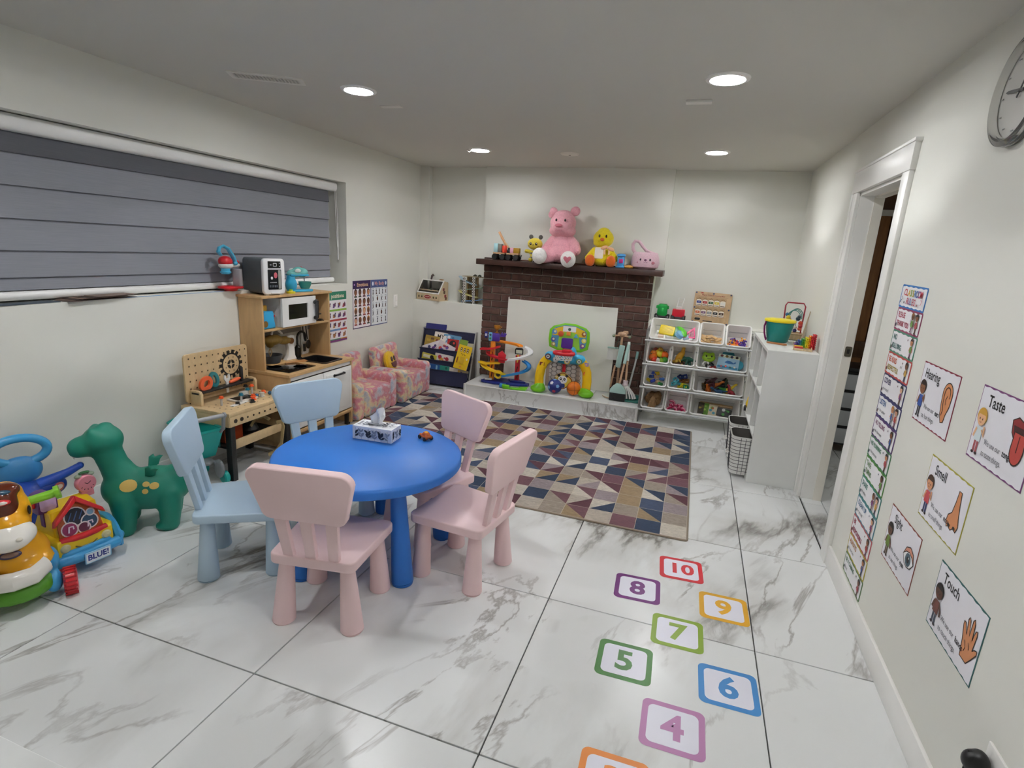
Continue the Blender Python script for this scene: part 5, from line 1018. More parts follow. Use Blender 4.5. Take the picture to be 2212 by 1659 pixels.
# bee
bz = thing('plush_bee', 'small yellow plush bee with grey stripes left of the pink bear', 'plush toy', (1.318, 5.17, MZ)); bz.scale = (1.12, 1.12, 1.12); YF, GYF = mat('#d8c23a', .95, 'fur', s=160), cl('#55534f')
v_, f_ = blob([((0, 0, .055), (.042, .036, .045)), ('t', [(-.035, -.01, .085), (-.068, -.022, .088)], [.016, .018]), ('t', [(.035, -.01, .085), (.05, -.015, .08)], [.016, .015])], .006, 4); B().add(v_, f_, YF).obj('body', bz)
for z, r_ in ((.034, .0435), (.072, .0415)): q = B(); q.lathe([(r_*.95, -.008), (r_, -.006), (r_ + .001, 0), (r_, .006), (r_*.95, .008)], GYF, 28, TR((0, 0, z), s=(1, .86, 1))); q.obj('stripe', bz, label='grey stripe')
v_, f_ = blob([((0, -.005, .15), (.066, .05, .05)), ((0, -.03, .135), (.05, .03, .03))], .006, 4); h_ = B().add(v_, f_, YF).obj('head', bz)
for x in (-.04, .045): q = B(); q.ell((x, 0, .208), (.019, .013, .019), GYF); q.tube([(x*.8, 0, .19), (x, 0, .205)], .006, GYF, 6); q.obj('antenna', bz)
for s in (-1, 1): q = B(); q.ell((s*.024, -.055, .15), (.011, .005, .012), mat('#3a2a1a', .3)); q.ell((s*.024 + .003, -.0595, .154), (.003, .002, .003), mat('#ffffff', .3)); q.obj('eye', h_); q = B(); q.ell((s*.04, -.048, .133), (.009, .004, .006), cl('#b8983a')); q.obj('cheek', h_)
q = B(); q.tube([(-.012, -.062, .136), (0, -.064, .132), (.012, -.062, .136)], .0016, mat('#2a1c14', .5), 5); q.ell((0, -.062, .143), (.005, .003, .003), mat('#2a1c14', .4)); q.obj('mouth', h_)
for s in (-1, 1): B().ell((s*.025, -.025, .018), (.02, .024, .018), YF).obj('foot', bz)
# chick
ck = thing('plush_chick', 'yellow plush chick with orange feet and a ribbon bow on the mantel', 'plush toy', (1.965, 5.18, MZ), rz=3); YC, ORF = mat('#e8d312', .97, 'fur', s=110), mat('#d8660f', .9, 'fur', s=140)
v_, f_ = blob([((0, 0, .10), (.095, .08, .095)), ((0, -.01, .06), (.10, .08, .06)), ('t', [(-.07, 0, .14), (-.125, -.03, .07)], [.035, .03]), ('t', [(.07, 0, .14), (.125, -.03, .075)], [.035, .03])], .009, 4); B().add(v_, f_, YC).obj('body', ck)
v_, f_ = blob([((0, -.005, .25), (.095, .08, .082)), ((0, -.005, .30), (.06, .055, .05)), ((-.02, -.01, .21), (.07, .06, .04))], .009, 4); h_ = B().add(v_, f_, YC).obj('head', ck)
for x in (-.03, .032): B().ell((x, -.079, .27), (.008, .006, .014), mat('#2a2010', .2)).obj('eye', h_)
q = B(); v_, f_ = blob([((0, -.092, .24), (.021, .022, .016))], .005, 2); q.add(v_, f_, ORF); q.obj('beak', h_)
for s in (-1, 1): v_, f_ = blob([((s*.095, -.10, .05), (.045, .03, .055)), ((s*.095, -.085, .025), (.04, .04, .028))], .008, 3); B().add(v_, f_, ORF).obj('foot', ck, label='orange foot')
q = B(frame((-.02, -.082, .12), (1, 0, 0), (0, .05, 1))); q.slab(rrect(.078, .10, .012), -.006, .004, cl('#e8dfd4'), .002); q.obj('tag', ck, label='white belly tag')
q = B()
for s in (-1, 1): q.ell((.055 + s*.03, -.085, .165 - s*.006), (.034, .010, .017), mat('#e8b48a', .9, 'cloth'), rot=(0, s*18, 0)); q.box((.05 + s*.02, -.085, .135), (.014, .004, .05), mat('#eec09a', .9, 'cloth'), X=TR(rz=0))
q.ell((.055, -.088, .166), (.011, .011, .012), mat('#e8b48a', .9, 'cloth')); q.obj('bow', ck, label='peach ribbon bow')
# basket, grinder, pastry
bs = thing('plush_basket', 'pale pink fuzzy bear-face basket with looped handle at the mantel end', 'basket', (2.36, 5.19, MZ), rz=2); PB = mat('#e0bcc8', .97, 'fur', s=120)
prof = [(.0, .0), (.085, .0), (.118, .02), (.128, .06), (.120, .11), (.105, .145), (.098, .15), (.095, .145), (.105, .10), (.105, .05), (0, .03)]
B().lathe(prof, PB, 40, TR(s=(1, .72, 1))).obj('bowl', bs)
q = B(); q.tube([(-.09, 0, .13), (-.118, 0, .17), (-.125, 0, .215), (-.105, 0, .245), (-.07, 0, .24), (-.035, 0, .20), (.0, 0, .165), (.05, -.01, .145), (.092, 0, .135)], [.016, .016, .015, .015, .015, .015, .015, .015, .015], PB, 10); q.obj('handle', bs)
for s in (-1, 1):
    q = B(); q.ell((s*.042 + .005, -.083, .085), (.008, .006, .011), mat('#2a1a20', .3)); q.obj('eye', bs); q = B(); q.ell((s*.062 + .01, -.076, .06), (.017, .006, .013), cl('#b9707c')); q.obj('cheek', bs)
q = B(); q.ell((.006, -.09, .082), (.012, .006, .009), cl('#7a4a6a')); q.tube([(-.01, -.091, .066), (.004, -.092, .062), (.008, -.092, .072), (.012, -.092, .062), (.026, -.091, .066)], .0016, cl('#7a4a6a'), 5); q.obj('muzzle', bs)
gr = thing('toy_grinder', 'small light blue toy machine with a pink panel right of the chick', 'toy', (2.15, 5.13, MZ), rz=0); LBm = mat('#4a9ad6', .3, 'plastic')
q = B(); q.box((0, 0, .009), (.08, .065, .018), LBm, .005); q.box((0, .005, .055), (.062, .05, .085), LBm, .008); q.lathe([(.03, .095), (.04, .105), (.038, .12), (.025, .125), (.02, .118), (0, .118)], LBm, 24); q.obj('body', gr); B().box((.004, -.022, .06), (.036, .006, .036), mat('#c22a86', .3, 'plastic'), .003).obj('panel', gr, label='magenta panel')
q = B(); q.lathe([(0, 0), (.03, .0), (.04, .01), (.036, .022), (.02, .028), (0, .03)], mat('#c08a34', .5), 24, TR(s=(1.05, .7, 1))); tag(q.obj('toy_pastry', loc=(2.225, 5.12, MZ)), 'golden brown toy pastry between the blue toy machine and the basket', 'toy food')
# wooden crane truck on the left
tk = thing('wooden_train', 'wooden toy train wagons with black wheels and a crane arm on the mantel', 'toy train', (1.045, 5.15, MZ), rz=-2); WDB = wd('#c9a07a')
for x0 in (-.075, .065):
    q = B(); q.box((x0, 0, .062), (.125, .06, .016), WDB, .003); q.obj('wagon_deck', tk)
    for dx in (-.04, .04):
        for s in (-1, 1): q = B(); q.lathe([(0, -.01), (.026, -.01), (.028, -.006), (.028, .006), (.026, .01), (0, .01)], mat('#0f0f10', .5), 24, TR((x0 + dx, s*.036, .0285), rx=90)); q.obj('wheel', tk)
q = B(); q.tube([(.0, 0, .045), (-.01, 0, .05), (-.02, 0, .045)], .005, mat('#0f0f10', .5), 6); q.tube([(.125, 0, .04), (.145, 0, .04), (.15, 0, .055)], .005, mat('#0f0f10', .5), 6); q.obj('coupling', tk)
for x, w_, h_, c_ in ((-.112, .042, .085, '#a9d2d8'), (-.07, .036, .08, '#77736a')): B().box((x, .0, .07 + h_/2), (w_, .05, h_), mat(c_, .5), .003).obj('cargo_block', tk)
q = B(); q.lathe([(.022, .07), (.027, .085), (.024, .13), (.018, .138), (0, .138)], mat('#cf3a22', .35), 20, TR((-.02, -.02, 0))); q.obj('barrel', tk, label='red barrel'); 
q = B(); q.box((0, 0, 0), (.02, .02, .175), wd('#cf9f74'), .003, X=TR((-.055, .02, .19), ry=-32)); q.box((0, 0, 0), (.016, .02, .13), wd('#d9b48a'), .003, X=TR((-.035, .02, .165), ry=-42)); q.obj('crane_arm', tk)
q = B(); q.box((.018, .0, .085), (.03, .04, .03), mat('#17171a', .5), .003); q.lathe([(.012, .1), (.014, .108), (.010, .115), (.006, .118), (0, .12)], mat('#17171a', .5), 16, TR((.018, 0, 0))); q.obj('cab', tk)
for x, w_, h_, c_ in ((.055, .036, .05, '#d8a0b4'), (.103, .06, .05, '#a8801c')): B().box((x, -.005, .07 + h_/2), (w_, .045, h_), mat(c_, .5), .004).obj('cargo_block', tk)

# ---------------------------------------------------------------- toys and brooms on the hearth
HT = .137
tw = thing('race_track_tower', 'colourful toy race track tower with spiral ramps on a dark blue base', 'toy track', (1.175, 4.955, HT), rz=10); DB = mat('#16247e', .35, 'plastic'); OG, RDp, YLp, BLp = mat('#e58a1c', .35, 'plastic'), mat('#c41f2c', .3, 'plastic'), mat('#ecc51e', .3, 'plastic'), mat('#2a86c9', .3, 'plastic')
q = B(); q.slab([(-.24, -.05), (-.10, -.10), (.22, -.09), (.235, -.04), (.12, .06), (-.18, .08)], 0, .03, DB, .006); q.slab([(.05, -.06), (.20, -.07), (.12, .03), (.02, .02)], .03, .045, DB, .004); q.obj('base', tw)
def ramp(pts, w_, m, nm, lip=.012):
    q = B(); vs = []; fs = []; k = len(pts); P = [V(p) for p in pts]
    for i, p in enumerate(P):
        t = (P[min(i+1, k-1)] - P[max(i-1, 0)]); t.z = 0; t.normalize(); n = V((-t.y, t.x, 0))*w_/2
        for a in (p - n + V((0, 0, lip)), p - n*.8, p + n*.8, p + n + V((0, 0, lip)), p + n + V((0, 0, -.006)), p - n + V((0, 0, -.006))): vs.append(tuple(a))
    for i in range(k-1):
        for j in range(6): fs.append((6*i+j, 6*i+(j+1) % 6, 6*i+6+(j+1) % 6, 6*i+6+j))
    fs += [tuple(range(6))[::-1], tuple(6*(k-1)+j for j in range(6))]; q.add(vs, fs, m); return q.obj(nm, tw, sharp=30)
def arc(cx, cy, r_, a0, a1, z0, z1, n=12, ry=None): return [(cx + r_*cos(R(a0 + (a1-a0)*i/n)), cy + (ry or r_)*sin(R(a0 + (a1-a0)*i/n)), z0 + (z1-z0)*i/n) for i in range(n+1)]
for x, y, h_, m in ((-.145, -.01, .40, OG), (.105, 0, .27, RDp)): q = B(); q.box((x, y, h_/2 + .02), (.045, .045, h_), m, .005); o = q.obj('tower_post', tw); q = B(frame((x, y - .0229, 0), (1, 0, 0), (0, 0, 1))); q.line([(0, .06), (.006, .1), (-.006, .14), (.004, .18)], .012, pp('#5a1a12')); q.line([(-.004, .22), (.006, .27), (-.004, .31)], .012, pp('#f0d84a') if m is RDp else pp('#7a2a12')); q.obj('lettering', o)
ramp(arc(-.02, 0, .15, 150, 20, .40, .37, ry=.085), .05, OG, 'orange_ramp'); ramp(arc(.07, -.01, .155, 60, -110, .36, .25, 16, ry=.10), .05, mat('#e6e6e8', .3, 'plastic'), 'white_ramp')
ramp([(-.265, -.02, .325), (-.20, -.035, .328), (-.13, -.045, .345), (-.07, -.05, .365)], .045, RDp, 'red_ramp'); ramp(arc(-.09, .0, .10, 170, 330, .30, .24, ry=.08), .05, RDp, 'red_ramp'); ramp([(-.275, -.025, .195), (-.20, -.04, .185), (-.12, -.05, .20), (-.06, -.052, .205)], .045, YLp, 'yellow_ramp'); ramp(arc(-.11, .0, .13, 185, 335, .18, .09, ry=.09), .05, YLp, 'yellow_ramp')
ramp(arc(.07, -.01, .15, 60, -130, .22, .085, 16, ry=.10), .04, BLp, 'blue_ramp')
q = B(); q.slab([(-.01, -.03), (.05, -.03), (.06, .05), (.02, .09), (-.02, .06)], -.01, .01, RDp, .003, X=frame((-.065, -.055, .24), (1, 0, 0), (0, 0, 1))); q.obj('red_panel', tw); q = B(); q.slab(circ(.042, 20), -.01, .01, YLp, .003, X=frame((-.07, -.065, .095), (1, 0, 0), (0, 0, 1))); q.slab(circ(.02, 16), .0101, .012, mat('#2a1a12', .4), X=frame((-.07, -.065, .095), (1, 0, 0), (0, 0, 1))); q.obj('yellow_arch', tw)
q = B(); q.box((-.13, -.02, .45), (.10, .04, .08), mat('#4a2d8f', .35, 'plastic'), .012); q.slab([(-.02, 0), (.03, .0), (.045, .03), (.02, .04), (.015, .02), (0, .045), (-.015, .02)], -.012, .012, mat('#4a2d8f', .35, 'plastic'), .002, X=frame((-.06, -.02, .46), (1, 0, 0), (0, 0, 1))); q.obj('start_gate', tw, label='purple start gate'); q = B(); q.box((-.17, -.04, .455), (.035, .012, .085), mat('#6fb3d8', .35, 'plastic'), .008); q.ell((-.17, -.047, .475), (.011, .004, .011), mat('#24485e', .3)); q.ell((-.17, -.047, .44), (.011, .004, .011), mat('#2f8a4a', .3)); q.obj('signal', tw); q = B(); q.box((-.215, -.03, .47), (.03, .01, .06), DB, .003); q.box((-.215, -.036, .47), (.016, .002, .024), mat('#d8d8de', .4)); q.obj('flag_panel', tw)
q = B(); q.lathe([(.018, 0), (.02, .004), (.006, .012), (.006, .026), (.018, .034), (.03, .055), (.03, .075), (0, .075)], mat('#b5761c', .35, 'plastic'), 20, TR((-.115, -.01, .49))); q.tube([(-.09, -.01, .555), (-.07, -.01, .55), (-.088, -.01, .535)], .005, mat('#b5761c', .35, 'plastic'), 6); q.obj('trophy', tw, label='amber trophy on top')
q = B(); q.slab([(-.04, 0), (.04, 0), (.04, .05), (.028, .062), (-.028, .062), (-.04, .05)], -.006, .006, mat('#17181c', .4), .002, X=frame((.12, -.06, .31), (1, 0, 0), (0, 0, 1))); q.box((.12, -.0665, .335), (.06, .002, .034), mat('#c9cbb8', .4)); q.obj('scoreboard', tw); q = B(); q.box((-.165, -.075, .045), (.07, .03, .016), mat('#c9cbd0', .3, 'plastic'), .004); q.obj('landing_tray', tw)
rp2 = thing('launch_ramp', 'lime green toy launch ramp at the front of the hearth', 'toy', (1.33, 4.775, HT), rz=12); q = B(); q.slab([(-.115, .0), (.10, .0), (.12, .028), (.04, .022), (.03, .012), (-.05, .012), (-.06, .03), (-.125, .035)], -.03, .03, mat('#6cbf22', .3, 'plastic'), .003, X=frame((0, 0, 0), (1, 0, 0), (0, 0, 1))); q.obj('ramp', rp2); B().box((-.125, .03, .018), (.06, .05, .03), BLp, .004).obj('connector', rp2, label='blue connector')
# basketball / football centre
ac = thing('sports_centre', 'toy basketball hoop and goal centre with green backboard and yellow arch', 'toy hoop', (1.765, 4.865, HT), rz=4); LG, YA, SB = mat('#76c21f', .3, 'plastic'), mat('#f0c313', .28, 'plastic'), mat('#35a3cf', .3, 'plastic')
for s in (-1, 1):
    v_, f_ = blob([((s*.225, -.035, .03), (.075, .06, .038)), ((s*.215, -.02, .055), (.05, .045, .035))], .010, 3); v_ = [(x, y, max(z, 0)) for x, y, z in v_]; B().add(v_, f_, LG).obj('foot', ac, label='lime green foot')
    q = B(); pts = [(s*.222, -.02, .06), (s*.225, -.015, .14), (s*.215, -.005, .22), (s*.19, .0, .28), (s*.15, .0, .325)]; q.tube(pts, [.028, .028, .027, .026, .026], YA, 14, ry=.043); o = q.obj('arch_leg', ac, label='yellow arch leg')
    cols = ('#d9d4cc', '#e06a1a', '#7a2a1c') if s < 0 else ('#a08ab0', '#e06a1a', '#f0f0ee', '#9a4a3a')
    for k, c_ in enumerate(cols):
        z = (.09, .19, .265)[k] if s < 0 else (.30, .215, .15, .08)[k]; q = B(frame((s*(.222 if z < .2 else .205), -.0445 + z*.08, z), (1, 0, 0), (0, .05, 1))); q.slab(circ(.021, 16) if c_ in ('#e06a1a', '#f0f0ee') else rrect(.045, .034, .004), -.004, .003, pp(c_)); q.L = .0032; q.flat(circ(.008, 8), pp('#2a2a2a') if c_ == '#f0f0ee' else pp('#e8b088')); q.obj('sticker', o)
v_, f_ = blob([((-.135, -.005, .345), (.055, .035, .045)), ((.135, -.005, .335), (.06, .035, .05)), ('t', [(-.13, 0, .33), (0, 0, .315), (.13, 0, .32)], [.034, .036, .034]), ((.07, .01, .38), (.035, .025, .07))], .008, 4); B().add(v_, f_, SB).obj('crossbar', ac, label='sky blue crossbar')
for x, z, c_ in ((-.15, .345, '#5a3038'), (-.075, .325, '#b9bcc0'), (.03, .315, '#c9b45a'), (.14, .325, '#6a8a4a')): q = B(frame((x, -.045, z), (1, 0, 0), (0, .1, 1))); q.slab(circ(.027, 18), -.01, .004, pp(c_)); q.L = .0043; q.flat(circ(.017, 14), pp('#d8d6d2')); q.flat(circ(.008, 8), pp('#3a4a5a')); q.obj('sticker', ac)
BBp = [(-.178, .03), (-.10, 0), (.12, 0), (.182, .03), (.192, .10), (.185, .19), (.15, .225), (.05, .255), (-.05, .255), (-.15, .225), (-.185, .19), (-.19, .10)]
q = B(frame((.02, .02, .40), (1, 0, 0), (0, .05, 1))); q.slab(BBp, -.012, .012, LG, .005); o = q.obj('backboard', ac, label='lime green backboard')
q = B(frame((.02, .0075, .40), (1, 0, 0), (0, .05, 1))); sc9 = [(x*.86, (y-.125)*.84 + .13) for x, y in BBp]; q.flat(sc9, pp('#4d8fb5')); q.flat([(-.14, .2), (-.155, .14), (.155, .14), (.14, .2), (.05, .232), (-.05, .232)], pp('#d8b41c'))
q.flat(rrect(.12, .05, .004, 2, (0, .205)), pp('#e9e9ee')); q.flat(circ(.014, 14, (0, .203)), pp('#2a4a3a')); 
q.flat([(-.10, .02), (.11, .02), (.09, .16), (.0, .185), (-.09, .16)], pp('#8bc63a'))
for x, y, c_ in ((-.135, .17, '#5a8ac9'), (-.145, .10, '#4a4a9a'), (-.14, .055, '#9a8a4a'), (.135, .17, '#9a5a1c'), (.14, .11, '#d8d05a'), (.13, .06, '#7a4a8a')): q.flat(circ(.022, 12, (x, y)), pp(c_)); q.flat(circ(.011, 10, (x + .004, y + .004)), pp('#e0d8b0'))
q.obj('board_print', o)
q = B(frame((.02, .0015, .40), (1, 0, 0), (0, .05, 1))); q.slab(rrect(.105, .095, .014, 3, (-.012, .075)), -.004, .004, mat('#4a1f86', .3, 'plastic'), .002); q.obj('target', o, label='purple square target')
for x, y, c_, n_ in ((-.075, .158, '#c9552a', 20), (-.005, .165, '#e08a3a', 4), (.065, .145, '#5aa0d0', 3)): q = B(frame((.02, .0, .40), (1, 0, 0), (0, .05, 1))); q.slab(circ(.026, n_, (x, y), None, 45 if n_ == 4 else 90, 405 if n_ == 4 else 450), -.004, .006, mat(c_, .3, 'plastic'), .002); q.obj('button', o)
q = B(TR((0, -.075, .395))); q.tube([(.092*cos(t), .058*sin(t), 0) for t in [2*pi*k/36 for k in range(36)]], .012, RDp, 10, True, ry=.016); q.box((.02, .062, .01), (.09, .05, .03), RDp, .006); rim = q.obj('hoop_rim', ac, label='red hoop rim')
q = B(TR((0, -.075, .395)))
for k in range(16):
    for d in (1, -1): a0, a1 = R(22.5*k), R(22.5*(k + d)); q.tube([(.085*cos(a0), .052*sin(a0), -.008), (.072*cos(a1), .044*sin(a1), -.06)], .003, mat('#ecebe8', .5), 5)
q.tube([(.072*cos(t), .044*sin(t), -.06) for t in [2*pi*k/24 for k in range(24)]], .004, mat('#ecebe8', .5), 6, True); q.obj('hoop_net', ac)
q = B(frame((0, .02, .05), (1, 0, 0), (0, 0, 1))); q.slab(rrect(.31, .24, .01, 2, (0, .13)), -.003, .003, mat('#cfc8c4', .6), .001); q.L = .0033; HXc = pp('#6d6764')
for i in range(7):
    for j in range(6):
        cx, cy = -.14 + i*.046, .03 + j*.04 + (i % 2)*.02
        if cy < .24: q.line([(cx + .0265*cos(R(60*k)), cy + .0235*sin(R(60*k))) for k in range(6)], .0035, HXc, True)
q.obj('goal_net', ac); q = B(); q.box((0, .0, .255), (.03, .012, .10), RDp, .003); q.obj('goal_post', ac)
for x, c_ in ((-.155, '#b5a295'), (.13, '#a8988c')): B().box((x, .02, .17), (.03, .012, .24), mat(c_, .6), .003).obj('goal_side', ac)
q = B(frame((0, -.02, .125), (1, 0, 0), (0, 0, 1))); q.slab([(.085*cos(R(a))*(1 + .08*cos(R(3*a))), .075*sin(R(a))*(1 + .08*cos(R(4*a)))) for a in range(0, 360, 15)], -.008, .008, mat('#e2c44a', .4), .002); q.L = .0083; q.line([(.08*cos(R(a))*(1 + .08*cos(R(3*a))), .07*sin(R(a))*(1 + .08*cos(R(4*a)))) for a in range(0, 360, 15)], .008, pp('#7a2a2a'), True)
for s in (-1, 1): q.flat(circ(.014, 12, (s*.036, .05)), pp('#1c1a1c'))
q.flat(circ(.044, 20, (0, .012), .038), pp('#f2f0ee'))
for s in (-1, 1): q.flat(circ(.011, 12, (s*.017, .018), .014), pp('#1c1a1c')); q.flat(circ(.004, 8, (s*.017, .02)), pp('#ffffff'))
q.flat(circ(.005, 8, (0, .0)), pp('#1c1a1c')); q.flat(rrect(.05, .04, .012, 3, (0, -.045)), pp('#2a3f7a')); q.flat(circ(.012, 10, (-.06, .035)), pp('#e8d9a0')); q.obj('panda_target', ac, label='yellow swinging target with a panda face')
o = tag(B().ell((0, 0, .068), .068, mat('#1f2f7a', .4, 'plastic'), n=28).obj('toy_football', loc=(1.70, 4.83, HT)), 'dark blue toy football with light blue patches on the hearth', 'ball')
for d, c_ in (((-.3, -.75, .6), '#e6e6ea'), ((-.65, -.7, -.1), '#7fb0dc'), ((.55, -.75, .2), '#7fb0dc'), ((.1, -.85, -.55), '#b02a48'), ((0, -.2, 1), '#7fb0dc')):
    n = V(d).normalized(); q = B(); t = n.orthogonal(); q.lathe([(0, .0016), (.018, -.0008), (.0185, -.004)], mat(c_, .4), 5, frame(n*.0685 + V((0, 0, .068)), t, n.cross(t))); q.obj('patch', o)
o = tag(B().ell((0, 0, .065), .065, mat('#dd7517', .45, 'plastic'), n=28).obj('toy_basketball', loc=(1.875, 4.855, HT)), 'orange toy basketball with black seams on the hearth', 'ball')
for e in ((90, 0, 20), (8, 0, 0), (90, 0, 110)): q = B(Mx.Translation((0, 0, .065)) @ Euler([R(x) for x in e]).to_matrix().to_4x4()); q.tube([(.0652*cos(t), .0652*sin(t), 0) for t in [2*pi*k/40 for k in range(40)]], .0016, mat('#2a1408', .5), 6, True); q.obj('seam', o)
# cleaning set
st = thing('cleaning_stand', 'wooden stand of the toy cleaning set with peg hooks', 'toy stand', (2.245, 5.04, HT)); WC = wd('#bb9676', sv=(8, 8, 2)); MINT, WHTp = mat('#a9c9c2', .4, 'plastic'), mat('#e8e8e6', .5)
B().lathe([(0, 0), (.105, 0), (.108, .006), (.105, .014), (0, .014)], mat('#cfd3c9', .5), 32, TR((-.01, -.05, 0), s=(1, .8, 1))).obj('base', st); B().lathe([(.1081, .002), (.109, .006), (.1081, .009)], WC, 32, TR((-.01, -.05, 0), s=(1, .8, 1))).obj('base_rim', st)
q = B(); q.box((0, 0, .29), (.022, .022, .56), WC, .003); q.obj('post', st); q = B(); q.ell((0, 0, .585), (.045, .022, .026), WC); q.box((.03, 0, .605), (.05, .018, .03), WC, .008); q.obj('top', st)
q = B()
for s in (-1, 1): q.cone((s*.02, -.01, .575), (s*.07, -.03, .57), .008, .008, WC); q.ell((s*.072, -.03, .57), .014, mat('#7f8a72', .5))
q.obj('hook', st)
br_ = thing('toy_broom', 'toy broom with mint sleeve, mint head and black bristles', 'toy broom', (2.28, 4.875, HT))
q = B(); q.tube([(-.0, 0, .12), (.02, .09, .33)], .010, WC, 10); q.obj('handle', br_); q = B(); q.tube([(.02, .09, .33), (.035, .145, .50)], .015, MINT, 10); q.obj('grip', br_); q = B(); q.slab([(-.075, .04), (.07, .04), (.068, .075), (.03, .115), (.01, .13), (-.02, .13), (-.05, .105), (-.072, .075)], -.022, .022, MINT, .006, X=frame((0, 0, .03), (1, 0, 0), (0, .05, 1))); q.obj('head', br_, label='mint broom head'); B().box((-.003, 0, .037), (.142, .04, .072), mat('#0f0f10', .9, 'fur'), .004).obj('bristles', br_, label='black bristles')
mo = thing('toy_mop', 'small toy mop with white string head leaning on the stand', 'toy mop', (2.33, 4.96, HT)); q = B(); q.tube([(0, 0, .17), (-.01, .06, .35)], .010, WC, 10); q.obj('handle', mo); q = B(); q.tube([(-.01, .06, .35), (-.02, .10, .52)], .014, mat('#dfe6e2', .4, 'plastic'), 10); q.obj('grip', mo); q = B(); q.lathe([(.026, 0), (.028, .01), (.022, .02), (.024, .045), (.012, .05)], mat('#e6d4d8', .5), 16, TR((0, 0, .13))); q.obj('ferrule', mo)
for k in range(16):
    a = 2*pi*k/16; ex, ey = .075*cos(a) + .03, .05*sin(a); q = B(); q.tube([(.014*cos(a), .012*sin(a), .138), (.03*cos(a) + .01, .025*sin(a), .11), (ex*.8, ey*.8, .06), (ex, ey, .02)], [.005, .006, .007, .009], mat('#eeecea', .9, 'cloth'), 6); q.obj('string', mo)
du = thing('toy_duster', 'pale mint toy dust cloth hanging on the cleaning stand', 'toy duster', (2.21, 5.015, HT)); q = B(); q.tube([(-.015, -.05, .10), (0.005, -.03, .30)], .009, WC, 8); q.obj('handle', du); q = B(); q.box((-.0, -.02, .39), (.05, .025, .21), MINT, .008, X=TR(ry=6)); q.obj('sleeve', du)
q = B(); q.tube([(.015, -.03, .56), (.0, -.035, .50), (-.005, -.03, .46)], .003, mat('#2f4a44', .6), 5); q.tube([(.03, -.03, .565), (.028, -.035, .50), (.02, -.03, .46)], .003, mat('#2f4a44', .6), 5); q.obj('loop', du)
dp = thing('toy_dustpan', 'white and mint toy dustpan hanging behind the stand', 'toy dustpan', (2.175, 5.10, HT + .33)); q = B(frame((0, 0, 0), (1, 0, 0), (0, 0, 1))); q.slab([(-.06, 0), (.06, 0), (.055, .11), (-.055, .11)], -.004, .004, WHTp, .001); q.obj('pan', dp); B().box((0.02, -.006, .115), (.16, .02, .014), MINT, .004).obj('crossbar', dp)
tb_ = thing('teal_dustpan', 'teal dustpan with a long pale grey upright handle on the hearth', 'dustpan', (2.40, 4.93, HT)); TL2 = mat('#2a6d66', .4, 'plastic'); q = B(); q.slab([(-.085, -.05), (.085, -.06), (.07, .07), (-.07, .08)], 0, .012, TL2, .003); q.slab([(-.065, .03), (.068, .025), (.06, .075), (-.06, .08)], .012, .045, TL2, .008); q.obj('pan', tb_); q = B(); q.tube([(-.05, .06, .04), (-.018, .165, .30), (-.012, .19, .37)], .0095, mat('#b9c0bf', .35, 'plastic'), 10); q.obj('handle', tb_); q = B(); q.tube([(-.0125, .188, .36), (-.008, .205, .425)], .0135, mat('#7fa8a6', .35, 'plastic'), 10); q.obj('grip', tb_)

# ---------------------------------------------------------------- toy storage rack with tilted bins
rk = thing('storage_rack', 'grey toy storage rack with four tiers of tilted bins', 'rack', (2.91, 4.93, 0)); RKG = mat('#7d7b79', .5); RKB = mat('#c9cacb', .35, 'plastic')
RX = .425; FY = -.165
for s in (-1, 1):
    q = B(frame((s*RX, 0, 0), (0, 1, 0), (0, 0, 1))); q.slab([(FY, 0), (FY + .035, 0), (FY + .035, .80), (FY, .82)], -.008, .008, RKG, .002, 1); q.obj('front_post', rk)
    q = B(frame((s*RX, 0, 0), (0, 1, 0), (0, 0, 1))); q.slab([(.17, 0), (.20, 0), (.20, .84), (.17, .84)], -.008, .008, RKG, .002, 1); q.obj('rear_post', rk)
    for z in (.03, .80): q = B(frame((s*RX, 0, 0), (0, 1, 0), (0, 0, 1))); q.slab([(FY + .035, z), (.17, z), (.17, z + .03), (FY + .035, z + .03)], -.007, .007, RKG, .001, 1); q.obj('cross_member', rk)
ROWS = [(.735, 45), (.528, 45), (.323, 45), (.122, 45)]
for z, a in ROWS:
    q = B(); q.tube([(-RX - .012, FY - .006, z), (RX + .012, FY - .006, z)], .0085, RKB, 10); q.obj('front_bar', rk); q = B(); q.tube([(-RX, .03, z + .115), (RX, .03, z + .115)], .0075, RKB, 8); q.obj('rear_bar', rk)
BIN = mat('#f3f2f0', .35, 'plastic')
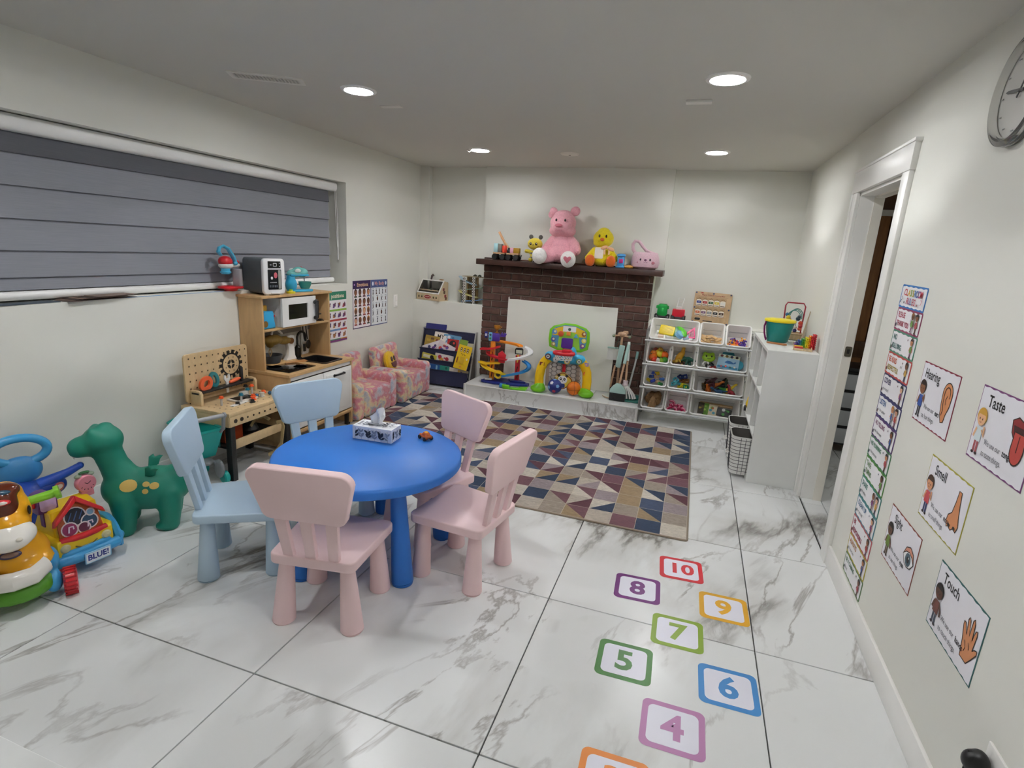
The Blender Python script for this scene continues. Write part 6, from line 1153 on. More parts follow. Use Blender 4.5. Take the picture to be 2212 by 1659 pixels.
def bin_(x, row, w_, label):
    """white open bin tilted towards the front; local z = out of the opening, rim at z = 0"""
    z, a = ROWS[row]; t = thing('toy_bin', label, 'bin', group='white tilted toy bins')
    D = .225; o = V((2.91 + x, 4.93 + FY + .080, z + .098))
    # in-plane axes: u = right, v = up along the rim; opening faces the room
    T = frame(o, (1, 0, 0), (0, cos(R(a)), sin(R(a)))); t.matrix_world = T
    W2, H2, dep = w_/2, D/2, .125
    q = B(); oo = rrect(w_, D, .02, 4); oi = rrect(w_ - .02, D - .02, .014, 4); bo = rrect(w_*.80, D*.72, .02, 4); bi = rrect(w_*.79, D*.70, .018, 4); n = len(oo)
    vs = [(x_, y_, 0) for x_, y_ in oi] + [(x_, y_, -dep + .003) for x_, y_ in bi] + [(x_, y_, -.002) for x_, y_ in rrect(w_ - .012, D - .012, .016, 4)] + [(x_, y_, -dep) for x_, y_ in bo]
    fs = [(i, (i+1) % n, n + (i+1) % n, n + i) for i in range(n)] + [tuple(n + i for i in range(n))] + [(2*n + (i+1) % n, 2*n + i, 3*n + i, 3*n + (i+1) % n) for i in range(n)] + [tuple(3*n + i for i in range(n))[::-1]]
    q.add(vs, fs, BIN); q.obj('body', t)
    q = B(); q.tube([(x_, y_, 0) for x_, y_ in rrect(w_ - .008, D - .008, .02, 4)], .0065, BIN, 8, True); q.obj('rim', t); return T, w_, D
NW, WW = .195, .40
bins = {}
spec = [(0, -.208, WW, 'wide white bin of colourful kitchen toys at the top left of the rack'), (0, .098, NW, 'narrow white bin of plain wooden blocks, top row middle'), (0, .305, NW, 'narrow white bin of orange and purple pieces, top row right'),
        (1, -.315, NW, 'narrow white bin of toy fruit, second row left'), (1, -.108, NW, 'narrow white bin of toy dinosaurs, second row middle'), (1, .203, WW, 'wide white bin holding a green mask and whale puzzle, second row right'),
        (2, -.315, NW, 'narrow white bin of building bricks, third row left'), (2, -.108, NW, 'narrow white bin of light blue and yellow pieces, third row middle'), (2, .203, WW, 'wide white bin of dark toy animals, third row right'),
        (3, -.315, NW, 'narrow white bin of brown paper bags, bottom row left'), (3, -.108, NW, 'narrow white bin of pink striped pieces, bottom row middle'), (3, .203, WW, 'wide white bin of wooden puzzles and boards, bottom row right')]
for i, (r_, x, w_, l) in enumerate(spec): bins[i] = bin_(x, r_, w_, l)
def inbin(i, u, v, d): # point inside bin i: u,v in -1..1 over the opening, d depth below the rim
    T, w_, D = bins[i]; return T @ V((u*w_*.36, v*D*.33, -d))
def item(nm, lb, cat, i, u, v, d, q, rot=(0, 0, 0), grp=None):
    o = q.obj(nm); o.location = inbin(i, u, v, d); o.rotation_euler = [R(a) for a in rot]; return tag(o, lb, cat, grp)
rr = random.Random(11)
# top left: kitchen toys
q = B(); q.slab(rrect(.125, .085, .012), -.012, .012, mat('#ecd21c', .35, 'plastic'), .004)
for k in range(7): q.box((0, -.033 + k*.011, .0125), (.105, .004, .003), mat('#d9bc10', .35, 'plastic'))
item('toy_basket_lid', 'yellow ribbed plastic tray in the top left bin', 'toy', 0, -.42, .05, .02, q, (52, 6, -4))
q = B(); q.slab([(-.07, -.04), (.08, -.045), (.06, .05), (-.06, .045)], -.006, .006, mat('#1f7a4a', .4), .002); item('green_tray', 'dark green board behind the yellow tray in the top left bin', 'toy', 0, .0, .05, .035, q, (50, 0, 0))
q = B(); q.slab([(.07*cos(R(a)), .035*sin(R(a))) for a in range(0, 360, 20)], -.01, .012, mat('#5bbf2c', .3, 'plastic'), .003); item('toy_bowl', 'lime green oval toy dish standing in the top left bin', 'toy dish', 0, .38, .12, .03, q, (60, 20, -48))
q = B(); 
for k in range(3): q.tube([(.03*cos(t), .03*sin(t), k*.013) for t in [2*pi*j/20 for j in range(20)]], .007, mat('#7fb8dc', .3, 'plastic'), 8, True)
q.lathe([(0, 0), (.028, 0), (.028, .03), (0, .03)], mat('#8fc4e2', .3, 'plastic'), 16); item('toy_reel', 'light blue ribbed toy reel in the top left bin', 'toy', 0, .28, -.45, .03, q, (35, 20, 30))
q = B(); q.ring([(-.06, -.05), (.06, -.05), (.055, .06)], [(-.03, -.038), (.047, -.038), (.044, .03)], -.005, .005, mat('#d81f6e', .35, 'plastic'))
for k in range(4): q.box((.0 + k*.012, -.01 + k*.006, 0), (.004, .05 + k*.01, .006), mat('#d81f6e', .35, 'plastic'))
item('pink_grate', 'hot pink slatted triangle toy in the top left bin', 'toy', 0, .78, .1, .03, q, (52, 0, 6))
for k, (u, v, c_, lb) in enumerate(((-.85, -.1, '#dfe6e2', 'white piece at the left of the top left bin'), (-.75, -.55, '#e6cfc0', 'pale pink piece at the bottom of the top left bin'), (-.3, -.6, '#d8dadd', 'pale grey flat piece at the bottom of the top left bin'), (.7, -.5, '#b8cfe6', 'pale blue cube in the right of the top left bin'), (.62, -.2, '#e4e8ea', 'white cube beside the pink triangle'))):
    q = B(); q.box((0, 0, 0), (.05, .03, .03), mat(c_, .4, 'plastic'), .005); item('toy_piece', lb, 'toy', 0, u, v, .045, q, (rr.uniform(20, 60), rr.uniform(-30, 30), rr.uniform(-40, 40)))
# wooden blocks: one kind, nothing in the photograph tells them apart
wb0 = B().box((0, 0, 0), (.062, .022, .013), wd('#d2ae7c', sv=(3, 12, 12)), .0015, 1).mesh('wooden_block')
for k in range(18):
    o = bpy.data.objects.new('wooden_block', wb0); COL.objects.link(o); u, v = -.85 + (k % 4)*.56 + rr.uniform(-.1, .1), -.85 + (k//4)*.34
    o.location = inbin(1, max(-.85, min(.85, u)), v, .082 - .008*(k % 3) + (.02 if v > .2 else 0)); o.rotation_euler = (R(rr.uniform(20, 60)), R(rr.uniform(-25, 25)), R(rr.uniform(-50, 50)))
    tag(o, 'plain wooden block in the heap in the middle top bin', 'block', 'wooden blocks in the middle top bin')
# star pieces, grouped by colour
star = {}
for c_ in ('#ee8a1c', '#f2b24a', '#5a3a9c', '#e0566a', '#3a4ab0'):
    q = B(); 
    for d in ((1, 0, 0), (0, 1, 0), (0, 0, 1)): q.cone(V(d)*-.019, V(d)*.019, .005, .005, mat(c_, .35, 'plastic'), 8); q.ell(V(d)*.019, .0085, mat(c_, .35, 'plastic'), n=8); q.ell(V(d)*-.019, .0085, mat(c_, .35, 'plastic'), n=8)
    star[c_] = q.mesh('linking_piece')
nmc = {'#ee8a1c': 'orange', '#f2b24a': 'pale orange', '#5a3a9c': 'purple', '#e0566a': 'pink', '#3a4ab0': 'blue'}
for k in range(30):
    u, v = rr.uniform(-.9, .9), rr.uniform(-1, .25); c_ = ('#5a3a9c' if u > .15 else '#ee8a1c') if rr.random() < .55 else rr.choice(list(star)); o = bpy.data.objects.new('linking_piece', star[c_]); COL.objects.link(o); o.location = inbin(2, u, v, .085 - .02*rr.random()); o.rotation_euler = [rr.uniform(0, 3) for _ in range(3)]
    tag(o, nmc[c_] + ' knobbly linking piece in the top right bin', 'toy piece', nmc[c_] + ' linking pieces in the top right bin')
# fruit
for k, (u, v, r_, c_, lb) in enumerate(((-.6, .35, .032, '#d97a1c', 'orange ball at the back left of the toy fruit bin'), (-.45, .75, .03, '#7a2a1c', 'dark red ball at the back of the toy fruit bin'), (-.2, .55, .028, '#e8c424', 'yellow ball at the back of the toy fruit bin'), (.15, .3, .033, '#cfc02a', 'yellow green ball in the middle of the toy fruit bin'), (.1, .8, .03, '#b8891c', 'mustard ball at the far back of the toy fruit bin'), (-.65, -.2, .036, '#e0701a', 'large orange ball at the left of the toy fruit bin'), (.7, .25, .034, '#e8661a', 'bright orange toy pumpkin at the right of the fruit bin'), (-.4, -.6, .03, '#d2361c', 'red toy tomato at the front of the fruit bin'), (.0, -.65, .026, '#e4ded2', 'white toy egg at the front of the fruit bin'), (.45, -.6, .026, '#8ab82c', 'lime toy fruit at the front of the fruit bin'), (.8, -.45, .027, '#3f9a34', 'green toy fruit at the front right of the fruit bin'))):
    q = B(); q.ell((0, 0, 0), (r_, r_, r_*.92), mat(c_, .4, 'plastic'), n=18); q.cone((0, 0, r_*.85), (0, 0, r_*1.12), .004, .003, mat('#4a6a2a', .5), 8); item('toy_fruit', lb, 'toy fruit', 3, u, v, .055, q, (rr.uniform(-40, 40), rr.uniform(-40, 40), 0))
# dinosaurs
def dino(c_, s):
    v, f = blob([((0, 0, 0), (.03*s, .016*s, .018*s)), ('t', [(.02*s, 0, .005*s), (.045*s, 0, .03*s)], [.012*s, .009*s]), ((.052*s, 0, .035*s), (.016*s, .009*s, .009*s)), ('t', [(-.02*s, 0, 0), (-.06*s, 0, -.01*s)], [.012*s, .003*s]), ('t', [(-.01*s, .012*s, -.01*s), (-.008*s, .014*s, -.04*s)], [.01*s, .006*s]), ('t', [(-.01*s, -.012*s, -.01*s), (-.02*s, -.014*s, -.04*s)], [.01*s, .006*s]), ('t', [(.018*s, .012*s, 0), (.03*s, .014*s, -.02*s)], [.006*s, .004*s])], .0035*s, 2)
    return B().add(v, f, mat(c_, .5, 'plastic'))
item('toy_dinosaur', 'mustard yellow toy dinosaur upright in the dinosaur bin', 'toy dinosaur', 4, -.35, .35, .045, dino('#c9961c', 1.5), (20, -45, 20)); item('toy_dinosaur', 'dark teal spiky toy dinosaur at the right of the dinosaur bin', 'toy dinosaur', 4, .5, -.1, .05, dino('#1f5a4a', 1.5), (30, 10, 150)); item('toy_dinosaur', 'dark brown toy dinosaur lying at the front of the dinosaur bin', 'toy dinosaur', 4, -.2, -.6, .07, dino('#4a2a20', 1.2), (40, 0, 30)); item('toy_dinosaur', 'yellow toy dinosaur leg-up at the front left of the bin', 'toy dinosaur', 4, -.6, -.35, .06, dino('#c9a23a', 1.1), (70, 20, 200))
# green mask, whale puzzle, black and white pieces
q = B(); v_, f_ = blob([((0, 0, 0), (.055, .02, .042)), ((-.03, 0, .03), (.018, .014, .018)), ((.03, 0, .03), (.018, .014, .018))], .006, 3); q.add(v_, f_, mat('#8fb81c', .5)); 
for s in (-1, 1): q.ell((s*.022, -.018, .006), (.007, .004, .008), mat('#1a2410', .4))
q.tube([(-.014, -.02, -.012), (0, -.022, -.017), (.014, -.02, -.012)], .002, mat('#1a2410', .5), 5); item('frog_toy', 'lime green smiling toy face in the second row wide bin', 'toy', 5, -.72, .45, .04, q, (-25, 0, 5))
t = thing('whale_puzzle', 'light blue boxed puzzle with a whale picture in the second row wide bin', 'puzzle'); t.matrix_world = bins[5][0] @ TR((.055, -.005, -.03), rx=8, rz=-5); B().box((0, 0, 0), (.17, .135, .016), mat('#a9cfe6', .4, 'paper'), .002).obj('box', t)
q = B(Mx.Translation((0, 0, .008))); q.L = .0003; q.flat(rrect(.17, .03, .001, 1, (0, .052)), pp('#e8ecd2'))
for k, c_ in enumerate(('#a83a4a', '#c9a23a', '#5a4a8a', '#3a2a24')): q.flat(circ(.012, 10, (-.06 + k*.04, .052)), pp('#26221f')); q.flat(circ(.006, 8, (-.06 + k*.04, .052)), pp(c_))
q.flat([(-.03, -.005), (-.01, .012), (.02, .01), (.04, -.004), (.055, .012), (.06, -.002), (.04, -.014), (.0, -.016), (-.025, -.012)], pp('#3f7ab8')); q.flat(rrect(.16, .02, .004, 2, (0, -.052)), pp('#3a8ab0')); 
for k, c_ in enumerate(('#d87a8a', '#c9402a', '#2a6a5a', '#e6e0d0')): q.flat(circ(.009, 8, (-.05 + k*.035, -.048 + .006*(k % 2))), pp(c_))
q.obj('picture', t)
q = B(); q.slab(circ(.05, 24), -.008, .008, mat('#2a8a9a', .4), .002); item('teal_plate', 'teal round toy behind the whale puzzle', 'toy', 5, .35, .95, .035, q, (50, 0, 0)); q = B(); q.slab(circ(.045, 24), -.008, .008, mat('#3aa0b8', .4), .002); item('blue_plate', 'blue round toy at the right of the whale puzzle', 'toy', 5, .92, -.2, .045, q, (50, 0, -20))
for k, (u, v, c_, lb) in enumerate(((-.85, -.25, '#e8e6e2', 'white cow-patterned toy at the left of the whale bin'), (-.7, -.55, '#1a1a1c', 'black toy piece at the front left of the whale bin'), (-.5, -.3, '#2a2a34', 'dark blue toy piece left of the whale puzzle'), (-.4, -.75, '#b03a3a', 'red toy piece at the front of the whale bin'), (-.55, -.85, '#e6e6ea', 'white ring at the front of the whale bin'))):
    q = B(); q.tube([(.024*cos(t_), .016*sin(t_), 0) for t_ in [2*pi*j/14 for j in range(14)]], .009, mat(c_, .45), 8, True); item('toy_piece', lb, 'toy', 5, u, v, .06, q, (rr.uniform(0, 60), rr.uniform(-30, 30), rr.uniform(0, 90)))
# bricks
def brick2(c_):
    q = B(); q.box((0, 0, 0), (.046, .024, .02), mat(c_, .3, 'plastic'), .0015, 1)
    for x in (-.012, .012): q.cone((x, 0, .01), (x, 0, .015), .006, .006, mat(c_, .3, 'plastic'), 10)
    return q
for k, (u, v, c_, lb) in enumerate(((-.3, .75, '#1f3f9c', 'blue toy brick at the back left of the third row brick bin'), (.05, .8, '#d8b81c', 'yellow toy brick at the back of the brick bin'), (-.15, .35, '#b5936a', 'wooden coloured brick in the middle of the brick bin'), (.45, .3, '#a8865f', 'tan brick at the right middle of the brick bin'), (.75, .1, '#1c5aa8', 'blue brick at the right edge of the brick bin'), (-.3, -.3, '#1a2f9a', 'dark blue brick at the front of the brick bin'), (-.8, -.25, '#d8c22a', 'yellow brick at the left edge of the brick bin'), (.3, -.35, '#c9ab84', 'pale tan brick at the front of the brick bin'), (.65, -.6, '#2f8a4a', 'green brick at the front right of the brick bin'), (-.55, .3, '#2a4a8a', 'slate blue brick at the left of the brick bin'))): item('toy_brick', lb, 'toy brick', 6, u, v, .06, brick2(c_), (rr.uniform(10, 70), rr.uniform(-30, 30), rr.uniform(-50, 50)))
for k, (u, v, c_, lb) in enumerate(((-.5, .2, '#4fb0c4', 'light blue frame piece at the left of the third row middle bin'), (-.7, -.3, '#5ac0cf', 'light blue frame piece at the front left of the third row middle bin'), (-.2, -.1, '#3f9fb5', 'light blue frame piece in the middle of the third row middle bin'), (.0, .75, '#1c2f6a', 'navy piece at the back of the third row middle bin'), (.45, .8, '#22357a', 'navy piece at the back right of the third row middle bin'), (.3, .2, '#7a4a1c', 'brown piece in the third row middle bin'), (.7, .25, '#8a5a24', 'brown piece at the right of the third row middle bin'), (.15, -.5, '#e0c81c', 'yellow piece at the front of the third row middle bin'), (.5, -.45, '#c9d22a', 'yellow green piece at the front right of the third row middle bin'), (.8, -.6, '#2f8a5a', 'green piece at the right corner of the third row middle bin'))):
    q = B(); q.ring(rrect(.055, .04, .006, 2), rrect(.032, .018, .003, 2), -.006, .006, mat(c_, .4, 'plastic')); item('toy_piece', lb, 'toy piece', 7, u, v, .06, q, (rr.uniform(10, 70), rr.uniform(-30, 30), rr.uniform(-60, 60)))
for k, (u, v, c_, lb) in enumerate(((-.55, .55, '#3a1f1c', 'dark brown toy animal at the back left of the third row wide bin'), (-.3, .4, '#5a2a3a', 'plum toy animal in the third row wide bin'), (-.1, .2, '#c9702a', 'orange toy animal in the third row wide bin'), (.2, .4, '#17171a', 'black toy animal in the middle of the third row wide bin'), (.1, -.1, '#1c1c20', 'black toy animal at the front middle of the third row wide bin'), (-.75, -.15, '#4a3a14', 'olive toy animal at the left of the third row wide bin'), (-.5, -.45, '#c0641c', 'orange toy animal at the front of the third row wide bin'), (.5, .35, '#2a3a2a', 'dark green toy animal at the back right of the third row wide bin'), (.4, -.35, '#2f7a34', 'green toy animal at the front right of the third row wide bin'), (.15, -.6, '#1f4f7a', 'blue toy animal at the front of the third row wide bin'), (.62, -.25, '#d8bc2a', 'yellow toy animal at the right of the third row wide bin'), (.8, -.6, '#8a1c2a', 'dark red toy animal at the right corner of the third row wide bin'), (-.35, .75, '#6a4a5a', 'mauve toy animal at the back of the third row wide bin'))): item('toy_animal', lb, 'toy animal', 8, u, v, .06, dino(c_, 1.15), (rr.uniform(-20, 60), rr.uniform(-30, 30), rr.uniform(0, 360)))
for k, (u, v, c_, lb) in enumerate(((-.3, .4, '#7a5a38', 'crumpled brown paper bag at the left of the bottom left bin'), (.4, .3, '#8a6a44', 'brown paper bag at the right of the bottom left bin'), (.0, -.5, '#a07f58', 'pale crumpled brown paper at the front of the bottom left bin'))):
    q = B(); v_, f_ = blob([((0, 0, 0), (.045, .028, .06)), ((.02, .01, .03), (.03, .02, .04)), ((-.02, 0, -.02), (.03, .03, .03))], .009, 1); q.add([(a + rr.uniform(-.004, .004), b_ + rr.uniform(-.004, .004), c2) for a, b_, c2 in v_], f_, mat(c_, .8, 'paper')); item('paper_bag', lb, 'paper bag', 9, u, v, .055, q, (-20 + 15*k, 20 - 20*k, 30*k))
pkp = {}
for c_ in ('#c21f5a', '#e05a88', '#a81848'):
    q = B(); q.tube([(.03*cos(R(a)), .03*sin(R(a)), 0) for a in range(20, 170, 15)], [.003] + [.011]*8 + [.003], mat(c_, .4, 'plastic'), 8); q.tube([(.031*cos(R(a)), .031*sin(R(a)), .008) for a in range(40, 150, 15)], .004, mat('#f0b8c8', .4, 'plastic'), 6); pkp[c_] = q.mesh('toy_shrimp')
for k in range(11):
    c_ = list(pkp)[k % 3]; o = bpy.data.objects.new('curved_piece', pkp[c_]); COL.objects.link(o); o.location = inbin(10, -.7 + (k % 5)*.35, -.75 + (k//5)*.42, .085); o.rotation_euler = (R(rr.uniform(30, 70)), R(rr.uniform(-40, 40)), R(rr.uniform(-60, 60))); tag(o, {'#c21f5a': 'deep pink', '#e05a88': 'light pink', '#a81848': 'dark magenta'}[c_] + ' curved striped piece in the bottom middle bin', 'toy piece', {'#c21f5a': 'deep pink', '#e05a88': 'light pink', '#a81848': 'dark magenta'}[c_] + ' curved pieces in the bottom bin')
for k, (u, v, w_, h_, c_, rz, lb) in enumerate(((.1, .55, .27, .02, '#a98a5f', -2, 'long wooden board across the back of the bottom right bin'), (.1, .40, .26, .014, '#c2a478', -2, 'second long wooden board in the bottom right bin'), (-.45, -.25, .05, .11, '#6a9a34', -3, 'green picture book in the bottom right bin'), (-.05, -.3, .075, .10, '#d8ceb0', -4, 'cream puzzle card with a blue picture in the bottom right bin'), (-.72, -.2, .05, .10, '#3a3222', -2, 'dark puzzle card at the left of the bottom right bin'), (.55, -.45, .12, .07, '#141614', -6, 'black box with green picture at the right of the bottom right bin'))):
    t = thing('puzzle_board' if k > 1 else 'wooden_board', lb, 'puzzle' if k > 1 else 'board'); t.matrix_world = bins[11][0] @ TR((u*.15, v*.08, -.055 + .004*k), rx=12, rz=rz); B().box((0, 0, 0), (w_, h_, .01), wd(c_) if k < 2 else pp(c_), .0015, 1).obj('board', t)
    if k > 1:
        q = B(Mx.Translation((0, 0, .0052))); q.L = .0002
        for j in range(4): q.flat(circ(rr.uniform(.008, .015), 10, (rr.uniform(-.3, .3)*w_, rr.uniform(-.3, .3)*h_)), pp({2: ['#8fc04a', '#c94a3a', '#5a8a2a', '#a8c85a'], 3: ['#5aa8c0', '#4f94b0', '#8ab04a', '#c06a4a'], 4: ['#8a7a2a', '#5a4a24', '#a08a3a', '#4a3a20'], 5: ['#3f8a3a', '#4a9a44', '#d8d8d4', '#2f6a2a']}[k][j]))
        q.obj('picture', t)

# ---------------------------------------------------------------- right ledge: trucks and counting board
def truck(x, label, cab, kind):
    t = thing('toy_truck', label, 'toy truck', (x, 5.285, LZ)); m = mat(cab, .35, 'plastic'); K_ = mat('#141416', .45, 'plastic')
    B().box((0, 0, .042), (.11, .09, .03), K_ if kind == 'g' else mat('#2a0f12', .4, 'plastic'), .006).obj('chassis', t)
    for sx in (-.05, .05):
        for sy in (-.035, .035): q = B(); q.lathe([(0, -.016), (.03, -.016), (.034, -.01), (.034, .01), (.03, .016), (0, .016)], K_, 20, TR((sx, sy, .034), ry=90)); q.obj('wheel', t)
    if kind == 'g':
        q = B(); q.slab([(-.04, .055), (.04, .055), (.045, .08), (.042, .15), (.03, .162), (-.03, .162), (-.042, .15), (-.045, .08)], -.045, .045, m, .006, X=frame((0, 0, 0), (1, 0, 0), (0, 0, 1))); q.obj('cab', t)
        for s in (-1, 1): B().box((s*.05, -.03, .135), (.014, .018, .03), m, .004).obj('mirror', t)
    else:
        q = B(); q.slab([(-.055, .055), (.055, .055), (.055, .12), (.05, .125), (-.05, .125), (-.055, .12)], -.045, .045, m, .004, X=frame((0, 0, 0), (1, 0, 0), (0, 0, 1))); q.obj('body', t); B().box((0, -.048, .045), (.05, .012, .03), mat('#3a3a3e', .4), .003).obj('bumper', t)
        q = B(); q.box((0, .0, .135), (.05, .05, .03), mat('#e0dedc', .4), .004); q.obj('turntable', t)
        q = B()
        for s in (-1, 1): q.tube([(s*.02, -.02, .14), (s*.024 + .012, .035, .225)], .0035, mat('#dcdcda', .4), 6)
        for k in range(6): y = -.012 + k*.009; q.tube([(-.02 + .002*k, y, .152 + k*.0135), (.022 + .002*k, y, .152 + k*.0135)], .0025, mat('#dcdcda', .4), 5)
        q.obj('ladder', t, label='white ladder')
truck(2.56, 'green toy truck with black wheels on the ledge above the bins', '#0f9a3f', 'g'); truck(2.705, 'red toy fire engine with a white ladder beside the green truck', '#c2142c', 'r')
bd = thing('counting_board', 'wooden magnetic colour counting maze board leaning on the wall above the bins', 'board game'); bd.matrix_world = frame((2.985, 5.362, .858), (1, 0, -.02), (0, .07, 1))
B().slab(rrect(.325, .285, .012, 4, (0, .1425)), -.008, .0, wd('#c9a982', sv=(3, 3, 9)), .001).obj('board', bd)
q = B(); q.L = .0002; q.text('Magnet Color & Counting Maze', .0155, pp('#8a2f24'), (0, .258), .012); q.line([(-.13, .245), (.13, .245)], .0015, pp('#7a4a34')); q.flat(rrect(.02, .01, .002, 2, (-.10, .275)), pp('#b03a3a')); q.line([(.0, .01), (.13, .014)], .004, pp('#d8b84a')); q.obj('title_print', bd)
for x, y in ((-.15, .275), (0, .275), (.15, .275), (-.15, .14), (.15, .14), (-.15, .01), (0, .008), (.15, .01)): q = B(); q.lathe([(.008, 0), (.0075, .003), (0, .004)], mat('#3a4a6a', .35), 12, TR((x, y, 0))); q.obj('screw', bd)
for j, row in enumerate((('#2f3f8a', '#b03a3a', '#2a5a3a', '#d8c24a', '#e4e2dc'), ('#c9704a', '#7a5a7a', '#8a8f94', '#2a2a2c', '#4a3028'))):
    q = B(); q.L = .0002; q.flat(rrect(.265, .085, .006, 2, (-.015, .195 - j*.092)), wd('#bb9a72')); q.obj('tray', bd)
    for i, c_ in enumerate(row):
        x, y = -.118 + i*.052, .195 - j*.092; q = B(); q.L = .0006; q.flat(rrect(.046, .056, .010, 3, (x, y - .008)), pp('#e9e2d4')); q.flat(rrect(.04, .022, .004, 2, (x, y - .004)), pp(c_)); q.line([(x - .02, y + .018), (x, y + .034), (x + .02, y + .018)], .004, pp('#6a5034')); q.flat(rrect(.04, .006, .002, 1, (x, y - .028)), pp('#5a4a3c')); q.flat(circ(.004, 8, (x, y - .004)), pp('#e8e4dc')); q.obj('pot', bd)
q = B(); q.slab(rrect(.05, .022, .01, 4, (-.11, .036)), 0, .003, mat('#141414', .3), .001); q.slab(rrect(.085, .008, .004, 3, (-.02, .022)), 0, .003, mat('#1c1a18', .3), .001); q.obj('pen_slot', bd)

# ---------------------------------------------------------------- white cube shelf and what is on it
SW = mat('#e2e3e0', .45); cs = thing('cube_shelf', 'white cube bookshelf standing side on beside the door', 'shelf', (3.462, 4.20, 0)); SX, SY, SZ = .30, .92, .90
for y in (-SY/2 + .01, SY/2 - .01): B().box((0, y, SZ/2), (SX, .02, SZ - .001), SW, .0015, 1).obj('side_panel', cs)
for z in (.012, SZ - .01): B().box((0, 0, z), (SX, SY - .04, .02), SW, .0015, 1).obj('top_panel' if z > .5 else 'bottom_panel', cs)
for k in (1, 2): B().box((.0, 0, .012 + k*.293), (SX - .004, SY - .04, .016), SW, .001, 1).obj('shelf', cs)
for k in (1, 2):
    for r_ in range(3): B().box((0, -SY/2 + .01 + k*.30, .159 + r_*.293), (SX - .004, .016, .275), SW, .001, 1).obj('divider', cs)
B().box((SX/2 - .004, 0, SZ/2), (.006, SY - .04, SZ - .04), mat('#cfcfcb', .6)).obj('back_panel', cs)
bkt = thing('toy_bucket', 'teal bucket with a yellow lid and purple handle on the white shelf', 'bucket', (3.418, 4.215, .901)); bkt.scale = (.77, .77, .86); TB_ = mat('#17857f', .4, 'plastic')
B().lathe([(0, 0), (.082, 0), (.088, .006), (.12, .155), (.123, .17), (.118, .17), (.085, .01), (0, .008)], TB_, 40).obj('pail', bkt); B().lathe([(.122, .16), (.131, .162), (.133, .172), (.128, .18), (.115, .176), (.1, .184), (0, .186)], mat('#ecd81e', .35, 'plastic'), 40).obj('lid', bkt, label='yellow lid')
q = B(); q.tube([(-.118, -.02, .155), (-.128, -.035, .12), (-.122, -.045, .07), (-.108, -.04, .03), (-.096, -.02, .012)], .006, mat('#8a1c66', .4, 'plastic'), 8, ry=.013); q.obj('handle', bkt, label='purple strap handle')
bm_ = thing('bead_maze', 'wooden bead maze with a red wire arch behind the teal bucket', 'bead maze', (3.535, 4.45, .901), rz=-8)
q = B(); q.box((0, 0, .02), (.14, .16, .036), wd('#c2a882'), .004); q.ring(rrect(.145, .165, .004, 2), rrect(.11, .13, .004, 2), .037, .046, wd('#b59a74')); q.obj('base', bm_); RDW = mat('#a32a3a', .4)
q = B(); q.tube([(-.06, 0, .04), (-.066, 0, .24), (-.055, 0, .262), (.05, 0, .262), (.064, 0, .24), (.06, 0, .04)], .005, RDW, 8); q.obj('arch', bm_, label='red wire arch')
q = B()
for k in range(3): q.tube([((-.045 + .008*k) + .05*(1 - cos(R(a)))*.9, -.02 + .012*k, .15 + (.06 + .006*k)*sin(R(a))) for a in range(0, 181, 15)], .003, mat('#3a8a84', .4), 6)
q.tube([(.02, 0, .15), (.02, 0, .05)], .0025, mat('#8a8f92', .3, 'metal'), 6); q.tube([(-.045, 0, .15), (-.05, 0, .04)], .0025, mat('#3a8a84', .4), 6); q.obj('wire', bm_)
for x, y, z, r_, c_ in ((-.035, -.02, .155, .016, '#d8bc2a'), (-.045, 0, .175, .014, '#2a6a9a'), (-.025, -.01, .135, .015, '#b02a2a'), (.03, 0, .15, .016, '#2f4a5a'), (.035, -.015, .165, .013, '#3a4a5a'), (.05, -.01, .12, .016, '#d24a34'), (.052, -.015, .10, .015, '#c2343a'), (.05, -.01, .08, .015, '#d8604a'), (.02, 0, .085, .012, '#e8e4dc'), (.02, 0, .062, .014, '#3a3a7a')): B().ell((x, y, z), r_, mat(c_, .35), n=12).obj('bead', bm_)
q = B(); 
for k, dx in enumerate((0, .016, .03)): q.tube([(3.59, 4.30 + dx*2, .903), (3.612, 4.31 + dx*2, 1.12 - .04*k)], .0035, mat('#b8a48c', .5), 6)
tag(q.obj('thin_sticks'), 'thin pale sticks leaning on the wall beside the bead maze', 'sticks')
pkk = B(); pkk.slab([(-.065, -.012), (-.05, -.022), (.055, -.022), (.066, .0), (.055, .022), (-.05, .022)], 0, .008, wd('#a3683a', sv=(2, 14, 8)), .002); tag(pkk.obj('wooden_plank', loc=(3.40, 4.065, .901), rz=-28), 'small brown hexagonal wooden plank in front of the bucket', 'board')
xy = thing('xylophone_tray', 'wooden tray with coloured bars lying at the front of the white shelf top', 'toy', (3.545, 3.995, .901), rz=-8); q = B(); q.ring(rrect(.11, .31, .004, 2), rrect(.098, .298, .003, 2), 0, .014, wd('#cdb592')); q.box((0, 0, .003), (.1, .3, .006), wd('#c2a987')); q.obj('tray', xy)
for k, c_ in enumerate(('#b02424', '#d8861c', '#e0c81c', '#3a8a3a', '#2a6a9a', '#3a3a8a', '#7a3a8a')): B().box((-.022, -.10 + k*.034, .012), (.05, .024, .012), mat(c_, .4), .003).obj('bar', xy)
rb_ = thing('rainbow_stacker', 'row of rainbow-coloured rods leaning on the wall at the shelf corner', 'toy', (3.588, 4.09, .901))
for k, c_ in enumerate(('#a81c2a', '#c22430', '#c92a2a', '#dd8a1c', '#e6c81c', '#d8d22a', '#5a9a2a', '#2f8a4a', '#2a7a9a', '#2a4a9a', '#3a2a7a', '#6a2a7a')):
    h_ = .112 - k*.0068; q = B()
    for j in range(int(h_/.0125)): q.box((.018 - k*.0095, -.13 + k*.005, .007 + j*.0125), (.010, .05, .0135), mat(c_, .35, 'plastic'), .004, 1)
    q.obj('rod', rb_)
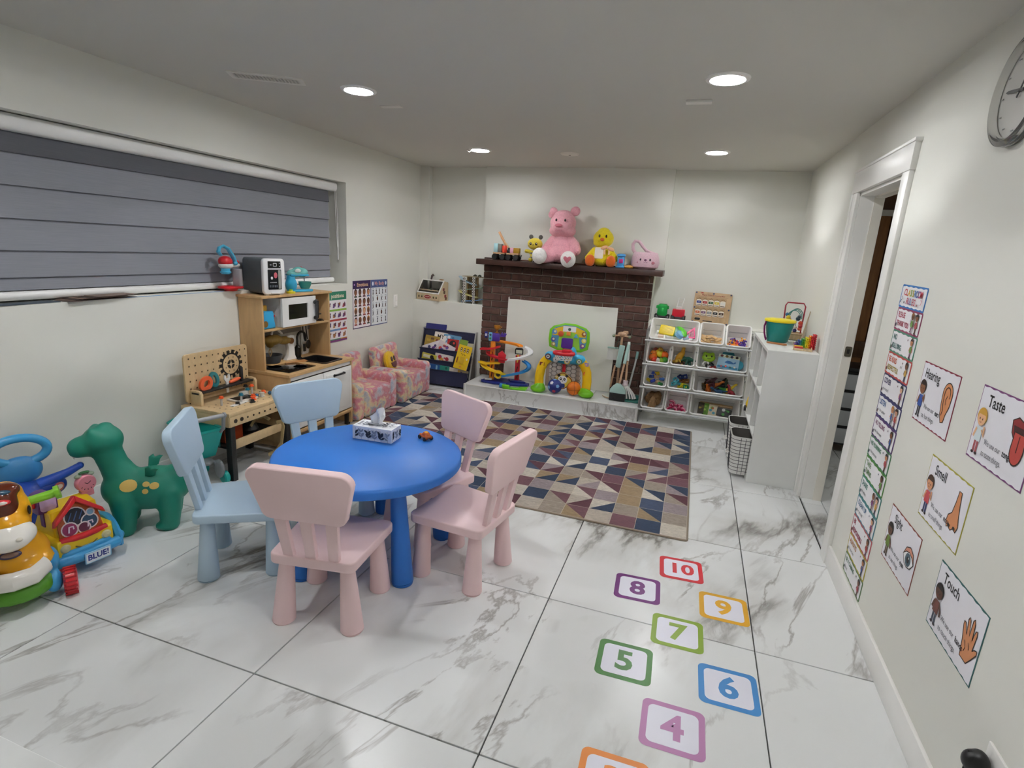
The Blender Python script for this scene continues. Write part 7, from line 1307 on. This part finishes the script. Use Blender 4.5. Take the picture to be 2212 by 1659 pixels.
def fbin(y, x, label):
    t = thing('fabric_bin', label, 'fabric bin', (x, y, .024), group='soft grid-patterned bins in the white shelf'); FBm = cl('#dcdcd8'); n = 20
    out = rrect(.24, .24, .05, 5); q = B(); vs = [(a*.86, b_*.86, 0) for a, b_ in out] + [(a, b_, .27) for a, b_ in out] + [(a*.955, b_*.955, .268) for a, b_ in out] + [(a*.82, b_*.82, .004) for a, b_ in out]; k = len(out)
    fs = [tuple(range(k))[::-1]] + [(i, (i+1) % k, k + (i+1) % k, k + i) for i in range(k)] + [(k + i, k + (i+1) % k, 2*k + (i+1) % k, 2*k + i) for i in range(k)]; q.add(vs, fs, FBm)
    q.add(vs, [(2*k + i, 2*k + (i+1) % k, 3*k + (i+1) % k, 3*k + i) for i in range(k)] + [tuple(3*k + i for i in range(k))], cl('#5a5753')); q.obj('body', t)
    q = B(); K_ = cl('#2f2f33')
    for j in range(1, 11): f_ = j/11; s_ = .86 + .14*f_; q.tube([(a*s_*1.004, b_*s_*1.004, .27*f_) for a, b_ in out], .0016, K_, 4, True)
    for sx in (-1, 1):
        for j in range(-2, 3):
            for (ax, ay) in ((sx*.12, j*.03), (j*.03, sx*.12)): q.tube([(ax*.864, ay*.864, .002), (ax*1.004, ay*1.004, .262)], .0014, K_, 4)
    q.obj('grid_print', t, label='dark printed grid lines')
    q = B(); q.tube([(-.118, -.03, .13), (-.135, -.015, .118), (-.135, .015, .118), (-.118, .03, .13)], .004, mat('#ecebe6', .8, 'cloth'), 6, ry=.008); q.obj('loop_handle', t); return t
fbin(3.90, 3.31, 'soft white bin with dark grid lines, nearest, pulled out of the bottom of the shelf'); fbin(4.21, 3.31, 'soft white bin with dark grid lines, farther back, partly behind the first')
q = B(); v_, f_ = blob([((0, 0, .05), (.05, .06, .05)), ((0, .03, .08), (.04, .04, .04))], .008, 3); q.add(v_, f_, mat('#e2bd16', .35, 'plastic')); o = tag(q.obj('yellow_toy', loc=(3.36, 4.46, .316)), 'yellow and black toy inside the middle row of the white shelf', 'toy'); q = B(); q.cone((-.045, -.03, .022), (-.058, -.03, .022), .022, .022, mat('#151515', .5)); q.obj('wheel', o)
q = B(); q.box((0, 0, .06), (.02, .16, .12), pp('#cfc4bc')); tag(q.obj('paper_bundle', loc=(3.36, 4.15, .316)), 'pale book standing in the middle row of the white shelf', 'book')

# ---------------------------------------------------------------- right wall: rules, senses, clock, outlet
RWL = lambda y, z, rot=0: frame((RW - .0012, y, z), (0, -cos(R(rot)), sin(R(rot))), (0, sin(R(rot)), cos(R(rot))))
def wavy(w_, h_, n=28, a=.0025):
    o = []
    for k in range(n): o.append((-w_/2 + w_*k/n, -h_/2 + a*sin(k*1.3)))
    for k in range(5): o.append((w_/2, -h_/2 + h_*k/5))
    for k in range(n): o.append((w_/2 - w_*k/n, h_/2 + a*sin(k*1.1)))
    for k in range(5): o.append((-w_/2, h_/2 - h_*k/5))
    return o
rules = [('CLASSROOM', 'RULES', '#2f74b8', None, None, 'CLASSROOM RULES'), ('PLEASE', 'THANK YOU', '#8f3a5e', '#a8284a', 'and', 'PLEASE and THANK YOU'), ('NO', 'BULLYING.', '#4a8a72', '#2f6a68', None, 'NO BULLYING'), ('BE KIND', 'RESPECTFUL', '#b5403c', '#c8552f', 'and', 'BE KIND and RESPECTFUL'),
         ('COVER', 'your mouth', '#33335e', '#3a2a5e', None, 'COVER your mouth'), ('LISTEN', 'to the speaker', '#3a3a6e', '#2a5a94', None, 'LISTEN to the speaker'), ('NO YELLING', 'in the classroom', '#5a3a70', '#7a2a5e', None, 'NO YELLING in the classroom'), ('NO RUNNING', 'in the classroom', '#3f7a50', '#2f7a5a', None, 'NO RUNNING in the classroom'),
         ('TAKE', 'TURNS', '#4f8a3a', '#4a7a34', None, 'TAKE TURNS'), ('SHARE', 'with others', '#3a8078', '#2a7a70', None, 'SHARE with others'), ('CLEAN UP', 'after yourself', '#4a8492', '#2f5f8a', None, 'CLEAN UP after yourself'), ('BE', 'RESPONSIBLE', '#b04a54', '#a0284a', None, 'BE RESPONSIBLE'),
         ('ALWAYS', 'try your best', '#b8a83a', '#b8762a', None, 'ALWAYS try your best'), ('BE A CARING', 'friend', '#5a7a4a', '#3a7050', None, 'BE A CARING friend')]
rr = random.Random(17); CH = .0908
for k, (l1, l2, bc, tc2, mid, full) in enumerate(rules):
    y, z = 2.507 - k*.0036, 1.331 - k*CH; t = thing('rule_card', 'wall card reading %s in the column of classroom rules' % full, 'wall card', group='classroom rule cards by the door'); t.matrix_world = RWL(y, z, -1.0)
    B().slab(rrect(.272, CH, .008, 4), -.0006, 0, pp(bc), .0).obj('card', t)
    q = B(); q.L = .0002; q.flat(wavy(.256, CH - .014, a=.0016), pp('#ecebee')); q.obj('paper', t)
    q = B(); q.L = .0008; tcm = pp(tc2 or '#b02f4a')
    if k == 0:
        cols = ['#c23a4a', '#c9423a', '#d8a83a', '#8fae3a', '#b8a82a', '#4f7ab0', '#3a5a9a', '#8a3a7a', '#c23a4a']; x = -.088
        for ch, c_ in zip(l1, cols): q.text(ch, .036, pp(c_), (x, .015), .02); x += .022
        x = -.042
        for ch, c_ in zip(l2, ['#a8344a', '#8a3a8a', '#3a5aa0', '#b04a5a', '#c23a4a']): q.text(ch, .034, pp(c_), (x, -.017), .02); x += .0205
        q.flat(circ(.005, 8, (-.07, -.022)), pp('#33302f')); q.flat(circ(.005, 8, (.07, -.024)), pp('#7a2a2a')); q.line([(-.115, -.028), (-.098, -.012), (-.104, .0)], .005, pp('#3a3a3a')); q.line([(.105, -.022), (.112, -.008), (.1, .0)], .004, pp('#c04a6a'))
    else:
        small = l2 and l2[0].islower(); q.text(l1, .031 if len(l1) < 9 else .026, tcm, (-.115 + .0, .017), .02, 'LEFT', .82)
        q.text(l2, .019 if small else .029, pp('#5a5a60') if small else pp({'RESPECTFUL': '#a8922f'}.get(l2, tc2)), (-.112, -.017), .0 if small else .02, 'LEFT', .8 if len(l2) > 8 else .9)
        if mid: q.text(mid, .018, pp('#55555a'), (.028, .008), 0, 'LEFT', .8)
    q.obj('lettering', t)
    if k:
        q = B(); q.L = .0014; n = 2 if k in (1, 5, 9) else 1
        for j in range(n): kid(q, .098 - j*.034, -.038 + .002*j, .078, sk[(k + j*2) % 5], hrc[(k*2 + j) % 6], ['#3f5a9a', '#b04a5a', '#6a9a4a', '#c9a24a', '#7a3a7a', '#a83a3a'][(k + j) % 6], ['#2a2f4a', '#5a3a2a', '#7a4a6a'][(k + j) % 3], k % 3 == 0)
        q.obj('child_drawing', t)
        q = B(); q.L = .0014; c_ = pp(rr.choice(['#4a4a50', '#5a3a34', '#3a4a5a'])); q.flat(circ(.006, 10, (-.118, -.026), .009), c_); q.flat(circ(.004, 8, (.05, .025)), c_); q.obj('small_drawing', t)
# five senses
SKN, INK = pp('#cf8a5c'), pp('#2a1c16')
def sense(title, y, z, bc, body, kidargs, draw, label, rot=0):
    w_, h_ = .288, .208; t = thing('sense_poster', label, 'poster', group='five senses posters'); t.matrix_world = RWL(y, z, rot)
    B().box((0, 0, -.0004), (w_, h_, .0008), pp(bc)).obj('sheet', t)
    q = B(); q.L = .0002; q.flat(wavy(w_ - .007, h_ - .008, 40, .0014), pp('#e9e8ee')); q.obj('paper', t)
    q = B(); q.L = .0008; q.text(title, .046, pp('#17161a'), (-.055, .066), .01, 'CENTER', .85); q.obj('title', t)
    q = B(); q.L = .0008; l1, bold, l2 = body; q.text(l1, .0225, pp('#4c4c54'), (-.068, -.042), -.004, 'LEFT', .78); wx = len(l1)*.0098*.98
    q.text(bold, .0245, pp('#2a2a30'), (-.068 + wx, -.042), .016, 'LEFT', .8); q.text(l2, .0225, pp('#4c4c54'), (-.068, -.072), -.004, 'LEFT', .78); q.obj('caption', t)
    q = B(); q.L = .0008; kid(q, -.105, -.088, .135, *kidargs); q.obj('child_drawing', t)
    q = B(Mx.Translation((.085, .0, 0))); q.L = .0008; draw(q); q.obj('sense_drawing', t); return t
def outline(q, pts, m=None, wd_=.0035): q.flat(pts, m or SKN); q.line(pts, wd_, INK, True)
def ear(q):
    outline(q, [(.0 + .034*cos(R(a)), .032 + .038*sin(R(a))) for a in range(-20, 190, 15)] + [(-.03, .0), (-.022, -.035), (-.005, -.06), (.012, -.055), (.016, -.03), (.03, .0)]); q.line([(.02*cos(R(a)), .034 + .022*sin(R(a))) for a in range(-30, 200, 20)] + [(-.016, .0), (-.008, -.02), (-.012, -.038)], .0035, INK); q.line([(.005, .03), (-.004, .015), (.002, 0)], .003, INK)
def tongue(q):
    outline(q, [(-.048, .05), (-.025, .062), (0, .055), (.025, .062), (.048, .05), (.04, .02), (.02, .0), (-.02, .0), (-.04, .02)], pp('#8a2a2a')); q.flat([(-.038, .04), (.038, .04), (.03, .02), (-.03, .02)], pp('#3a1416')); outline(q, [(-.026, .026), (.026, .026), (.028, -.02)] + [(.027*cos(R(a)), -.02 + .034*sin(R(a))) for a in range(0, -181, -20)], pp('#b5443c')); q.line([(0, .02), (0, -.022)], .0025, INK)
def nose(q): outline(q, [(-.006, .066), (.010, .066), (.016, .03), (.026, -.01), (.034, -.03), (.026, -.05), (.008, -.046), (-.004, -.056), (-.022, -.05), (-.03, -.056), (-.04, -.042), (-.036, -.02), (-.018, -.006), (-.01, .03)]); q.flat(circ(.008, 10, (-.018, -.046), .005), INK); q.flat(circ(.008, 10, (.014, -.042), .005), INK)
def eye(q):
    outline(q, [(-.046 + .0, .0), (-.03, .03), (0, .042), (.03, .03), (.046, .0), (.03, .012), (0, .022), (-.03, .012)], pp('#d8947c')); q.flat([(-.046, 0), (-.025, .017), (0, .024), (.025, .017), (.046, 0), (.025, -.024), (0, -.03), (-.025, -.024)], pp('#f2f2f4')); q.line([(-.046, 0), (-.025, .017), (0, .024), (.025, .017), (.046, 0), (.025, -.024), (0, -.03), (-.025, -.024)], .0035, INK, True); q.flat(circ(.023, 20, (0, -.003)), pp('#4f6672')); q.flat(circ(.011, 14, (0, -.003)), pp('#16181c')); q.flat(circ(.004, 8, (.006, .005)), pp('#ffffff'))
def hand(q):
    pts = [(-.018, -.062), (.018, -.062), (.034, -.04), (.052, -.012), (.05, -.002), (.04, -.006), (.03, -.016), (.034, .03), (.031, .042), (.024, .038), (.018, .006), (.014, .052), (.008, .062), (.002, .054), (.002, .008), (-.010, .048), (-.017, .052), (-.02, .044), (-.012, .004), (-.028, .03), (-.036, .03), (-.036, .02), (-.024, -.02)]
    outline(q, pts); q.line([(-.012, -.012), (-.002, -.028), (-.006, -.042)], .0025, INK); q.line([(.006, -.008), (.016, -.024)], .0025, INK)
sense('Hearing', 2.104, 1.025, '#8a2440', ('We use our', 'ears', 'to hear things.'), ('#8a5a3c', '#2a1812', '#2f4f9a', '#26262c', True), ear, 'wall poster headed Hearing with an ear and a boy in a blue top')
sense('Taste', 1.677, 1.033, '#7a4478', ('We use our', 'tongue', 'to taste things.'), ('#e4b48a', '#c99a3a', '#d8e4e8', '#a8545a', True), tongue, 'wall poster headed Taste with a tongue and a blonde girl')
sense('Smell', 1.873, .758, '#a8a03a', ('We use our', 'nose', 'to smell things.'), ('#d89a74', '#4a3428', '#c04a50', '#2f3a6a', True), nose, 'wall poster headed Smell with a nose and a girl smelling')
sense('Sight', 2.082, .490, '#8f4a3c', ('We use our', 'eyes', 'to see things.'), ('#6a4a38', '#241c1c', '#6f8a3a', '#5a4630', False), eye, 'wall poster headed Sight with an eye and a boy holding binoculars')
sense('Touch', 1.645, .505, '#2f6462', ('We use our', 'hands', 'to touch things.'), ('#5a3a2c', '#17130f', '#6a3a30', '#3f4656', False), hand, 'wall poster headed Touch with an open hand and a kneeling boy')
ckk = thing('wall_clock', 'round clear-rimmed wall clock high on the right wall, cut by the frame', 'clock'); ckk.matrix_world = frame((RW, 2.022, 1.935), (0, -1, 0), (0, 0, 1))
q = B(); q.lathe([(0, .004), (.125, .004), (.128, .010), (0, .012)], mat('#c4c3bd', .5), 56); q.obj('dial', ckk)
q = B(); q.lathe([(.122, .002), (.146, .002), (.148, .012), (.146, .026), (.132, .030), (.124, .022), (.122, .002)], mat('#f4f4f2', .08, 'clear', t=.9), 64); q.obj('rim', ckk, label='clear acrylic rim')
for a, l, w_ in ((172, .082, .009), (60, .1, .006)): q = B(TR((0, 0, .016), rz=a)); q.slab([(-.02, -w_/2), (l*.8, -w_/2), (l, 0), (l*.8, w_/2), (-.02, w_/2)], 0, .002, mat('#2e2f31', .4)); q.obj('hand', ckk)
q = B()
for k in range(12): q.box((.105*cos(R(30*k)), .105*sin(R(30*k)), .0125), (.012, .003, .001), mat('#8a8a86', .5), X=TR() if 0 else None)
q.obj('hour_mark', ckk)
ol = thing('wall_outlet', 'white outlet plate with a black plug low on the right wall', 'outlet'); ol.matrix_world = frame((RW, 1.325, .315), (0, -1, 0), (0, 0, 1))
B().box((0, 0, .004), (.075, .118, .008), mat('#efeeea', .35, 'plastic'), .003).obj('plate', ol)
ad = thing('plug_adapter', 'black rounded plug adapter in the low wall outlet', 'plug'); ad.matrix_world = frame((RW - .0085, 1.335, .32), (0, -1, 0), (0, 0, 1))
v_, f_ = blob([((0, 0, .022), (.028, .04, .024)), ((0, .01, .035), (.02, .026, .02))], .004, 4); B().add(v_, f_, mat('#111113', .4, 'plastic')).obj('body', ad); B().box((0, .0, .03), (.003, .07, .034), mat('#060607', .5), .001).obj('seam', ad)
# white carton in the near left corner of the view
ct = thing('carton', 'plain white cardboard carton with a printed box symbol, nearest corner of the view', 'box', (1.66, .29, 0)); CW = mat('#eef0ef', .55, 'paper')
B().box((0, 0, .21), (.62, .486, .42), CW, .002, 1).obj('box', ct); q = B(TR((0, 0, .4201))); q.L = .0; M_ = pp('#4a4a58')
q.obj('flap_seam', ct) if q.v else None
q = B(TR((.03, .165, .4201))); q.L = .0001; s_ = .03
q.line([(-s_, -s_*.5), (-s_*.2, s_*.4), (s_*.8, s_*.1), (0, -s_*.8)], .003, M_, True); q.line([(-s_*.2, s_*.4), (-s_*.2, -s_*.4), (0, -s_*.8)], .003, M_); q.flat(rrect(.05, .012, .002, 1, (.068, .004)), M_); q.obj('print', ct)
